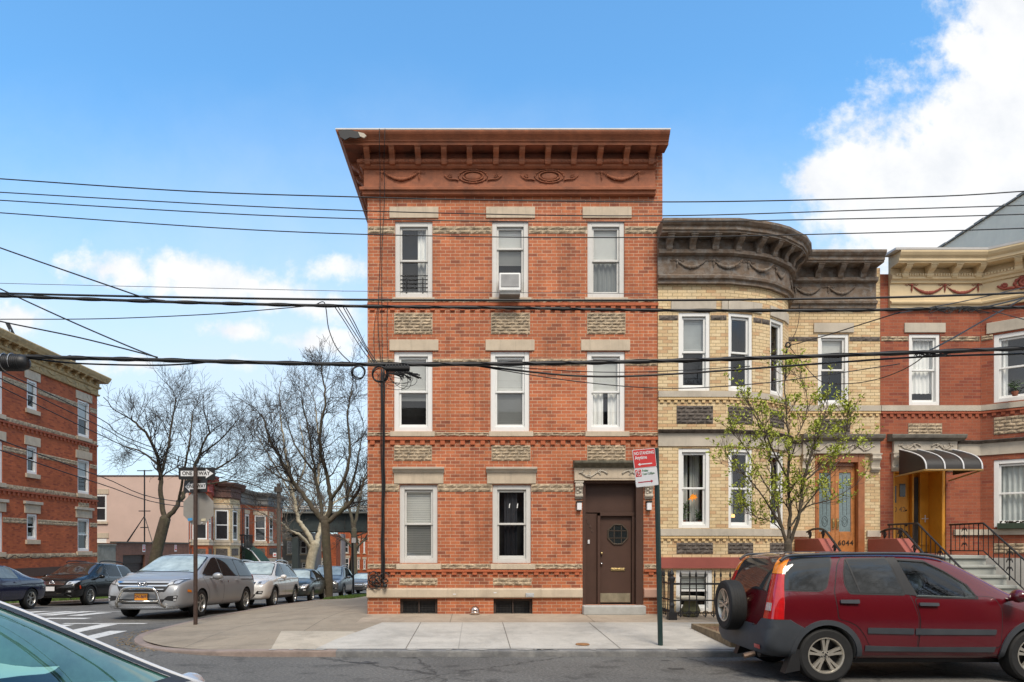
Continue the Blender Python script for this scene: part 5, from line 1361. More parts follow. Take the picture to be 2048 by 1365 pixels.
coil('black wire coil hanging in the sky just off the corner of the brick building', 717, 745, .088, .008, 5)
coil('black wire coil hanging in front of the brick corner, beside the splice terminal', 760, 749, .105, .007, 6)
coil('small tangled wire coil in front of the yellow house corner above the young tree', 1577, 690, .035, .004, 5, 9.9)
te = thing('splice_terminal', 'black cable terminal with dangling connectors in front of the second-floor window', 'cable terminal', tuple(at(795,738,9.5)))
mb = MB(); c = at(795,737,9.5)
mb.tube([c+Vector((-.17,0,.0)), c+Vector((.17,0,-.0))], .034, 10)
for k in range(8): q = c+Vector((-.15+.042*k,-.02,.03)); mb.ball(q, .016, 6)
mb.build('case', PLASTK, te)
gq = random.Random(8)
mb = MB()
for k in range(16):
    p = c+Vector((-.15+.02*k,0,-.03)); q = p+Vector((gq.uniform(.06,.20), gq.uniform(-.03,.03), -gq.uniform(.03,.14))); mb.tube([p, p+Vector((.02,0,-.04)), q], .010, 5)
mb.build('connector', PLASTK, te)
mb = MB()
for k in range(7):
    s = c+Vector((-.05+.03*k,0,-.03)); w = gq.uniform(.08,.2); h = gq.uniform(.08,.28)
    mb.tube(spline([s, s+Vector((w*.9,0,-h*.35)), s+Vector((w*.9,0,-h*.8)), s+Vector((w*.1,0,-h)), s+Vector((-w*1.4,0,-h*.75)), s+Vector((-.25,0,-.03))], 5), .0035, 4)
mb.build('loose_wire', WIRE, te)
sp = thing('splice_case', 'black ribbed splice case slung under the thickest cable at the edge of the street', 'splice case', tuple(at(20,726,9.6)))
c = at(10,726,9.6)
mb = MB(); mb.lathe([(.0,-.75),(.09,-.74),(.11,-.6),(.11,.24),(.09,.31),(.04,.335),(0,.34)], c, 'x', 16)
for k in range(30): u = -.62+.029*k; mb.lathe([(.113,u),(.119,u+.006),(.113,u+.013)], c, 'x', 16)
mb.build('ribbed_shell', PLASTK, sp, smooth=True)
for u in (.0,.11):
    mb = MB(); mb.tube([c+Vector((u,.12*math.cos(t*PI/8),.12*math.sin(t*PI/8)+.01)) for t in range(17)], .006, 4, cap=False); mb.build('strap', STEEL, sp)
# facade cables
ri = thing('cable_riser', 'thick black cables clipped down the brick corner from the coils to the base course', 'cable', (X(766,14.9),14.9,1))
mb = MB(); gr = random.Random(4)
for k in range(5):
    x0 = X(766+1.4*(k-2),14.93); mb.tube(spline([(x0+gr.uniform(-.015,.015), 14.935-.012*(k % 3), z) for z in [Z(740)-.42*j for j in range(12)]], 3), .013, 5)
mb.build('bundled_cable', WIRE, ri, smooth=True)
mb = MB()
for k in range(2):
    p = [(X(763+2*k,14.93),14.93,Z(735)), at(756+8*k,640,14.93), at(761+3*k,500,14.93), at(760+9*k,400,14.85), at(760+8*k,330,14.72), at(759+10*k,290,14.42), at(759+11*k,258,14.4)]
    mb.tube(spline(p, 6), .007, 4)
p = [at(777,735,14.93),at(774,660,14.93),at(776,596,14.93)]; mb.tube(spline(p,4), .006, 4)
p = [at(750,735,14.93),at(748,660,14.93),at(757,606,14.93)]; mb.tube(spline(p,4), .006, 4)
mb.build('thin_cable', WIRE, ri, smooth=True)
mb = MB()
for k in range(9):
    c = at(760+gr.uniform(-14,12),1160+gr.uniform(-8,10),14.90); r_ = gr.uniform(.05,.13)
    mb.tube([c+Vector((r_*math.cos(t*PI/8)*gr.uniform(.9,1.1),-.03*math.sin(t),r_*1.1*math.sin(t*PI/8))) for t in range(15)], .012, 5)
mb.ball(at(770,1172,14.86), .05, 8); mb.build('cable_tangle', WIRE, ri, smooth=True)
# right-hand tangles
for k, (lab, pts, r_) in enumerate((
    ('thin cable sloping from the yellow house coil up to the tangle over the cream cornice', [(1578,692,14),(1650,672,12),(1720,650,11),(1800,625,9.7)], .009),
    ('thin double cable slanting from the tangle on the thickest cable up past the bay window', [(1850,706,9.6),(1900,680,10.2),(1970,640,10.8),(2060,590,11.5)], .012),
    ('thin cable drooping from the tangle on the thickest cable down across the yellow house', [(1855,708,9.6),(1810,738,10.5),(1750,760,12),(1690,768,13),(1640,762,14),(1600,720,14.6),(1578,693,14.6)], .008),
    ('thin cable climbing from the twisted cable across the maroon cartouche', [(1790,628,9.7),(1880,612,10.5),(1960,596,11.2),(2060,572,12)], .008),
    ('thin cable running from the upper tangle past the bay window lintel', [(1935,622,9.7),(2000,608,10),(2070,590,10.6)], .010),
    ('thin cable dropping from the twisted cable to the bay window edge', [(1985,622,9.7),(2020,632,10),(2070,645,10.4)], .007))):
    wire('drop_wire', lab, pts, r_)
for (lab, px0_, px1_, py_) in (('knot of black wires wound round the twisted cable above the orange house', 1810, 1990, 620), ('knot of black wires wound round the thickest cable over the curtained narrow window', 1825, 1885, 708)):
    mb = MB()
    for k in range(9):
        a = gr.uniform(px0_,px1_-40); q = [at(a+gr.uniform(5,16)*j, py_-.015*(a-1800)*(py_ < 650 and .3 or 1)+gr.uniform(-7,7), 9.6) for j in range(6)]
        mb.tube(spline(q, 4), .006, 4)
    tag(mb.build('wire_knot', WIRE, smooth=True), lab, 'wire knot')
mb = MB(); mb.tube(spline([at(1574,693,14.9),at(1572,720,14.95),at(1571,760,14.97)], 4), .02, 5); mb.tube(spline([at(1600,600,16.4),at(1596,650,16.2),at(1580,688,15)], 5), .007, 4)
tag(mb.build('service_cable', WIRE), 'short black service cable running down the join of the bow front and door wall', 'cable')

# ------------------------------------------------------------------ houses across the near street (seen in reflections only)
for k, (x0, x1, zt, bm_, lab) in enumerate(((-26,-15,9.2,DBRICK,'dark brown brick house standing behind the near kerb, at the street corner'),(-14.9,-7,8.6,FBRICK,'red brick house standing behind the near kerb, next to the brown one'),(-6.9,1,8.8,YBRICK,'yellow brick house standing behind the near kerb'),(1.1,9,8.6,DBRICK,'brown brick house standing behind the near kerb, beside the yellow one'),(9.1,20,9.0,FBRICK,'red brick house standing behind the near kerb opposite the cream cornice'))):
    t = thing('row_house', lab, 'building', ((x0+x1)/2, -6, 0))
    T = Matrix.Translation((x1, -5.5, 0)) @ Matrix.Rotation(PI, 4, 'Z'); L = x1-x0
    n = int(L/2.0); o_ = []
    for i in range(n):
        u = L*(i+.5)/n
        for z in (1.6, 5.0): o_.append((u-.45,u+.45,z,z+2.0,.2))
    wall_path(t, T, [(0,9),(0,0),(L,0),(L,9),(0,9)], 0, zt, {1: o_}, [bm_, DARK, PLASTK], roof=zt-.2)
    mb = MB(T); mb.sweep([(0,0),(L,0)], [(0,zt+.1),(.5,zt+.1),(.4,zt-.3),(.1,zt-.4),(.1,zt-1.0),(0,zt-1.1)]); mb.build('cornice', BROWNC, t)
# ------------------------------------------------------------------ bare street trees
BARK = mat('grey_brown_bark', (.085,.07,.05), .95, .35, 7, .8, 30, dirt=.5, dirtcol=(.06,.075,.025), dscale=2)
TWIG = mat('twig_bark', (.045,.037,.032), .9, .3, 6)
PALE = mat('pale_plane_bark', (.40,.35,.25), .85, .3, 3, .3, 30, dirt=.6, dirtcol=(.14,.11,.07), dscale=2.5)
PTWIG = mat('pale_twig', (.17,.14,.11), .9, .3, 4)
MINR = .0060
def grow(mb, p, d, L, r, lvl, g, up=.12, wob=.22, kids=(3,5), seg=None, tips=None, ang=(28,60), shrink=(.5,.72)):
    n = max(3, int(L/(seg or .30)))
    pts, rad, dirs = [p], [r], [d]
    for i in range(n):
        d = (d + Vector((g.gauss(0,wob), g.gauss(0,wob), g.gauss(0,wob)+up))).normalized()
        p = p + d*(L/n); pts.append(p); rad.append(max(MINR, lerp(r, r*.5, (i+1)/n))); dirs.append(d)
    mb.tube(pts, rad, 5 if r > .03 else 3, cap=False)
    if lvl <= 0:
        if tips is not None: tips.append((pts[-1], d)); tips.append((pts[len(pts)//2], d))
        return
    k = g.randint(*kids)
    for j in range(k):
        i = min(n, max(1, int(n*lerp(.25, 1.0, (j+g.random()*.8)/k))))
        ax = dirs[i].orthogonal().normalized(); ax.rotate(Matrix.Rotation(g.uniform(0,2*PI), 3, dirs[i]))
        nd = dirs[i].copy(); nd.rotate(Matrix.Rotation(R(g.uniform(*ang)), 3, ax))
        grow(mb, pts[i], nd, L*g.uniform(*shrink), max(.004, rad[i]*.56), lvl-1, g, up, wob, kids, seg, tips, ang, shrink)
def tree(name, label, trunk, limbs, bark, twig, seed, lvl=3, kids=(4,5), tw_len=1.6, seg=.3, group=None, tips=None, up=.10, crown='crown', wob=.22, rim=.35, tk_=.36):
    g = random.Random(seed)
    tp_ = [Vector(q[:3]) for q in trunk]
    t = thing(name, label, 'tree', tuple(tp_[0]), group)
    mb = MB()
    tt = spline(tp_, 6); rr = [lerp(trunk[0][3], trunk[-1][3], (i/(len(tt)-1))**.8) for i in range(len(tt))]
    rr[0] *= 1.35; rr[1] *= 1.12
    mb.tube(tt, rr, 14)
    mb.ball(tt[-1], rr[-1]*1.04, 12); cm = MB()
    for L in limbs:
        pts = spline([Vector(q) for q in L[0]], 7); r0, r1 = L[1], L[2]
        # knobbly limb
        pts = [q + Vector((g.gauss(0,1), g.gauss(0,1), g.gauss(0,.8)))*r0*.17*(1 if i else 0) for i, q in enumerate(pts)]
        rad = [lerp(r0, r1, i/(len(pts)-1)) for i in range(len(pts))]
        mb.tube(pts, rad, 9, cap=False)
        n = len(pts)
        for i in range(int(n*rim), n):
            if g.random() < .22: continue
            for rep in range(2 if i > n*.6 and g.random() < .6 else 1):
                d = (pts[i]-pts[i-1]).normalized()
                ax = d.orthogonal().normalized(); ax.rotate(Matrix.Rotation(g.uniform(0,2*PI), 3, d))
                nd = d.copy(); nd.rotate(Matrix.Rotation(R(g.uniform(25,65)), 3, ax))
                grow(cm, pts[i], nd, tw_len*g.uniform(.6,1.1), max(.005, rad[i]*tk_), lvl-1, g, up, wob, kids, seg, tips)
        grow(cm, pts[-1], (pts[-1]-pts[-2]).normalized(), tw_len*1.1, r1*.8, lvl-1, g, up, wob, kids, seg, tips)
    tk = mb.build('trunk', bark, t, smooth=True, uv=False)
    cm.build(crown, twig, t, smooth=True, uv=False)
    return t
def A(px, py, Y): return tuple(at(px, py, Y))
Y1 = 35.0
tree('street_tree', 'bare street tree leaning in front of the pink wall behind the silver minivan', [(*A(307,1150,Y1),0.317),(*A(312,1110,Y1),0.273),(*A(322,1070,Y1),0.255),(*A(330,1040,Y1),0.264)],
     [([A(330,1045,Y1),A(322,990,Y1),A(318,930,Y1),A(300,880,Y1-1),A(262,838,Y1-1.5)],0.144,0.043),
      ([A(330,1045,Y1),A(358,1005,Y1),A(378,965,Y1+.5),A(396,915,Y1+1),A(420,860,Y1+1)],0.137,0.043),
      ([A(319,960,Y1),A(335,900,Y1+1),A(345,840,Y1+1.2),A(352,800,Y1+1)],0.086,0.029),
      ([A(316,930,Y1),A(285,905,Y1+1),A(245,892,Y1+2)],0.065,0.025),
      ([A(378,965,Y1+.5),A(420,945,Y1),A(455,925,Y1-.5),A(480,905,Y1)],0.072,0.025),
      ([A(398,912,Y1+1),A(440,880,Y1+1),A(468,850,Y1+1)],0.050,0.022),
      ([A(357,1007,Y1),A(368,940,Y1-1),A(380,880,Y1-1.5),A(385,830,Y1-1)],0.072,0.025),
      ([A(374,972,Y1),A(420,968,Y1-1),A(470,962,Y1-1),A(520,975,Y1-1)],0.050,0.022)], BARK, TWIG, 5, 3, (4,6), 1.65, .30, tk_=.38)
Y2 = 30.5
tree('street_tree', 'mossy bare street tree in the grass pit beside the corner building', [(*A(657,1203,Y2),0.194),(*A(657,1160,Y2),0.180),(*A(653,1100,Y2),0.176),(*A(650,1040,Y2),0.194)],
     [([A(650,1050,Y2),A(622,1010,Y2),A(590,970,Y2),A(565,925,Y2-.5),A(540,880,Y2-.8),A(524,830,Y2-1)],0.129,0.031),
      ([A(648,1050,Y2),A(640,1000,Y2+.5),A(630,950,Y2+1),A(620,880,Y2+1),A(605,800,Y2+1)],0.095,0.027),
      ([A(652,1045,Y2),A(662,1000,Y2),A(650,940,Y2),A(640,880,Y2-.6),A(650,800,Y2-.8),A(642,740,Y2-.5)],0.116,0.027),
      ([A(654,1045,Y2),A(690,1015,Y2),A(715,985,Y2),A(735,950,Y2+.5)],0.122,0.041),
      ([A(662,1000,Y2),A(690,955,Y2-.5),A(700,900,Y2-.6),A(695,830,Y2-.5),A(705,770,Y2)],0.082,0.024),
      ([A(690,1012,Y2),A(712,940,Y2+.6),A(722,880,Y2+1)],0.068,0.024),
      ([A(590,968,Y2),A(560,955,Y2+1),A(525,930,Y2+1.5)],0.054,0.020),
      ([A(628,945,Y2+1),A(590,890,Y2+1.4),A(570,830,Y2+1.4)],0.054,0.020)], BARK, TWIG, 9, 3, (4,6), 1.4, .26, tk_=.38)
Y3 = 60.0
tree('street_tree', 'pale plane tree with mottled bark forking in front of the railway viaduct', [(*A(618,1150,Y3),0.409),(*A(622,1120,Y3),0.343),(*A(630,1090,Y3),0.409)],
     [([A(630,1095,Y3),A(612,1062,Y3),A(597,1040,Y3),A(590,1005,Y3),A(580,960,Y3),A(570,900,Y3),A(560,830,Y3)],0.240,0.060),
      ([A(632,1092,Y3),A(640,1060,Y3+1),A(645,1030,Y3+1),A(636,980,Y3+1),A(640,900,Y3+1),A(630,820,Y3+1)],0.240,0.060),
      ([A(622,1098,Y3),A(602,1072,Y3-1),A(580,1062,Y3-1.4),A(562,1045,Y3-2)],0.156,0.078),
      ([A(640,1050,Y3+1),A(665,1010,Y3+1),A(690,995,Y3+2),A(720,992,Y3+2)],0.120,0.054),
      ([A(590,1000,Y3),A(560,950,Y3+1),A(520,880,Y3+1)],0.108,0.042),
      ([A(585,985,Y3),A(610,930,Y3-1),A(600,850,Y3-1)],0.108,0.036)], PALE, PTWIG, 4, 3, (3,4), 3.0, .6)
Y4 = 92.0
tree('street_tree', 'dark distant bare tree in front of the red houses under the viaduct', [(*A(709,1150,74),.32),(*A(708,1100,74),.3),(*A(708,1060,74),.3)],
     [([A(708,1060,74),A(695,1000,74),A(690,960,74)],.2,.08),([A(708,1060,74),A(720,1000,74),A(728,955,74)],.2,.08),([A(708,1100,74),A(690,1080,74),A(680,1075,74)],.14,.06),([A(708,1100,74),A(724,1085,74),A(733,1078,74)],.14,.06)], BARK, TWIG, 14, 2, (3,4), 2.6, .6)
MINR = .0026
# young tree coming into leaf by the kerb
Y5 = 11.9
tips = []
def B5(px, py, dy=0): return A(px, py, Y5+dy)
tree('young_tree', 'young street tree coming into yellow-green leaf in front of the yellow brick house', [(X(1580,Y5),Y5,zwalk(0,Y5),.075),(*B5(1580,1180),.066),(*B5(1577,1130),.062),(*B5(1576,1085),.064)],
     [([B5(1577,1095),B5(1562,1050),B5(1553,1000,.1),B5(1545,940,.2),B5(1530,880,.2),B5(1505,820,.1)],0.0326,0.0084),
      ([B5(1577,1095),B5(1580,1030,.1),B5(1576,960,.1),B5(1578,890),B5(1572,820),B5(1570,750)],0.0348,0.0072),
      ([B5(1579,1090),B5(1598,1030,-.1),B5(1606,970,-.1),B5(1622,905,-.2),B5(1640,860,-.2),B5(1655,810,-.2)],0.0314,0.0072),
      ([B5(1562,1055),B5(1530,1000,-.3),B5(1500,960,-.4),B5(1462,925,-.4)],0.0168,0.0048),
      ([B5(1580,1055),B5(1612,1015,.3),B5(1660,1000,.4),B5(1705,975,.4)],0.0168,0.0048),
      ([B5(1555,1010),B5(1520,950,.2),B5(1490,895,.3),B5(1468,870,.3)],0.0146,0.0042),
      ([B5(1608,965,-.1),B5(1650,925,.2),B5(1690,870,.3),B5(1695,835,.3)],0.0168,0.0048),
      ([B5(1577,960,.1),B5(1545,900,-.3),B5(1520,840,-.4),B5(1480,785,-.3)],0.0158,0.0042),
      ([B5(1577,900),B5(1605,850,.2),B5(1615,800,.3),B5(1600,755,.3)],0.0146,0.0042),
      ([B5(1600,1025,-.1),B5(1640,975,-.3),B5(1670,930,-.4),B5(1700,905,-.3)],0.0146,0.0042),
      ([B5(1566,1065),B5(1545,1045,.2),B5(1515,1035,.3),B5(1495,1020,.3)],0.0112,0.0042)],
     mat('young_bark', (.11,.085,.06), .9, .3, 14, .5, 60, dirt=.4, dirtcol=(.07,.09,.03)), mat('young_twig', (.085,.06,.045), .85, .3, 10), 17, 2, (2,4), .40, .10, tips=tips, up=.22, wob=.11, rim=.22, tk_=.5)
yt = [o for o in bpy.data.objects if o.name.startswith('young_tree')][0]
g = random.Random(31)
def leafmat():
    m, nt, N, L, Bs = _nt('young_leaf')
    tc = N.new('ShaderNodeTexCoord'); n = noise(N, L, tc.outputs['Object'], 7, 3, .6)
    r = ramp(N, L, n.outputs['Fac'], [(.3, (.27,.33,.03)), (.55, (.44,.49,.06)), (.75, (.60,.60,.13))]); L.new(r.outputs['Color'], Bs.inputs['Base Color'])
    Bs.inputs['Roughness'].default_value = .5
    return m
mb = MB()
for (p, d) in tips:
    for k in range(g.choice((0,1,3,4,6,8))):
        c = p+Vector((g.uniform(-.04,.04), g.uniform(-.04,.04), g.uniform(-.03,.05)))
        s = (d*.4+Vector((g.uniform(-1,1), g.uniform(-1,1), g.uniform(-.5,1)))).normalized(); w = s.orthogonal().normalized(); w.rotate(Matrix.Rotation(g.uniform(0,6), 3, s))
        L = g.uniform(.034,.075); nn = s.cross(w)*.2*L
        mb.add([c, c+s*L*.45+w*L*.28-nn, c+s*L, c+s*L*.45-w*L*.28-nn], [(0,1,2),(0,2,3)])
mb.build('foliage', leafmat(), yt, uv=False)
# ------------------------------------------------------------------ street signs
ow = thing('street_sign', 'dark post with two crossed one-way plates and the bare back of a stop sign', 'sign post', (X(391,14.7),14.7,.2))
Yp = 14.7; bxp = X(391,Yp)
mb = MB(); mb.tube([(bxp,Yp,zwalk(bxp,Yp)-.02),(bxp,Yp,Z(935,Yp))], .046, 8); mb.build('post', RUSTP, ow)
def arrow_sign(c, yaw, w, h, right, parent):
    T = Matrix.Translation(c) @ Matrix.Rotation(R(yaw), 4, 'Z')
    mb = MB(T); mb.prism(round_poly([(-w/2,-h/2),(w/2,-h/2),(w/2,h/2),(-w/2,h/2)], .03), 'y', -.004, .004, 0)
    o = mb.build('one_way_plate', [SIGNK], parent)
    mb = MB(T); a, b = w/2-.012, h/2-.012
    s = 1 if right else -1
    t, hd = h*.22, h*.40
    ar = [(-s*w*.44,-t),(s*w*.25,-t),(s*w*.25,-hd),(s*w*.46,0),(s*w*.25,hd),(s*w*.25,t),(-s*w*.44,t)]
    mb.add([(q[0],-.0054,q[1]) for q in ar], [(0,1,5,6),(2,3,4)])
    mb.build('arrow', SIGNW, o)
    for (txt, uu) in (('ONE', -w*.26 if right else -w*.215), ('WAY', w*.21 if right else w*.25)):
        text_obj('lettering', txt, h*.43, SIGNK, o, T @ Matrix.Translation((uu,-.0075,0)), squeeze=.92, extrude=.001)
s = Yp/F
arrow_sign((X(391.5,Yp), Yp+.055, Z(947,Yp)), 0, 73*s, 24.5*s, True, ow)
arrow_sign((X(388.5,Yp), Yp+.075, Z(972.5,Yp)), -24, 62*s, 25*s, False, ow)
mb = MB(Matrix.Translation((X(392,Yp), Yp+.13, Z(1017,Yp))) @ Matrix.Rotation(R(-8), 4, 'Z')); ro = 32.5*s/math.cos(R(22.5))
mb.prism([(ro*math.cos(R(22.5+45*k)), ro*math.sin(R(22.5+45*k))) for k in range(8)], 'y', -.003, .003)
stp = mb.build('stop_sign_back', SIGNB, ow)
for (px, py, w, h, c) in ((378,1039,9,6,(.05,.30,.62)),(405,1040,9,6,(.55,.50,.36)),(402,1046,5,4,(.45,.45,.45))):
    mb = MB(); x, z = X(px,Yp+.05), Z(py,Yp+.05); mb.prism([(x-w*s/2,z-h*s/2),(x+w*s/2,z-h*s/2+.01),(x+w*s/2,z+h*s/2),(x-w*s/2,z+h*s/2-.01)], 'y', Yp+.10, Yp+.108); mb.build('sticker', mat('sticker_%d' % px, c, .6), stp)
# no standing sign
Yn = 11.05; bn = X(1321,Yn); s = Yn/F
ns = thing('parking_sign', 'green street post carrying a red no-standing plate and a white street-cleaning plate', 'sign post', (bn,Yn,.16))
mb = MB(); mb.tube([(bn,Yn,zwalk(0,Yn)-.02),(X(1312.5,Yn),Yn,Z(897,Yn))], .042, 8); mb.build('post', GREENP, ns)
Ts = Matrix.Translation((X(1311,Yn), Yn-.06, Z(932,Yn))) @ Matrix.Rotation(R(24), 4, 'Z') @ Matrix.Rotation(R(-7.5), 4, 'Y')
wv = 50*s/math.cos(R(24))
def plate(mname, zc, h, m, name):
    mb = MB(Ts); mb.prism(round_poly([(-wv,zc-h/2),(0,zc-h/2),(0,zc+h/2),(-wv,zc+h/2)], .02), 'y', -.004, .004); o = mb.build(name, m, ns)
    return o
p1 = plate('', 16*s, 37*s, SIGNW, 'no_standing_plate')
mb = MB(Ts); mb.prism(round_poly([(-wv+.008,-2.5*s+.008),(-.008,-2.5*s+.008),(-.008,34.5*s-.008),(-wv+.008,34.5*s-.008)], .015), 'y', -.0055, -.0042); mb.build('red_field', SIGNR, p1)
LT = lambda u, z: Ts @ Matrix.Translation((u,-.0068,z))
text_obj('lettering', 'NO STANDING', 8.4*s, SIGNW, p1, LT(-wv+.022, 26.5*s), 'LEFT', .0008, .84); text_obj('lettering', 'Anytime', 9.5*s, SIGNW, p1, LT(-wv+.03, 18*s), 'LEFT', .0008, .9)
def arrow(parent, z, d, m, u0=.16, u1=.80):
    mb = MB(Ts); a, b = -wv+wv*u0, -wv+wv*u1; t = 1.0*s
    if d < 0: pts = [(b,z-t),(b,z+t),(a+.05,z+t),(a+.05,z+3*s),(a,z),(a+.05,z-3*s),(a+.05,z-t)]; f = [(0,1,2,6),(3,4,5)]
    else: pts = [(a,z-t),(a,z+t),(b-.05,z+t),(b-.05,z+3*s),(b,z),(b-.05,z-3*s),(b-.05,z-t)]; f = [(0,1,2,6),(3,4,5)]
    mb.add([(p[0],-.0066,p[1]) for p in pts], f); mb.build('arrow', m, parent)
arrow(p1, 5*s, -1, SIGNW)
p2 = plate('', -21*s, 36*s, SIGNW, 'street_cleaning_plate')
mb = MB(Ts); mb.prism([(-wv+.012,-19*s),(-wv+.012+14*s,-19*s),(-wv+.012+14*s,-5*s),(-wv+.012,-5*s)], 'y', -.0056, -.0042); mb.build('red_field', SIGNR, p2)
mb = MB(Ts); cu, cz = -wv+.012+7*s, -12*s
mb.tube([(cu+5.4*s*math.cos(t*PI/12), -.007, cz+5.4*s*math.sin(t*PI/12)) for t in range(25)], .6*s, 4, cap=False); mb.tube([(cu-3.7*s,-.0074,cz+3.7*s),(cu+3.7*s,-.0074,cz-3.7*s)], .55*s, 4)
mb.build('prohibition_ring', SIGNW, p2); text_obj('lettering', 'P', 8*s, SIGNW, p2, LT(cu, cz), 'CENTER', .0008)
GT = mat('green_lettering', (.10,.22,.13), .5)
text_obj('lettering', 'Friday', 6.2*s, GT, p2, LT(-wv+.012+16*s, -8*s), 'LEFT', .0008); text_obj('lettering', '11am-12:30pm', 6.2*s, GT, p2, LT(-wv+.012+16*s, -14.5*s), 'LEFT', .0008, .80)
arrow(p2, -30*s, 1, mat('dark_red_arrow', (.42,.02,.04), .5), .10, .78)
mb = MB(); 
for dz in (30,0,-4,-36): mb.ball((X(1306,Yn),Yn-.055,Z(933,Yn)+dz*s), .009, 6)
mb.build('bolt', STEEL, ns)
fs = thing('parking_sign', 'dark signpost with a small white plate farther along the side street beyond the mossy tree', 'sign post', (X(707,34),34,-.6))
mb = MB(); mb.tube([(X(707,34),34,zwalk(0,34)),(X(705,34),34,Z(1075,34))], .05, 8); mb.build('post', SIGNK, fs)
mb = MB(); mb.box(X(704,34),X(712,34),33.9,33.93,Z(1086,34),Z(1076,34)); mb.build('plate', SIGNW, fs)
wp = thing('no_parking_sign', 'white notice on the utility pole beside the far red row house', 'sign', (X(550,49),49,0))
mb = MB(); mb.box(X(546,49.5),X(552.5,49.5),49.5,49.53,Z(1114,49.5),Z(1106,49.5)); mb.build('plate', SIGNW, wp); mb = MB(); mb.box(X(547,49.4),X(551,49.4),49.47,49.49,Z(1111,49.5),Z(1109,49.5)); mb.build('marking', SIGNR, wp)

# trees at the near kerb, seen only as reflections in glass and paint
src = [o for o in bpy.data.objects if o.name.startswith('street_tree') and o.type == 'EMPTY'][1]
for k, (x, y, sc_, rz) in enumerate(((10.5,-1.5,.85,20),(14.5,-2.2,.9,140),(-12,-2,.9,250))):
    r = src.copy(); COL.objects.link(r); r['_world'] = 0
    r['label'] = 'bare street tree at the near kerb ' + ('opposite the red vehicle','opposite the yellow door','opposite the pedestrian crossing')[k]
    r.location = (x, y, .1); r.scale = (sc_,)*3; r.rotation_euler = (0, 0, R(rz))
    for ch in src.children:
        c = ch.copy(); COL.objects.link(c); c.parent = r; c.matrix_parent_inverse = Matrix.Translation(-src.location)

src = [o for o in bpy.data.objects if o.name.startswith('street_tree') and o.type == 'EMPTY'][0]
for k, (px, Y, sc_, rz) in enumerate(((700,88,1.25,60),(640,98,1.4,200),(575,92,1.2,310))):
    r = src.copy(); COL.objects.link(r); r['_world'] = 0
    r['label'] = 'distant bare tree rising behind the railway viaduct, ' + ('seen beside the corner building','seen behind the forked plane tree','seen beside the utility pole')[k]
    r.location = (X(px, Y), Y, -2.8); r.scale = (sc_,)*3; r.rotation_euler = (0, 0, R(rz))
    for ch in src.children:
        c = ch.copy(); COL.objects.link(c); c.parent = r; c.matrix_parent_inverse = Matrix.Translation(-src.location)
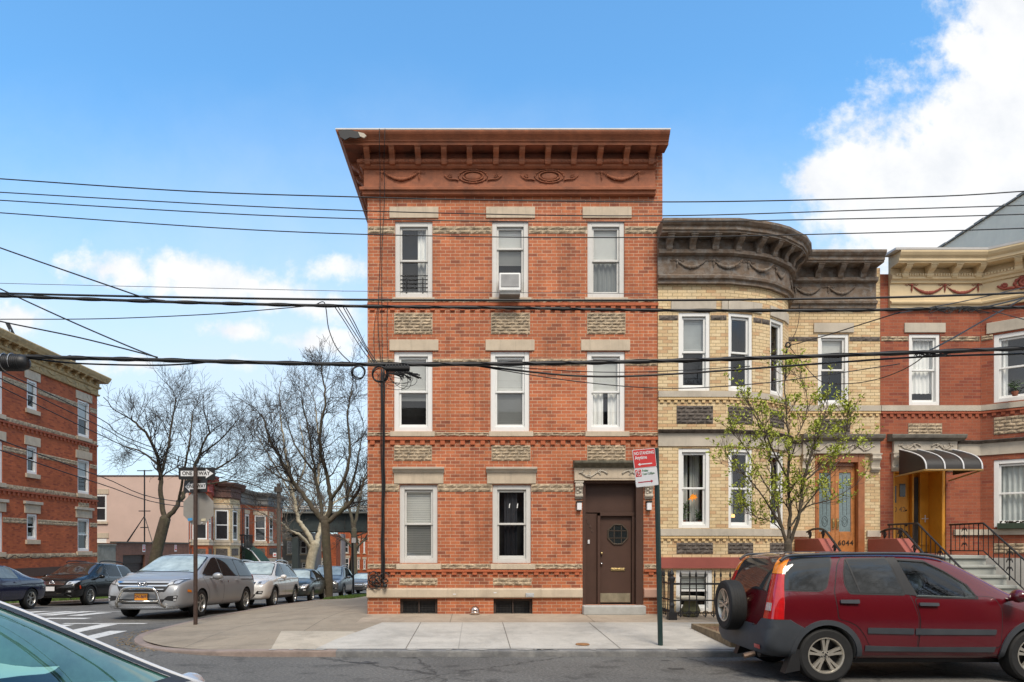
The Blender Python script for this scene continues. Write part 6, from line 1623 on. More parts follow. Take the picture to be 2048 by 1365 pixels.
# ------------------------------------------------------------------ vehicles
def ring(x, zb, zbelt, zt, w, wt):
    e = min(.075, .3*(zt-zbelt)+.012)
    ze = zt-e
    h = [(0,zb),(.62*w,zb),(.90*w,zb+.015),(.97*w,zb+.10),(.995*w,lerp(zb,zbelt,.42)),(w,lerp(zb,zbelt,.66)),(.985*w,lerp(zb,zbelt,.88)),(.955*w,zbelt),
         (lerp(.945*w,wt,.35)+.008,lerp(zbelt,ze,.36)),(lerp(.945*w,wt,.72)+.008,lerp(zbelt,ze,.72)),(wt,ze),(.91*wt,zt-.35*e),(.55*wt,zt-.06*e),(0,zt)]
    return [(x,-y,z) for y,z in h[::-1]]+[(x,y,z) for y,z in h[1:-1]]
class Car:
    def __init__(s, name, label, cat, stations, paintm, wheels, wr, track, loc, rot, group=None, cuts=(), low=None, subs=2, arch=1.10, inner=None):
        s.root = thing(name, label, cat, loc, group, world=False, rot=rot)
        s.wr, s.track, s.wheels = wr, track, wheels
        s.blim = stations[0][0]+.45; s.flim = stations[-1][0]-.75
        rings = [ring(*st) for st in stations]
        n = len(rings[0]); vs = [v for r in rings for v in r]
        fs = [(i*n+j, i*n+(j+1)%n, (i+1)*n+(j+1)%n, (i+1)*n+j) for i in range(len(rings)-1) for j in range(n)]
        fs.append(tuple(range(n))[::-1]); fs.append(tuple(range((len(rings)-1)*n, len(rings)*n)))
        bm = bmesh.new(); V = [bm.verts.new(v) for v in vs]
        for f in fs: bm.faces.new([V[k] for k in f])
        bmesh.ops.recalc_face_normals(bm, faces=bm.faces[:])
        me = bpy.data.meshes.new('body_cage'); bm.to_mesh(me); bm.free()
        o = bpy.data.objects.new('body_cage', me); COL.objects.link(o)
        m = o.modifiers.new('s', 'SUBSURF'); m.levels = subs; m.render_levels = subs
        dg = bpy.context.evaluated_depsgraph_get(); ev = o.evaluated_get(dg)
        bm = bmesh.new(); bm.from_mesh(ev.to_mesh()); s.bvh = BVHTree.FromBMesh(bm); bm.free(); ev.to_mesh_clear()
        for q in (paintm, PLASTK): me.materials.append(q)
        c = MB()
        for x in wheels:
            for sg in (-1, 1):
                c.lathe([(wr*arch, sg*(track-.36)),(wr*arch, sg*(track+.4))], (x,0,wr), 'y', 40, 1)
        cut = []
        cut.append(c.build('cutter', [paintm, PLASTK], None, fix=True))
        for (axis, poly, a, b) in cuts:
            c = MB(); c.prism(poly, axis, a, b, 1); cut.append(c.build('cutter', [paintm, PLASTK], None, fix=True))
        for k in cut:
            b = o.modifiers.new('b', 'BOOLEAN'); b.operation = 'DIFFERENCE'; b.solver = 'EXACT'; b.object = k
            if hasattr(b, 'use_self'): b.use_self = True
        dg = bpy.context.evaluated_depsgraph_get(); dg.update()
        nm = bpy.data.meshes.new_from_object(o.evaluated_get(dg))
        for k in cut: bpy.data.objects.remove(k)
        bpy.data.objects.remove(o)
        nm.name = 'body'; nm.materials.clear(); nm.materials.append(paintm); nm.materials.append(inner or PLASTK)
        bm = bmesh.new(); bm.from_mesh(nm)
        for f in bm.faces:
            f.smooth = True
            c_ = f.calc_center_median(); h_ = s.bvh.find_nearest(c_); f.material_index = 0 if h_[3] < .012 else 1
        for e in bm.edges:
            if len(e.link_faces) == 2 and (e.calc_face_angle(0) > R(42) or e.link_faces[0].material_index != e.link_faces[1].material_index): e.smooth = False
        bm.to_mesh(nm); bm.free()
        s.body = link(bpy.data.objects.new('body', nm), s.root)
        s.paint = paintm
    def hit(s, d, a, b):
        org, dr = {'L': ((a,4,b),(0,-1,0)), 'R': ((a,-4,b),(0,1,0)), 'F': ((6,a,b),(-1,0,0)), 'B': ((-6,a,b),(1,0,0)), 'T': ((a,b,5),(0,0,-1))}[d]
        h = s.bvh.ray_cast(Vector(org), Vector(dr))
        if h[0] is None:
            o = Vector(org)+Vector(dr)*({'L':3.1,'R':3.1,'F':3.9,'B':3.9,'T':3.6}[d]); h = s.bvh.find_nearest(o)
        if d == 'B' and h[0].x > s.blim: h = s.bvh.find_nearest(Vector((s.blim-.1, h[0].y, h[0].z)))
        if d == 'F' and h[0].x < s.flim: h = s.bvh.find_nearest(Vector((s.flim+.1, h[0].y, h[0].z)))
        return h[0], h[1]
    def patch(s, name, d, layers, mats, parent=None, step=.06, smooth=True):
        mb = MB()
        for Lr in layers:
            poly, off, mi = Lr[:3]; skirt = Lr[3] if len(Lr) > 3 else False
            if d == 'L' and False: pass
            V, Fs = grid_poly(poly, step)
            pts = []
            for (a, b) in V:
                p, n = s.hit(d, a, b)
                pts.append(p + n*off)
            mb.add(pts, Fs, mi)
            if skirt:
                k = len(poly)
                for i in range(k):
                    q = []
                    for (a, b) in (poly[i], poly[(i+1)%k]):
                        p, n = s.hit(d, a, b); q += [p+n*off, p-n*.01]
                    mb.face([q[0],q[2],q[3],q[1]], mi)
        o = mb.build(name, mats, parent or s.root, uv=False)
        if smooth: smooth_angle(o, 40)
        return o
    def both(s, name, layers, mats, parent=None, **k):
        return [s.patch(name, d, layers, mats, parent[i] if parent else None, **k) for i, d in enumerate(('L', 'R'))]
    def mirror2(s, name, d, poly, off, m, **k):
        out = []
        for sg in (1, -1):
            pl = [(sg*a, b) for a, b in poly]
            out.append(s.patch(name, d, [(pl, off, 0, k.get('skirt', False))], [m], step=k.get('step', .05)))
        return out
    def add_wheels(s, rimf, w=.21, steer=0):
        tm = None
        for x in s.wheels:
            for sg in (1, -1):
                o = bpy.data.objects.new('wheel', tm) if tm else None
                if o is None:
                    r, rr = s.wr, s.wr*.655
                    mb = MB(); mb.lathe([(rr,-w/2),(r*.90,-w/2*1.04),(r*.975,-w/2*.9),(r,-w/2*.62),(r,w/2*.62),(r*.975,w/2*.9),(r*.90,w/2*1.04),(rr*1.02,w/2*.98),(rr*.99,w/2*.8),(rr*.99,-w/2)], (0,0,0), 'y', 40, cap=False)
                    for k in range(4): mb.lathe([(r+.001,-w*.24+k*w*.16-.004),(r+.003,-w*.24+k*w*.16),(r+.001,-w*.24+k*w*.16+.004)], (0,0,0), 'y', 40, cap=False)
                    o = mb.build('wheel', RUBBER, s.root, smooth=False, uv=False); smooth_angle(o, 30); tm = o.data
                    rm = rimf(rr, w)
                else: link(o, s.root)
                o.location = (x, sg*(s.track-w/2-.012), s.wr); o.rotation_euler = (0, R(rng.uniform(0,70)), 0 if sg > 0 else PI)
                ro = bpy.data.objects.new('rim', rm); link(ro, o)
    def mirrors(s, x, z, y, m, sz=(.09,.20,.13)):
        for sg in (1, -1):
            mb = MB(); mb.ball((x, sg*(y+sz[1]*.55), z), 1, 14, (sz[0], sz[1]*.55, sz[2]*.55)); mb.tube([(x, sg*(y-.06), z-.05),(x, sg*(y+.05), z-.03)], .03, 6)
            mb.build('side_mirror', m, s.root, smooth=True, uv=False)
def rim_spokes(n=5, double=False, m=None, tw=.0, wid=.32):
    m = m or ALLOY
    def f(rr, w):
        mb = MB(); q = w/2
        mb.lathe([(rr*1.0,q*.80),(rr*1.01,q*.95),(rr*.95,q*.96),(rr*.90,q*.80),(rr*.89,-q*.8),(rr*.92,-q*.9)], (0,0,0), 'y', 40, cap=False)
        mb.lathe([(rr*.90,q*.02),(0,q*.02)], (0,0,0), 'y', 30, 1, cap=False)
        mb.lathe([(rr*.30,q*.1),(rr*.27,q*.66),(rr*.15,q*.74),(0,q*.75)], (0,0,0), 'y', 24)
        for k in range(n):
            for s_ in ((-.17,.17) if double else (0,)):
                a = 2*PI*k/n+s_*.95; wd = rr*wid*(.40 if double else .62)
                d = Vector((math.cos(a),0,math.sin(a))); e = Vector((-math.sin(a+tw),0,math.cos(a+tw)))
                pts = []
                for (r_, ww, y) in ((.17,.75,.70),(.55,.62,.74),(.93,.85,.84)):
                    for sg in (-1, 1): pts.append(d*rr*r_+e*sg*wd*ww*.5+Vector((0,q*y,0)))
                    for sg in (1, -1): pts.append(d*rr*r_+e*sg*wd*ww*.62+Vector((0,q*(y-.35),0)))
                fs = []
                for i in (0, 4):
                    for j in range(4): fs.append((i+j, i+(j+1)%4, i+4+(j+1)%4, i+4+j))
                mb.add(pts, fs)
        for k in range(5):
            a = 2*PI*(k+.5)/5; mb.ball((rr*.2*math.cos(a), q*.72, rr*.2*math.sin(a)), rr*.045, 6, m=1)
        o = mb.build('rim', [m, PLASTK], None, uv=False); smooth_angle(o, 35); me = o.data; bpy.data.objects.remove(o); return me
    return f
def hatch(t): return t
# ---- common dressing
def dress(c, p):
    """windows, doors, lamps, grille from a few profile numbers (metres in the vehicle's own axes)"""
    xw0, xw1, xr1, xr0, zb, zr = p['xw0'], p['xw1'], p['xr1'], p['xr0'], p['belt'], p['roof']
    hw, rw = p['w'], p['rw']
    glassm = p.get('glass', CARGLASS)
    c.patch('windshield', 'T', [(round_poly([(xw0+.02,-hw*.80),(xw1-.02,-rw*.93),(xw1-.02,rw*.93),(xw0+.02,hw*.80)], .08), .003, 1), (round_poly([(xw0-.02,-hw*.77),(xw1+.03,-rw*.885),(xw1+.03,rw*.885),(xw0-.02,hw*.77)], .07), .006, 0)], [p.get('wind', CARWIN), PLASTK], step=.08)
    if xr0 is not None:
        c.patch('rear_window', 'T' if p.get('rear_top') else 'B', [(round_poly([(xr0-.02,-hw*.74),(xr1+.02,-rw*.86),(xr1+.02,rw*.86),(xr0-.02,hw*.74)], .07) if p.get('rear_top') else round_poly([(-hw*.74,zb+.03),(hw*.74,zb+.03),(rw*.86,zr-.13),(-rw*.86,zr-.13)], .07), .005, 0)], [CARGLASS], step=.08)
    xb, xc, xd = p['xb'], p['xc'], p['xd']; zt = zr-p.get('drop', .10); z0 = zb+.035
    sl = (xw0-xw1)
    front = [(xb+.03,z0),(xw0-.30,z0),(xw0-.22,z0+.04),(xw1+sl*.06-.08,zt-.03),(xw1-.16,zt),(xb+.03,zt)]
    rear = [(xc+.03,z0),(xb-.03,z0),(xb-.03,zt),(xc+.10,zt-.01)]
    polys = [front, rear]
    if xd is not None: polys.append([(xd+.05,z0+.05),(xd+.10,z0),(xc-.03,z0),(xc+.05,zt-.015),(xd+p.get('dq', .28),zt-.04)])
    # doors carry a dark shut line, window and handle
    zs = p.get('sill', .34); g = .012
    wx = c.wheels; ar = c.wr*1.13
    d1 = [(xb,zs),(wx[0]-ar-.10,zs),(wx[0]-ar-.02,zs+.35),(xw0-.12,zb-.02),(xw1-.02+sl*.02,zr-.055),(xb,zr-.05)]
    d2 = [(wx[1]+ar+.02,zs),(xb,zs),(xb,zr-.05),(xc+.08,zr-.06),(xc-.02,zb),(xc-.02,zb-.22),(wx[1]+ar*.80+.02,zs+.32)]
    for i, (dp, wp) in enumerate(((d1, front),(d2, rear))):
        for side in ('L', 'R'):
            sh = lambda q, e: [(lerp(sum(v[0] for v in q)/len(q), a, 1-e/1.1), lerp(sum(v[1] for v in q)/len(q), b, 1-e/.9)) for a, b in q]
            d = c.patch('door', side, [(round_poly(dp, .05), .0015, 1), (round_poly(sh(dp, g), .05), .004, 0)], [c.paint, PLASTK], step=.09)
            w_ = c.patch('side_window', side, [(round_poly(sh(wp, -.028), .05), .006, 1), (round_poly(wp, .045), .009, 0)], [glassm, p.get('trim', PLASTK)], d, step=.07)
            hx = (xb+.10 if i == 0 else xc+.12); hz = zb-.10
            c.patch('handle', side, [(round_poly([(hx,hz),(hx+.17,hz),(hx+.17,hz+.035),(hx,hz+.035)], .015), .03, 0, True)], [p.get('handle', c.paint)], d, step=.05)
    if xd is not None:
        for side in ('L', 'R'): c.patch('quarter_window', side, [(round_poly([(lerp(sum(v[0] for v in polys[2])/5, a, 1.05), lerp(sum(v[1] for v in polys[2])/5, b, 1.08)) for a, b in polys[2]], .05), .004, 1), (round_poly(polys[2], .05), .007, 0)], [glassm, p.get('trim', PLASTK)], step=.07)
    if 'lower' in p:
        z1 = p['lower']
        for side in ('L','R'): c.patch('sill_trim', side, [([(wx[1]+ar*.95,.20),(wx[0]-ar*.95,.20),(wx[0]-ar*.95,z1),(wx[1]+ar*.95,z1)], .008, 0)], [PLASTK], step=.12)
        for x in wx:
            for side in ('L','R'):
                a0 = c.wr*1.09; a1 = c.wr*1.24; q = [(x+a1*math.cos(R(t)), c.wr+a1*math.sin(R(t))) for t in range(-12,193,12)]+[(x+a0*math.cos(R(t)), c.wr+a0*math.sin(R(t))) for t in range(192,-13,-12)]
                c.patch('arch_trim', side, [(q, .010, 0)], [PLASTK], step=.2)
def plate(c, d, z, w, h, m, txt=None, tm=None):
    sg = 1 if d == 'F' else -1
    p, n = c.hit(d, 0, z); x = p.x+sg*.02
    mb = MB(); mb.box(x-.01,x+.01,-w/2-.012,w/2+.012,z-h/2-.012,z+h/2+.012); f = mb.build('license_plate', PLASTK, c.root, uv=False)
    mb = MB(); mb.box(x+sg*.011-.003,x+sg*.011+.003,-w/2,w/2,z-h/2,z+h/2); pl = mb.build('plate_face', m, f, uv=False)
    if txt:
        T = Matrix.Translation((x+sg*.0155,0,z)) @ Matrix.Rotation(R(90*sg), 4, 'Z')
        text_obj('lettering', txt, h*.62, tm or SIGNK, f, T, squeeze=.9, extrude=.001)
# ================================================= red compact SUV
RED = mat('dark_red_car_paint', (.105,.004,.009), .22, .05, 2, coat=1)
CX, CY = 5.67, 9.40
def cv(zx, zy_, Yp=8.62):       # photo zoom coordinates to the vehicle's x and z (side plane)
    px, py = 1300+zx/2.738, 1020+zy_/2.738
    return (X(px, Yp)-CX, Z(py, Yp))
cvl = lambda pts, Yp=8.62: [cv(a, b, Yp) for a, b in pts]
st = [(-2.060,.36,.52,.60,.78,.66),(-2.030,.34,.60,.72,.84,.74),(-1.980,.32,.80,.95,.875,.79),(-1.940,.31,.98,1.10,.885,.80),(-1.890,.30,1.06,1.28,.89,.775),(-1.820,.29,1.09,1.50,.89,.72),(-1.740,.29,1.10,1.585,.89,.69),(-1.62,.28,1.10,1.625,.89,.68),
      (-1.0,.27,1.09,1.64,.89,.685),(-.3,.27,1.08,1.645,.89,.685),(.05,.27,1.07,1.63,.89,.675),(.28,.27,1.065,1.605,.89,.665),(.62,.27,1.055,1.43,.89,.71),(.98,.27,1.04,1.20,.885,.76),(1.16,.27,1.02,1.10,.88,.78),(1.5,.27,.97,1.05,.875,.76),(1.85,.28,.90,.98,.85,.72),(2.05,.30,.80,.88,.80,.66),(2.16,.34,.68,.72,.70,.56)]
fwin = cvl([(1352,278),(1500,288),(1600,340),(1700,404),(1744,470),(1738,478),(1424,466)], 8.70)
crv = Car('parked_car', 'dark red compact SUV with rear-mounted spare wheel parked before the yellow house', 'car', st, RED, (1.31,-1.31), .345, .885, (CX,CY,0), (0,0,0),
          inner=mat('grey_cabin_lining', (.30,.29,.27), .8, .15, 6), cuts=[('y', [(-1.5,.90),(.80,.90),(.80,1.13),(.62,1.28),(.20,1.50),(-1.5,1.50)], -.655, .655), ('y', fwin, -1.2, -.6), ('y', fwin, .6, 1.2)], arch=1.13)
crv.add_wheels(rim_spokes(5, True, mat('champagne_alloy', (.60,.56,.48), .32, .06, 8, metal=.7), 0, .52), .215)
# emblem letter on the hubs
for w_ in [o for o in crv.root.children if o.name.startswith('wheel')]:
    mb = MB(); 
    for a in (-.016,.016): mb.box(a-.005,a+.005,.084,.088,-.02,.02)
    mb.box(-.016,.016,.084,.0875,-.005,.005); mb.build('hub_emblem', PLASTK, w_, uv=False)
TINT = mat('tinted_privacy_glass', (.035,.037,.038), .04, .2, 1.5, spec=.6)
for side in ('R', 'L'):
    q = cvl([(735,263),(990,263),(985,292),(938,420),(905,440),(706,436),(700,415),(725,285)], 8.70)
    crv.patch('quarter_window', side, [(round_poly([(lerp(q[0][0]+.2,a,1.05),lerp(q[0][1]-.2,b,1.07)) for a,b in q], .05), .003, 1),(round_poly(q,.05),.006,0)], [TINT, PLASTK], step=.06)
    d2 = cvl([(1062,257),(1312,255),(1405,470),(1440,590),(1432,772),(1172,742),(1150,690),(1105,632),(1050,605),(1003,598),(990,450),(1030,300)], 8.64)
    d1 = cvl([(1316,255),(1490,262),(1610,322),(1760,432),(1862,478),(1892,540),(1886,750),(1436,772),(1444,590),(1409,470)], 8.64)
    def inset(q, e):
        cx, cz = sum(v[0] for v in q)/len(q), sum(v[1] for v in q)/len(q)
        return [(a-(a-cx)/max(.3,abs(a-cx))*e if abs(a-cx) > .05 else a, b-(b-cz)/max(.3,abs(b-cz))*e) for a, b in q]
    dd = []
    for i, (dp, wn, hd) in enumerate(((d2, cvl([(1070,275),(1295,270),(1350,458),(1062,452),(1043,402),(1050,342)], 8.70), [(1027,493),(1130,493),(1130,513),(1027,511)]), (d1, fwin, [(1455,508),(1560,510),(1560,527),(1455,525)]))):
        if i == 1:   # leave the window opening free: lower door skin only, pillar strip kept dark
            dp = cvl([(1420,480),(1742,486),(1762,470),(1800,470),(1862,478),(1892,540),(1886,750),(1436,772),(1444,590)], 8.64)
        d = crv.patch('door', side, [(round_poly(dp,.05),.0015,1),(round_poly(inset(dp,.009),.05),.004,0)], [RED, PLASTK], step=.06)
        if i == 0:
            crv.patch('side_window', side, [(round_poly([(lerp(sum(v[0] for v in wn)/6,a,1.06),lerp(sum(v[1] for v in wn)/6,b,1.09)) for a,b in wn],.04),.006,1),(round_poly(wn,.04),.009,0)], [TINT, PLASTK], d, step=.06)
            bar = cvl([(1068,275),(1076,275),(1122,452),(1112,452)], 8.70); crv.patch('window_divider', side, [(bar,.013,0)], [PLASTK], d, step=.1)
        else:
            k = len(wn); o_ = [(lerp(sum(v[0] for v in wn)/k,a,1.05),lerp(sum(v[1] for v in wn)/k,b,1.10)) for a,b in wn]
            mb = MB()
            for j in range(k):
                q = []
                for (a,b),(a2,b2) in ((wn[j],o_[j]),(wn[(j+1)%k],o_[(j+1)%k])):
                    for (aa,bb) in ((a,b),(a2,b2)):
                        p_, n_ = crv.hit(side, aa, bb); q.append(p_+n_*.008)
                mb.face([q[0],q[1],q[3],q[2]])
            mb.build('window_seal', PLASTK, d, uv=False)
            crv.patch('side_window', side, [(wn,-.012,0)], [glass('pale_car_glass', (.80,.90,.88), .02)], d, step=.07)
            pil = cvl([(1300,262),(1345,262),(1415,466),(1358,460)], 8.70); crv.patch('pillar_trim', side, [(pil,.0075,0)], [PLASTK], d, step=.08)
        h_ = cvl(hd, 8.58); crv.patch('handle', side, [(round_poly(h_,.012),.035,0,True)], [GREYPL], d, step=.05)
    for mq in ([(1182,644),(1434,648),(1434,680),(1182,674)],[(1442,648),(1885,654),(1880,682),(1442,681)]):
        crv.patch('side_moulding', side, [(round_poly(cvl(mq,8.55),.012),.016,0,True)], [GREYPL], step=.08)
    crv.patch('sill_trim', side, [(cvl([(1172,742),(1432,772-22),(1436,750),(1886,750),(1880,778),(1172,772)],8.55),.012,0,True)], [GREYPL], step=.1)
    for x in (1.31,-1.31):
        a0, a1 = .345*1.12, .345*1.30; q = [(x+a1*math.cos(R(t)), .345+a1*math.sin(R(t))) for t in range(-8,189,9)]+[(x+a0*math.cos(R(t)), .345+a0*math.sin(R(t))) for t in range(188,-9,-9)]
        crv.patch('arch_flare', side, [(q,.022,0,True)], [GREYPL], step=.2)
    mb = MB(); sg = -1 if side == 'R' else 1
    pts = []
    for (x, z) in ((-1.80,1.52),(-1.70,1.585),(-1.5,1.60),(-1.0,1.615),(-.4,1.62),(.05,1.605),(.3,1.555)):
        pts.append((x, sg*.668, z+.002))
    mb.tube(spline(pts,5), .019, 6); mb.build('roof_rail', GREYPL, crv.root, smooth=True, uv=False)
    mb = MB(); mb.prism([(-1.31-.345-.17,.12),(-1.31-.345+.02,.16),(-1.31-.345+.03,.42),(-1.31-.345-.06,.42)], 'y', sg*.72, sg*.86); mb.build('mud_flap', PLASTK, crv.root, uv=False)
# rear: bumper, lamps, glass, spare
crv.patch('rear_bumper', 'B', [([(-.44,.30),(.44,.30),(.44,.70),(-.44,.70)],.022,0,True)], [GREYPL], step=.06)
crv.patch('rear_window', 'B', [(round_poly([(-.64,1.14),(.64,1.14),(.56,1.545),(-.56,1.545)],.06),.005,0)], [TINT], step=.05)
def corner_lamp(c, name, sg, t0, t1, rows, mats, off, cx=-1.34, cy=.40, nt_=8, mi=0):
    """lamp wrapped round a rear corner: rays towards a vertical axis inside the body"""
    mb = MB(); idx = []
    for (z, a0, a1) in rows:
        for k in range(nt_+1):
            t = R(lerp(a0, a1, k/nt_)); d = Vector((math.cos(t), sg*math.sin(t), 0)); o = Vector((cx, sg*cy, z))+d*2
            h = c.bvh.ray_cast(o, -d)
            idx.append(h[0]+d*off)
    n = nt_+1
    mb.add(idx, [(i*n+k, i*n+k+1, (i+1)*n+k+1, (i+1)*n+k) for i in range(len(rows)-1) for k in range(nt_)], mi)
    rim_ = [i*n for i in range(len(rows))]+[(len(rows)-1)*n+k for k in range(1, n)]+[i*n+n-1 for i in range(len(rows)-2, -1, -1)]+list(range(n-2, 0, -1))
    for a, b in zip(rim_, rim_[1:]+rim_[:1]):
        P_, Q_ = idx[a], idx[b]; ca = Vector((cx, sg*cy, P_.z)); cb = Vector((cx, sg*cy, Q_.z))
        mb.face([P_, Q_, Q_+(cb-Q_).normalized()*.03, P_+(ca-P_).normalized()*.03], mi)
    o = mb.build(name, mats, c.root, uv=False, fix=True); smooth_angle(o, 35); return o
for sg in (1,-1):
    corner_lamp(crv, 'bumper_corner', sg, 0, 0, [(z,184,lerp(127,115,max(0,(z-.46)/.20))) for z in (.285,.32,.36,.42,.46,.50,.55,.60,.66)]+[(.70,168,118),(.75,164,126),(.795,160,131)], [GREYPL], .022, nt_=22)
    zs_ = [.80,.90,1.0,1.08,1.15,1.22,1.29,1.36]
    tl_ = corner_lamp(crv, 'tail_light', sg, 0, 0, [(z, lerp(158,160,max(0,(z-1.08)/.28)), lerp(136,141,max(0,(z-1.0)/.36))) for z in zs_], [REDLENS], .014)
    corner_lamp(crv, 'turn_signal', sg, 0, 0, [(z, lerp(160,163,(z-1.365)/.2), lerp(141,143,(z-1.365)/.2)) for z in (1.366,1.42,1.48,1.53,1.565)], [AMBER], .014)
    o = corner_lamp(crv, 'reversing_lens', sg, 0, 0, [(z,156,147) for z in (.90,.95,1.0)], [CLEAR], .020)
crv.mirrors(.98, 1.10, .90, RED, (.08,.20,.15))
spw = [o for o in crv.root.children if o.name.startswith('wheel')][0]
so = bpy.data.objects.new('spare_wheel', spw.data); link(so, crv.root); so.location = (-2.15, .10, .90); so.rotation_euler = (0, 0, R(90))
ro = bpy.data.objects.new('rim', [c for c in spw.children if c.name.startswith('rim')][0].data); link(ro, so)
mb = MB(); mb.tube([(-2.08,-.55,.33),(-2.22,-.55,.29)], .035, 8); mb.build('exhaust_pipe', mat('rusty_exhaust', (.16,.11,.08), .6, .4, 12, metal=.6), crv.root, uv=False)
crv.patch('reflector', 'B', [([(-.72,.41),(-.56,.41),(-.56,.46),(-.72,.46)],.036,0)], [REDLENS], step=.1)
mb = MB(); mb.box(-1.5,1.5,-.62,.62,.22,.32); mb.tube([(-1.31,-.7,.34),(-1.31,.7,.34)], .04, 8); mb.tube([(-2.0,-.5,.32),(-.6,-.35,.30)], .05, 8); mb.build('underbody', PLASTK, crv.root, uv=False)
# things seen through the front door glass
mb = MB(); mb.ball((.10,-.36,1.23), 1, 12, (.07,.16,.13)); mb.ball((.10,.36,1.23), 1, 12, (.07,.16,.13)); mb.build('headrest', mat('grey_upholstery', (.16,.16,.155), .9, .1, 30), crv.root, smooth=True, uv=False)
mb = MB(); mb.tube([(.62+.10*math.cos(t*PI/10)*.4,.36+.17*math.sin(t*PI/10)*1.0,1.16+.17*math.cos(t*PI/10)) for t in range(21)], .016, 6, cap=False); mb.build('steering_wheel', PLASTK, crv.root, smooth=True, uv=False)
mb = MB(); mb.ball((.78,0,1.09), 1, 14, (.22,.68,.09)); mb.build('dashboard', PLASTK, crv.root, smooth=True, uv=False)
mb = MB(); mb.tube([(1.35,-.74,1.03),(1.30,-.76,1.28)], .004, 4); mb.build('radio_aerial', PLASTK, crv.root, uv=False)
# ================================================= silver minivan
SILV = mat('silver_car_paint', (.33,.34,.355), .33, .04, 2, metal=.3, coat=.3, dirt=.12, dirtcol=(.25,.24,.22), dscale=2)
def on_hill(x, yc, L=2.8): return (x, yc, (zroad(yc-L/2)+zroad(yc+L/2))/2), math.atan2(zroad(yc-L/2)-zroad(yc+L/2), L)
loc, pt = on_hill(-7.86, 18.85)
st = [(-2.15,.34,.6,.70,.84,.70),(-2.12,.30,.85,1.02,.93,.80),(-2.05,.27,1.0,1.22,.96,.78),(-1.92,.26,1.03,1.45,.975,.75),(-1.75,.25,1.03,1.56,.98,.72),(-1.4,.24,1.02,1.61,.985,.72),(-.5,.24,1.01,1.645,.99,.73),(.3,.24,1.0,1.63,.99,.72),(.62,.24,.99,1.585,.99,.71),(1.1,.24,.98,1.36,.985,.76),(1.60,.24,.98,1.12,.98,.82),(1.85,.24,.96,1.09,.975,.80),(2.2,.23,.92,1.04,.96,.77),(2.45,.22,.86,.98,.93,.73),(2.58,.22,.80,.92,.89,.68),(2.66,.22,.72,.82,.83,.62),(2.70,.23,.62,.68,.76,.54),(2.71,.26,.50,.55,.68,.48)]
van = Car('parked_van', 'silver minivan with chrome bull bar and orange plate parked at the corner', 'minivan', st, SILV, (1.62,-1.38), .345, .975, loc, (0,-pt*0,R(-90)), arch=1.10)
van.root.rotation_euler = (0, -pt, R(-92))
van.add_wheels(rim_spokes(5, False, ALLOY, 0, .36), .22)
dress(van, dict(xw0=1.62, xw1=.60, xr1=-1.75, xr0=-2.0, belt=1.0, roof=1.63, w=.985, rw=.72, xb=.30, xc=-.85, xd=-2.0, dq=.30, sill=.30, drop=.11, trim=PLASTK, rear_top=False))
CHR = CHROME
van.patch('grille', 'F', [(round_poly([(-.54,.64),(.54,.64),(.66,.84),(.62,.90),(-.62,.90),(-.66,.84)],.03),.006,0)], [PLASTK], step=.06)
for z, w_, h_ in ((.865,.62,.034),(.785,.58,.032),(.70,.50,.018)):
    van.patch('chrome_bar', 'F', [(round_poly([(-w_,z-h_/2),(w_,z-h_/2),(w_+.03,z+h_/2),(-w_-.03,z+h_/2)],.01),.018,0,True)], [CHR], step=.06)
for sg in (1,-1):
    van.patch('headlight', 'F', [(round_poly([(sg*.54,.78),(sg*.82,.82),(sg*.90,.95),(sg*.80,.945),(sg*.62,.89)],.02),.008,1),(round_poly([(sg*.58,.80),(sg*.69,.815),(sg*.69,.89),(sg*.63,.87)],.015),.014,0),(round_poly([(sg*.71,.82),(sg*.81,.84),(sg*.84,.915),(sg*.73,.90)],.015),.014,0),([(sg*.62,.895),(sg*.80,.95),(sg*.88,.955),(sg*.87,.935),(sg*.79,.93),(sg*.64,.88)],.017,0)], [CLEAR, mat('smoked_lens', (.10,.10,.105), .15, .2, 12, coat=1) if sg > 0 else bpy.data.materials['smoked_lens']], step=.04)
    van.patch('fog_light', 'F', [(round_poly([(sg*.52,.46),(sg*.80,.42),(sg*.84,.56),(sg*.62,.545)],.02),.006,0),([(sg*.755,.50),(sg*.81,.50),(sg*.815,.545),(sg*.76,.545)],.014,1),([(sg*.755,.43),(sg*.80,.43),(sg*.81,.475),(sg*.76,.475)],.014,1)], [PLASTK, CLEAR], step=.04)
van.patch('lower_intake', 'F', [(round_poly([(-.48,.36),(.48,.36),(.56,.47),(-.56,.47)],.03),.006,0)], [PLASTK], step=.06)
van.patch('lower_lip', 'F', [(round_poly([(-.80,.26),(.80,.26),(.84,.31),(-.84,.31)],.02),.012,0)], [CHR], step=.08)
plate(van, 'F', .525, .31, .155, PLATEO, 'J2N-8691', mat('navy_lettering', (.02,.02,.08), .5))
# emblem
p_, n_ = van.hit('F', 0, .80); ex = p_.x+.045
mb = MB(); mb.tube([(ex,q[0],q[1]) for q in (lambda r: r+[r[0]])(round_poly([(-.085,.755),(.085,.755),(.11,.885),(-.11,.885)],.03))], .010, 6, cap=False)
for sg in (-1,1): mb.tube([(ex,sg*.040,.765),(ex,sg*.048,.82),(ex,sg*.062,.875)], .012, 6)
mb.tube([(ex,-.045,.817),(ex,.045,.817)], .011, 6); mb.build('grille_emblem', CHR, van.root, smooth=True, uv=False)
mb = MB(); hx = 2.86
mb.tube(spline([(2.55,-.62,.30),(2.74,-.56,.30),(hx,-.52,.38),(hx,-.46,.56),(hx,-.38,.70),(hx,-.25,.735),(hx,0,.74),(hx,.25,.735),(hx,.38,.70),(hx,.46,.56),(hx,.52,.38),(2.74,.56,.30),(2.55,.62,.30)],6), .036, 10)
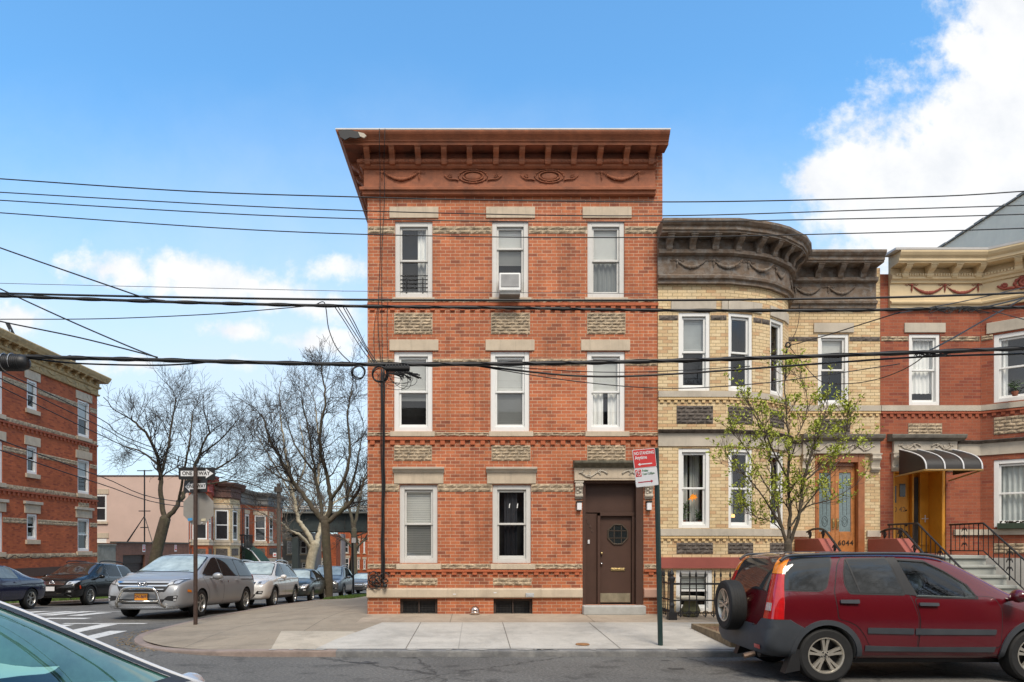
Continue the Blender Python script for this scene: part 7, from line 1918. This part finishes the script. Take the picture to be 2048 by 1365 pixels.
mb.tube([(hx,-.50,.42),(hx,.50,.42)], .026, 8); mb.build('bull_bar', mat('polished_bar', (.62,.60,.56), .18, .05, 4, metal=1), van.root, smooth=True, uv=False)
for sg in (1,-1): van.patch('tail_light', 'B', [(round_poly([(sg*.62,.86),(sg*.92,.86),(sg*.90,1.08),(sg*.66,1.04)],.02),.02,0,True)], [REDLENS], step=.05)
van.both('tail_light_side', [(round_poly([(-2.14,.86),(-1.95,.90),(-1.92,1.06),(-2.08,1.10)],.02),.008,0)], [REDLENS], step=.05)
van.both('marker_light', [(round_poly([(2.18,.62),(2.38,.64),(2.36,.70),(2.19,.68)],.015),.008,0)], [AMBER], step=.05)
van.both('slide_rail', [([(-2.0,.93),(-.95,.93),(-.95,.945),(-2.0,.945)],.006,0)], [PLASTK], step=.1)
van.mirrors(1.10, 1.02, 1.0, SILV, (.09,.25,.17))
van.both('badge', [([(.0+.08*k,.86+.012*(k%2)),(.055+.08*k,.86+.012*(k%2)),(.055+.08*k,.905-.01*(k%3)),(.0+.08*k,.905-.01*(k%3))],.014,0) for k in range(1)], [CHR], step=.1)
for sg in (1,-1):
    mb = MB(); mb.tube([(1.60,sg*.45-.35,1.135),(1.52,sg*.45+.12,1.165)], .012, 5); mb.build('wiper', PLASTK, van.root, uv=False)
# ================================================= white crossover
WHT = paint('white_car_paint', (.68,.67,.65), .25)
st = [(-1.98,.36,.6,.72,.76,.62),(-1.95,.32,.85,1.0,.87,.74),(-1.85,.30,1.0,1.22,.91,.72),(-1.68,.29,1.04,1.42,.92,.68),(-1.45,.28,1.03,1.52,.92,.665),(-.6,.27,1.01,1.58,.92,.67),(.1,.27,.99,1.565,.92,.665),(.35,.27,.98,1.53,.92,.655),(.8,.27,.97,1.28,.915,.71),(1.18,.27,.96,1.08,.91,.76),(1.5,.27,.94,1.02,.90,.74),(1.9,.27,.88,.96,.87,.68),(2.12,.27,.78,.84,.80,.60),(2.22,.30,.64,.68,.68,.48)]
loc, pt = on_hill(-7.62, 23.9)
wsv = Car('parked_car', 'white crossover with chrome-trimmed windows parked behind the silver minivan', 'car', st, WHT, (1.30,-1.34), .345, .90, loc, (0,-pt,R(-89)))
wsv.add_wheels(rim_spokes(5, True, ALLOY, .0, .34), .215)
SUVP = dict(xw0=1.20, xw1=.34, xr1=-1.5, xr0=-1.8, belt=.99, roof=1.57, w=.915, rw=.665, xb=.10, xc=-.82, xd=-1.72, dq=.16, sill=.38, drop=.09, lower=.40, rear_top=False)
dress(wsv, {**SUVP, 'trim': CHROME, 'handle': CHROME})
def suv_face(c, gz=(.66,.84), lampz=(.74,.90), hw=.86, chrome=True, m=None):
    c.patch('grille', 'F', [(round_poly([(-.42,gz[0]),(.42,gz[0]),(.50,gz[1]),(-.50,gz[1])],.03),.006,0)], [PLASTK], step=.06)
    if chrome:
        for k in range(3):
            z = lerp(gz[0]+.03, gz[1]-.03, k/2); c.patch('chrome_bar', 'F', [([(-.45,z-.011),(.45,z-.011),(.45,z+.011),(-.45,z+.011)],.015,0,True)], [CHROME], step=.06)
    for sg in (1,-1):
        c.patch('headlight', 'F', [(round_poly([(sg*.50,lampz[0]),(sg*hw*.88,lampz[0]+.03),(sg*hw*.97,lampz[1]),(sg*.56,lampz[1]-.03)],.03),.010,0,True),(round_poly([(sg*.56,lampz[0]+.03),(sg*.66,lampz[0]+.04),(sg*.66,lampz[1]-.05),(sg*.58,lampz[1]-.06)],.02),.015,1)], [m or CLEAR, bpy.data.materials['smoked_lens']], step=.04)
        c.patch('fog_light', 'F', [(round_poly([(sg*.50,.46),(sg*hw*.82,.46),(sg*hw*.86,.56),(sg*.56,.56)],.02),.006,0),(round_poly([(sg*.60,.485),(sg*.70,.485),(sg*.70,.54),(sg*.60,.54)],.02),.012,1)], [PLASTK, CLEAR], step=.05)
    c.patch('lower_intake', 'F', [(round_poly([(-.46,.36),(.46,.36),(.52,.46),(-.52,.46)],.03),.006,0)], [PLASTK], step=.07)
suv_face(wsv)
for sg in (1,-1):
    mb = MB(); mb.tube(spline([(-1.4,sg*.60,1.50),(-1.25,sg*.61,1.58),(-.5,sg*.62,1.61),(.1,sg*.61,1.59),(.25,sg*.60,1.53)],5), .02, 6); mb.build('roof_rail', CHROME, wsv.root, smooth=True, uv=False)
wsv.mirrors(.82, 1.02, .92, WHT, (.08,.2,.14))
wsv.both('tail_light', [(round_poly([(-1.98,.86),(-1.72,.90),(-1.70,1.0),(-1.95,1.02)],.02),.008,0)], [REDLENS], step=.05)
# ================================================= dark hatchback
GRAPH = mat('dark_green_grey_paint', (.030,.036,.034), .3, .06, 2, coat=.5)
st = [(-1.86,.34,.6,.70,.70,.56),(-1.82,.30,.80,.92,.80,.64),(-1.70,.28,.90,1.12,.84,.62),(-1.5,.27,.92,1.30,.855,.585),(-1.25,.26,.92,1.37,.86,.575),(-.5,.25,.91,1.41,.865,.58),(.05,.25,.90,1.39,.865,.575),(.3,.25,.89,1.34,.865,.57),(.72,.25,.88,1.12,.86,.63),(1.08,.25,.87,.97,.855,.70),(1.4,.25,.84,.91,.85,.69),(1.75,.25,.77,.84,.82,.63),(1.98,.26,.68,.73,.75,.55),(2.06,.30,.56,.60,.64,.44)]
loc, pt = on_hill(-7.55, 28.9, 2.5)
hat = Car('parked_car', 'small dark hatchback parked behind the white crossover', 'car', st, GRAPH, (1.27,-1.24), .31, .855, loc, (0,-pt,R(-88)))
hat.add_wheels(rim_spokes(6, False, ALLOY, 0, .28), .19)
HATP = dict(xw0=1.10, xw1=.28, xr1=-1.3, xr0=-1.65, belt=.90, roof=1.40, w=.86, rw=.575, xb=.02, xc=-.85, xd=-1.58, dq=.22, sill=.34, drop=.085, rear_top=False)
dress(hat, HATP)
suv_face(hat, (.56,.66), (.56,.74), .80, False)
hat.mirrors(.76, .93, .86, GRAPH, (.07,.17,.12))
# ================================================= grey SUV behind the tree
GUN = mat('gunmetal_paint', (.13,.13,.128), .35, .05, 2, metal=.2, coat=.4)
loc, pt = on_hill(-7.55, 35.2)
gsv = Car('parked_car', 'gunmetal grey SUV partly hidden by the mossy tree trunk', 'car', [(a,b,c_+.02,d+.05,e,f) for a,b,c_,d,e,f in [(-1.98,.36,.6,.72,.76,.62),(-1.95,.32,.85,1.0,.87,.74),(-1.85,.30,1.0,1.22,.91,.72),(-1.68,.29,1.04,1.42,.92,.68),(-1.45,.28,1.03,1.52,.92,.665),(-.6,.27,1.01,1.60,.92,.67),(.1,.27,.99,1.585,.92,.665),(.35,.27,.98,1.55,.92,.655),(.8,.27,.97,1.30,.915,.71),(1.18,.27,.96,1.10,.91,.76),(1.5,.27,.94,1.03,.90,.74),(1.9,.27,.88,.96,.87,.68),(2.12,.27,.78,.84,.80,.60),(2.22,.30,.64,.68,.68,.48)]], GUN, (1.30,-1.34), .35, .91, loc, (0,-pt,R(-89)))
gsv.add_wheels(rim_spokes(7, False, ALLOY, 0, .26), .22)
dress(gsv, {**SUVP, 'roof': 1.62}); suv_face(gsv); gsv.mirrors(.82, 1.05, .92, GUN)
for sg in (1,-1):
    mb = MB(); mb.tube(spline([(-1.4,sg*.60,1.56),(-1.25,sg*.61,1.64),(-.5,sg*.62,1.67),(.1,sg*.61,1.65),(.25,sg*.60,1.58)],5), .02, 6); mb.build('roof_rail', STEEL, gsv.root, smooth=True, uv=False)
# ================================================= far cars
BLK = mat('black_car_paint', (.008,.008,.008), .2, .05, 2, coat=.5, spec=.4)
loc, pt = on_hill(X(722,46), 46)
fc = Car('parked_car', 'dark car with pale bumper trim parked far down the side street against the corner building', 'car', st, mat('far_dark_silver', (.09,.09,.088), .3, .05, 2, coat=.4), (1.27,-1.24), .33, .855, (X(728,46),46,zroad(46)), (0,-pt,R(-96)), subs=1)
fc.add_wheels(rim_spokes(6, False, ALLOY, 0, .28), .19); dress(fc, HATP); suv_face(fc, (.56,.66), (.56,.74), .80, True)
fc2 = Car('parked_car', 'dark car farthest down the side street, seen past the dark signpost', 'car', st, BLK, (1.27,-1.24), .33, .855, (X(711,56),56,zroad(56)), (0,-pt,R(-92)), subs=1)
fc2.add_wheels(rim_spokes(6, False, ALLOY, 0, .28), .19); dress(fc2, HATP)
# ================================================= black SUV at the far kerb
st = [(-2.02,.36,.6,.72,.78,.64),(-1.99,.32,.86,1.02,.88,.76),(-1.90,.30,1.0,1.24,.91,.73),(-1.74,.29,1.03,1.45,.92,.69),(-1.5,.28,1.03,1.54,.92,.675),(-.6,.27,1.01,1.60,.92,.68),(.15,.27,1.0,1.585,.92,.675),(.40,.27,.99,1.55,.92,.665),(.85,.27,.98,1.30,.915,.72),(1.22,.27,.97,1.09,.91,.77),(1.55,.27,.95,1.04,.905,.76),(1.92,.27,.90,.98,.89,.72),(2.16,.27,.78,.86,.83,.64),(2.24,.30,.62,.68,.72,.52)]
loc, pt = on_hill(-14.88, 26.0)
tig = Car('parked_car', 'glossy black SUV with chrome grille parked across the side street behind the navy sedan', 'car', st, BLK, (1.34,-1.36), .35, .915, loc, (0,-pt,R(-90)))
tig.add_wheels(rim_spokes(10, False, ALLOY, 0, .17), .22)
dress(tig, {**SUVP, 'xw0': 1.24, 'xw1': .38, 'xb': .12, 'xc': -.84, 'xd': -1.78, 'roof': 1.585, 'trim': CHROME, 'wind': mat('dark_reflective_windshield', (.05,.035,.028), .04, .3, 2, spec=.9, coat=1)})
suv_face(tig, (.72,.86), (.74,.88), .88, True)
for sg in (1,-1): tig.patch('bumper_strip', 'F', [([(sg*.20,.43),(sg*.48,.43),(sg*.70,.33),(sg*.70,.35),(sg*.48,.45),(sg*.20,.45)],.012,0)], [CHROME], step=.08)
tig.both('marker_light', [(round_poly([(1.92,.60),(1.98,.60),(2.0,.72),(1.94,.72)],.015),.008,0)], [mat('orange_red_lens', (.60,.06,.01), .15, coat=1)], step=.05)
tig.mirrors(.86, 1.04, .92, BLK, (.08,.2,.14))
p_, n_ = tig.hit('F', 0, .80); ex = p_.x+.03
mb = MB(); mb.tube([(ex,.085*math.cos(t*PI/12),.80+.085*math.sin(t*PI/12)) for t in range(25)], .009, 6, cap=False)
mb.tube([(ex,-.035,.875),(ex,0,.81),(ex,.035,.875)], .008, 5); mb.tube([(ex,-.07,.84),(ex,-.035,.725),(ex,0,.79),(ex,.035,.725),(ex,.07,.84)], .008, 5); mb.build('grille_emblem', CHROME, tig.root, smooth=True, uv=False)
plate(tig, 'F', .60, .30, .15, SIGNW)
for sg in (1,-1):
    mb = MB(); mb.tube(spline([(-1.45,sg*.62,1.53),(-1.25,sg*.63,1.60),(-.5,sg*.64,1.64),(.15,sg*.63,1.62),(.32,sg*.62,1.56)],5), .022, 6); mb.build('roof_rail', PLASTK, tig.root, smooth=True, uv=False)
# ================================================= navy sedan
NAVY = mat('navy_car_paint', (.010,.012,.045), .18, .05, 2, coat=1, spec=.6)
st = [(-2.22,.36,.62,.70,.70,.56),(-2.18,.31,.82,.90,.82,.68),(-2.05,.28,.92,.99,.87,.72),(-1.75,.27,.94,1.03,.90,.70),(-1.50,.26,.94,1.07,.90,.66),(-1.1,.25,.93,1.26,.905,.60),(-.75,.25,.92,1.37,.905,.565),(-.2,.25,.91,1.40,.905,.56),(.25,.25,.90,1.37,.905,.56),(.5,.25,.90,1.31,.905,.57),(.95,.25,.89,1.09,.90,.66),(1.25,.25,.88,.98,.895,.72),(1.6,.25,.84,.92,.885,.70),(2.0,.25,.76,.83,.85,.63),(2.2,.28,.64,.68,.74,.5)]
loc, pt = on_hill(-14.85, 20.0)
nav = Car('parked_car', 'navy blue sedan at the far kerb, its tail touching the black SUV in view', 'car', st, NAVY, (1.36,-1.36), .325, .90, loc, (0,-pt,R(-90)))
nav.add_wheels(rim_spokes(6, False, ALLOY, 0, .34), .20)
dress(nav, dict(xw0=1.24, xw1=.46, xr1=-.78, xr0=-1.42, belt=.92, roof=1.395, w=.90, rw=.56, xb=.02, xc=-.82, xd=None, sill=.32, drop=.085, rear_top=True, glass=mat('pale_reflective_glass', (.13,.15,.14), .05, .5, 2.5, spec=.9)))
nav.both('tail_light', [(round_poly([(-2.21,.74),(-2.0,.76),(-1.98,.86),(-2.12,.90)],.02),.008,0)], [REDLENS], step=.05)
for sg in (1,-1): nav.patch('tail_light', 'B', [(round_poly([(sg*.48,.74),(sg*.78,.74),(sg*.78,.87),(sg*.50,.87)],.02),.008,0)], [REDLENS], step=.05)
# ================================================= near silver sedan (windshield corner)
SILV2 = mat('pale_silver_paint', (.55,.56,.58), .22, .04, 2, metal=.4, coat=1)
st2 = [(a, b, c_, d, e, f) for a, b, c_, d, e, f in [(-2.22,.36,.62,.70,.70,.56),(-2.18,.31,.82,.90,.82,.68),(-2.05,.28,.92,.99,.87,.72),(-1.75,.27,.94,1.03,.90,.72),(-1.50,.26,.94,1.08,.90,.72),(-1.1,.25,.93,1.28,.905,.70),(-.75,.25,.92,1.49,.905,.69),(-.2,.25,.92,1.545,.905,.69),(.15,.25,.92,1.515,.905,.69),(.36,.25,.92,1.455,.905,.70),(.90,.25,.92,1.195,.90,.78),(1.25,.25,.91,1.02,.895,.82),(1.6,.25,.85,.93,.885,.76),(2.0,.25,.76,.83,.85,.66),(2.2,.28,.64,.68,.74,.5)]]
wsp = [(1.20,-.65),(.30,-.52),(.30,.52),(1.20,.65)]
near = Car('parked_car', 'pale silver sedan at the near kerb with a paper sheet behind its windshield', 'car', st2, SILV2, (1.36,-1.36), .325, .90, (-2.75,2.80,0), (0,0,0), cuts=[('z', wsp, .98, 2.0)], inner=mat('pale_teal_lining', (.20,.28,.27), .7, .5, 3))
near.add_wheels(rim_spokes(6, False, ALLOY, 0, .34), .20)
WG = glass('teal_windshield_glass', (.55,.78,.75), -.01)
near.patch('windshield', 'T', [([(1.215,-.66),(.285,-.53),(.285,.53),(1.215,.66)],.002,0)], [WG], step=.09)
o_ = [(1.27,-.725),(.25,-.595),(.25,.595),(1.27,.725)]
mb = MB(); i_ = [(1.20,-.64),(.30,-.51),(.30,.51),(1.20,.64)]
for k in range(4):
    for j in range(10):
        q = []
        for t in (j/10, (j+1)/10):
            for s_ in (i_, o_):
                a, b = Vector(s_[k]).lerp(Vector(s_[(k+1)%4]), t); p_, n_ = near.hit('T', a, b); q.append(p_+n_*.010)
        mb.face([q[0],q[1],q[3],q[2]])
mb.build('windshield_seal', PLASTK, near.root, uv=False)
for sg in (1,-1):
    q = []
    for k in range(12):
        t = k/11; p_, n_ = near.hit('T', lerp(.10,1.32,t), sg*lerp(.625,.755,t)); q.append(p_+n_*.006)
    mb = MB(); mb.tube(q, .014, 8); mb.build('pillar_trim', mat('dull_silver_trim', (.55,.56,.58), .55, .04, 2) if sg > 0 else bpy.data.materials['dull_silver_trim'], near.root, smooth=True, uv=False)
mb = MB(); mb.box(.25,1.19,-.74,.74,.985,1.0); mb.ball((.95,0,1.0), 1, 20, (.30,.70,.07)); mb.build('dashboard', mat('dark_teal_dash', (.26,.36,.34), .6, .5, 5), near.root, smooth=False, uv=False)
g5 = random.Random(2); V, Fs = grid_poly([(.34,.12),(.62,.06),(.76,.34),(.70,.55),(.38,.55)], .08)
mb = MB(); mb.add([(x,y,1.14-.10*(x-.5)+.02*math.sin(x*9)+.012*math.sin(y*11)) for x,y in V], Fs); mb.build('paper_sheet', mat('white_paper', (.80,.80,.78), .8, .03, 5), near.root, smooth=True, uv=False)
near.mirrors(1.14, .93, .90, SILV2, (.08,.20,.13))
dd = dict(xw0=1.22, xw1=.34, xb=.0, xc=-.82)
for i, (pl, wn) in enumerate(((( .0,.32,.92),None),((-.82,.32,.92),None))):
    for side in ('L','R'):
        x0, x1 = (.02,1.0) if i == 0 else (-.85,-.02)
        top = [(x1-.10,.95),(x0+.34 if i == 0 else x1,1.36),(x0,1.37)] if i == 0 else [(x1,.95),(x1,1.37),(x0+.12,1.36),(x0-.02,.95)]
        low = [(x0,.32),(x1-.06,.32),(x1,.70)] if i == 0 else [(x0+.28,.32),(x1,.32)]
        dr = near.patch('door', side, [(round_poly(low+top+([(x0-.02,.6)] if i else []),.05),.004,0)], [SILV2], step=.1)
        wn = [(x0+.03,.98),(x1-.30,.98),(x0+.38,1.33),(x0+.03,1.345)] if i == 0 else [(x0+.10,.98),(x1-.03,.98),(x1-.03,1.345),(x0+.16,1.33)]
        near.patch('side_window', side, [(round_poly(wn,.03),.008,0)], [CARGLASS], dr, step=.08)
# ------------------------------------------------------------------ sky, sun, camera
SUN_EL, SUN_AZ = R(54), R(168)      # azimuth clockwise from +Y: behind the camera
w = bpy.data.worlds.new('World'); sc.world = w; w.use_nodes = True
nt = w.node_tree; N = nt.nodes; L = nt.links
N.clear()
outn = N.new('ShaderNodeOutputWorld'); bg = N.new('ShaderNodeBackground'); bg.inputs['Strength'].default_value = 0.15
L.new(bg.outputs[0], outn.inputs['Surface'])
sky = N.new('ShaderNodeTexSky'); sky.sky_type = 'NISHITA'; sky.sun_disc = False; sky.sun_elevation = SUN_EL; sky.sun_rotation = SUN_AZ; sky.air_density = 1.0; sky.dust_density = .6; sky.ozone_density = 1.6
tc = N.new('ShaderNodeTexCoord'); gen = tc.outputs['Generated']
def math_(op, a, b=None, c=None):
    x = N.new('ShaderNodeMath'); x.operation = op
    for i, v in enumerate((a, b, c)):
        if v is None: continue
        if hasattr(v, 'is_linked'): L.new(v, x.inputs[i])
        else: x.inputs[i].default_value = v
    return x.outputs[0]
sep = N.new('ShaderNodeSeparateXYZ'); L.new(gen, sep.inputs[0])
den = math_('MAXIMUM', math_('ABSOLUTE', sep.outputs[1]), .22)
U = math_('DIVIDE', sep.outputs[0], den); V_ = math_('DIVIDE', sep.outputs[2], den)
cmb = N.new('ShaderNodeCombineXYZ'); L.new(U, cmb.inputs[0]); L.new(V_, cmb.inputs[1]); L.new(math_('SIGN', sep.outputs[1]), cmb.inputs[2])
n1 = noise(N, L, cmb.outputs[0], 4.2, 9, .62, .15); n2 = noise(N, L, cmb.outputs[0], 12, 7, .6)
nz = math_('ADD', math_('MULTIPLY', math_('SUBTRACT', n1.outputs['Fac'], .5), 1.7), math_('MULTIPLY', math_('SUBTRACT', n2.outputs['Fac'], .5), .55))
def blob(cx, cy, rx, ry, rot=0, k=1.0):
    c, s = math.cos(R(rot)), math.sin(R(rot))
    du, dv = math_('SUBTRACT', U, cx), math_('SUBTRACT', V_, cy)
    a = math_('DIVIDE', math_('ADD', math_('MULTIPLY', du, c), math_('MULTIPLY', dv, s)), rx)
    b = math_('DIVIDE', math_('SUBTRACT', math_('MULTIPLY', dv, c), math_('MULTIPLY', du, s)), ry)
    return math_('MULTIPLY', math_('SUBTRACT', 1.0, math_('SQRT', math_('ADD', math_('MULTIPLY', a, a), math_('MULTIPLY', b, b)))), k)
n3 = noise(N, L, cmb.outputs[0], 34, 6, .6)
nzs = math_('ADD', math_('MULTIPLY', math_('SUBTRACT', n2.outputs['Fac'], .5), 2.0), math_('MULTIPLY', math_('SUBTRACT', n3.outputs['Fac'], .5), 1.1))
def union(bl):
    m = bl[0]
    for b in bl[1:]: m = math_('MAXIMUM', m, b)
    return m
def soft(v, a, b):
    c = N.new('ShaderNodeMapRange'); c.interpolation_type = 'SMOOTHSTEP'; L.new(v, c.inputs['Value']); c.inputs['From Min'].default_value = a; c.inputs['From Max'].default_value = b
    return c.outputs['Result']
back = math_('LESS_THAN', sep.outputs[1], -.02)
front = math_('SUBTRACT', 1.0, back)
big = soft(math_('ADD', union([blob(.84,.60,.40,.25,40), blob(.64,.53,.18,.10,15,.8), blob(.95,.74,.30,.2,0), blob(.54,.545,.10,.05,20,.7)]), math_('ADD', math_('MULTIPLY', nz, .85), math_('MULTIPLY', math_('SUBTRACT', n3.outputs['Fac'], .5), .45))), .0, .34)
small = soft(math_('ADD', union([blob(-.54,.405,.09,.035,0,.8), blob(-.40,.395,.13,.04,-10,.9), blob(-.28,.365,.14,.028,-12,.8), blob(-.36,.318,.06,.022,0,.8), blob(-.68,.335,.06,.03,0,.8), blob(-.24,.30,.06,.025,0,.7), blob(-.5,.27,.2,.018,0,.6), blob(-.20,.41,.08,.02,0,.4)]), math_('MULTIPLY', nzs, .85)), -.05, .60)
rear = soft(math_('ADD', nz, .34), -.05, .40)
cloudf = math_('ADD', math_('MULTIPLY', front, math_('MAXIMUM', big, small)), math_('MULTIPLY', back, rear))
# thin broken haze low in the sky
hz = N.new('ShaderNodeMapRange'); hz.interpolation_type = 'SMOOTHSTEP'; L.new(math_('ADD', V_, math_('MULTIPLY', nz, .10)), hz.inputs['Value']); hz.inputs['From Min'].default_value = .72; hz.inputs['From Max'].default_value = .20; hz.inputs['To Max'].default_value = .86
skyc = mixc(N, L, 1.0, sky.outputs['Color'], (1.16, 1.90, 2.12), 'MULTIPLY')
hazy = mixc(N, L, hz.outputs['Result'], skyc, (5.2, 6.0, 6.7))
sh = ramp(N, L, n2.outputs['Fac'], [(.3, (5.9,6.1,6.4)), (.6, (6.9,6.95,7.0))])
allc = mixc(N, L, cloudf, hazy, sh.outputs['Color'])
L.new(allc, bg.inputs['Color'])
sd = bpy.data.lights.new('sun', 'SUN'); sd.energy = 3.4; sd.angle = R(20); sd.color = (1, .90, .77)
so_ = bpy.data.objects.new('sun', sd); COL.objects.link(so_)
dv = Vector((math.sin(SUN_AZ)*math.cos(SUN_EL), math.cos(SUN_AZ)*math.cos(SUN_EL), math.sin(SUN_EL)))
so_.rotation_euler = dv.to_track_quat('Z', 'Y').to_euler()
cam = bpy.data.cameras.new('camera'); co = bpy.data.objects.new('camera', cam); COL.objects.link(co)
cam.sensor_width = 36; cam.lens = 24; cam.shift_x = (1024-PX0)/2048; cam.shift_y = (PY0-682.5)/2048
cam.clip_start = .05; cam.clip_end = 2000
co.location = (0, 0, EYE); co.rotation_euler = (R(90), 0, 0)
sc.camera = co
sc.view_settings.view_transform = 'Standard'; sc.view_settings.look = 'None'; sc.view_settings.exposure = 0; sc.view_settings.gamma = 1
sc.render.engine = 'CYCLES'
sc.cycles.use_denoising = True
sc.cycles.max_bounces = 6; sc.cycles.transparent_max_bounces = 12; sc.cycles.caustics_reflective = False; sc.cycles.caustics_refractive = False
for o in list(bpy.data.objects):
    if '_world' in o: del o['_world']
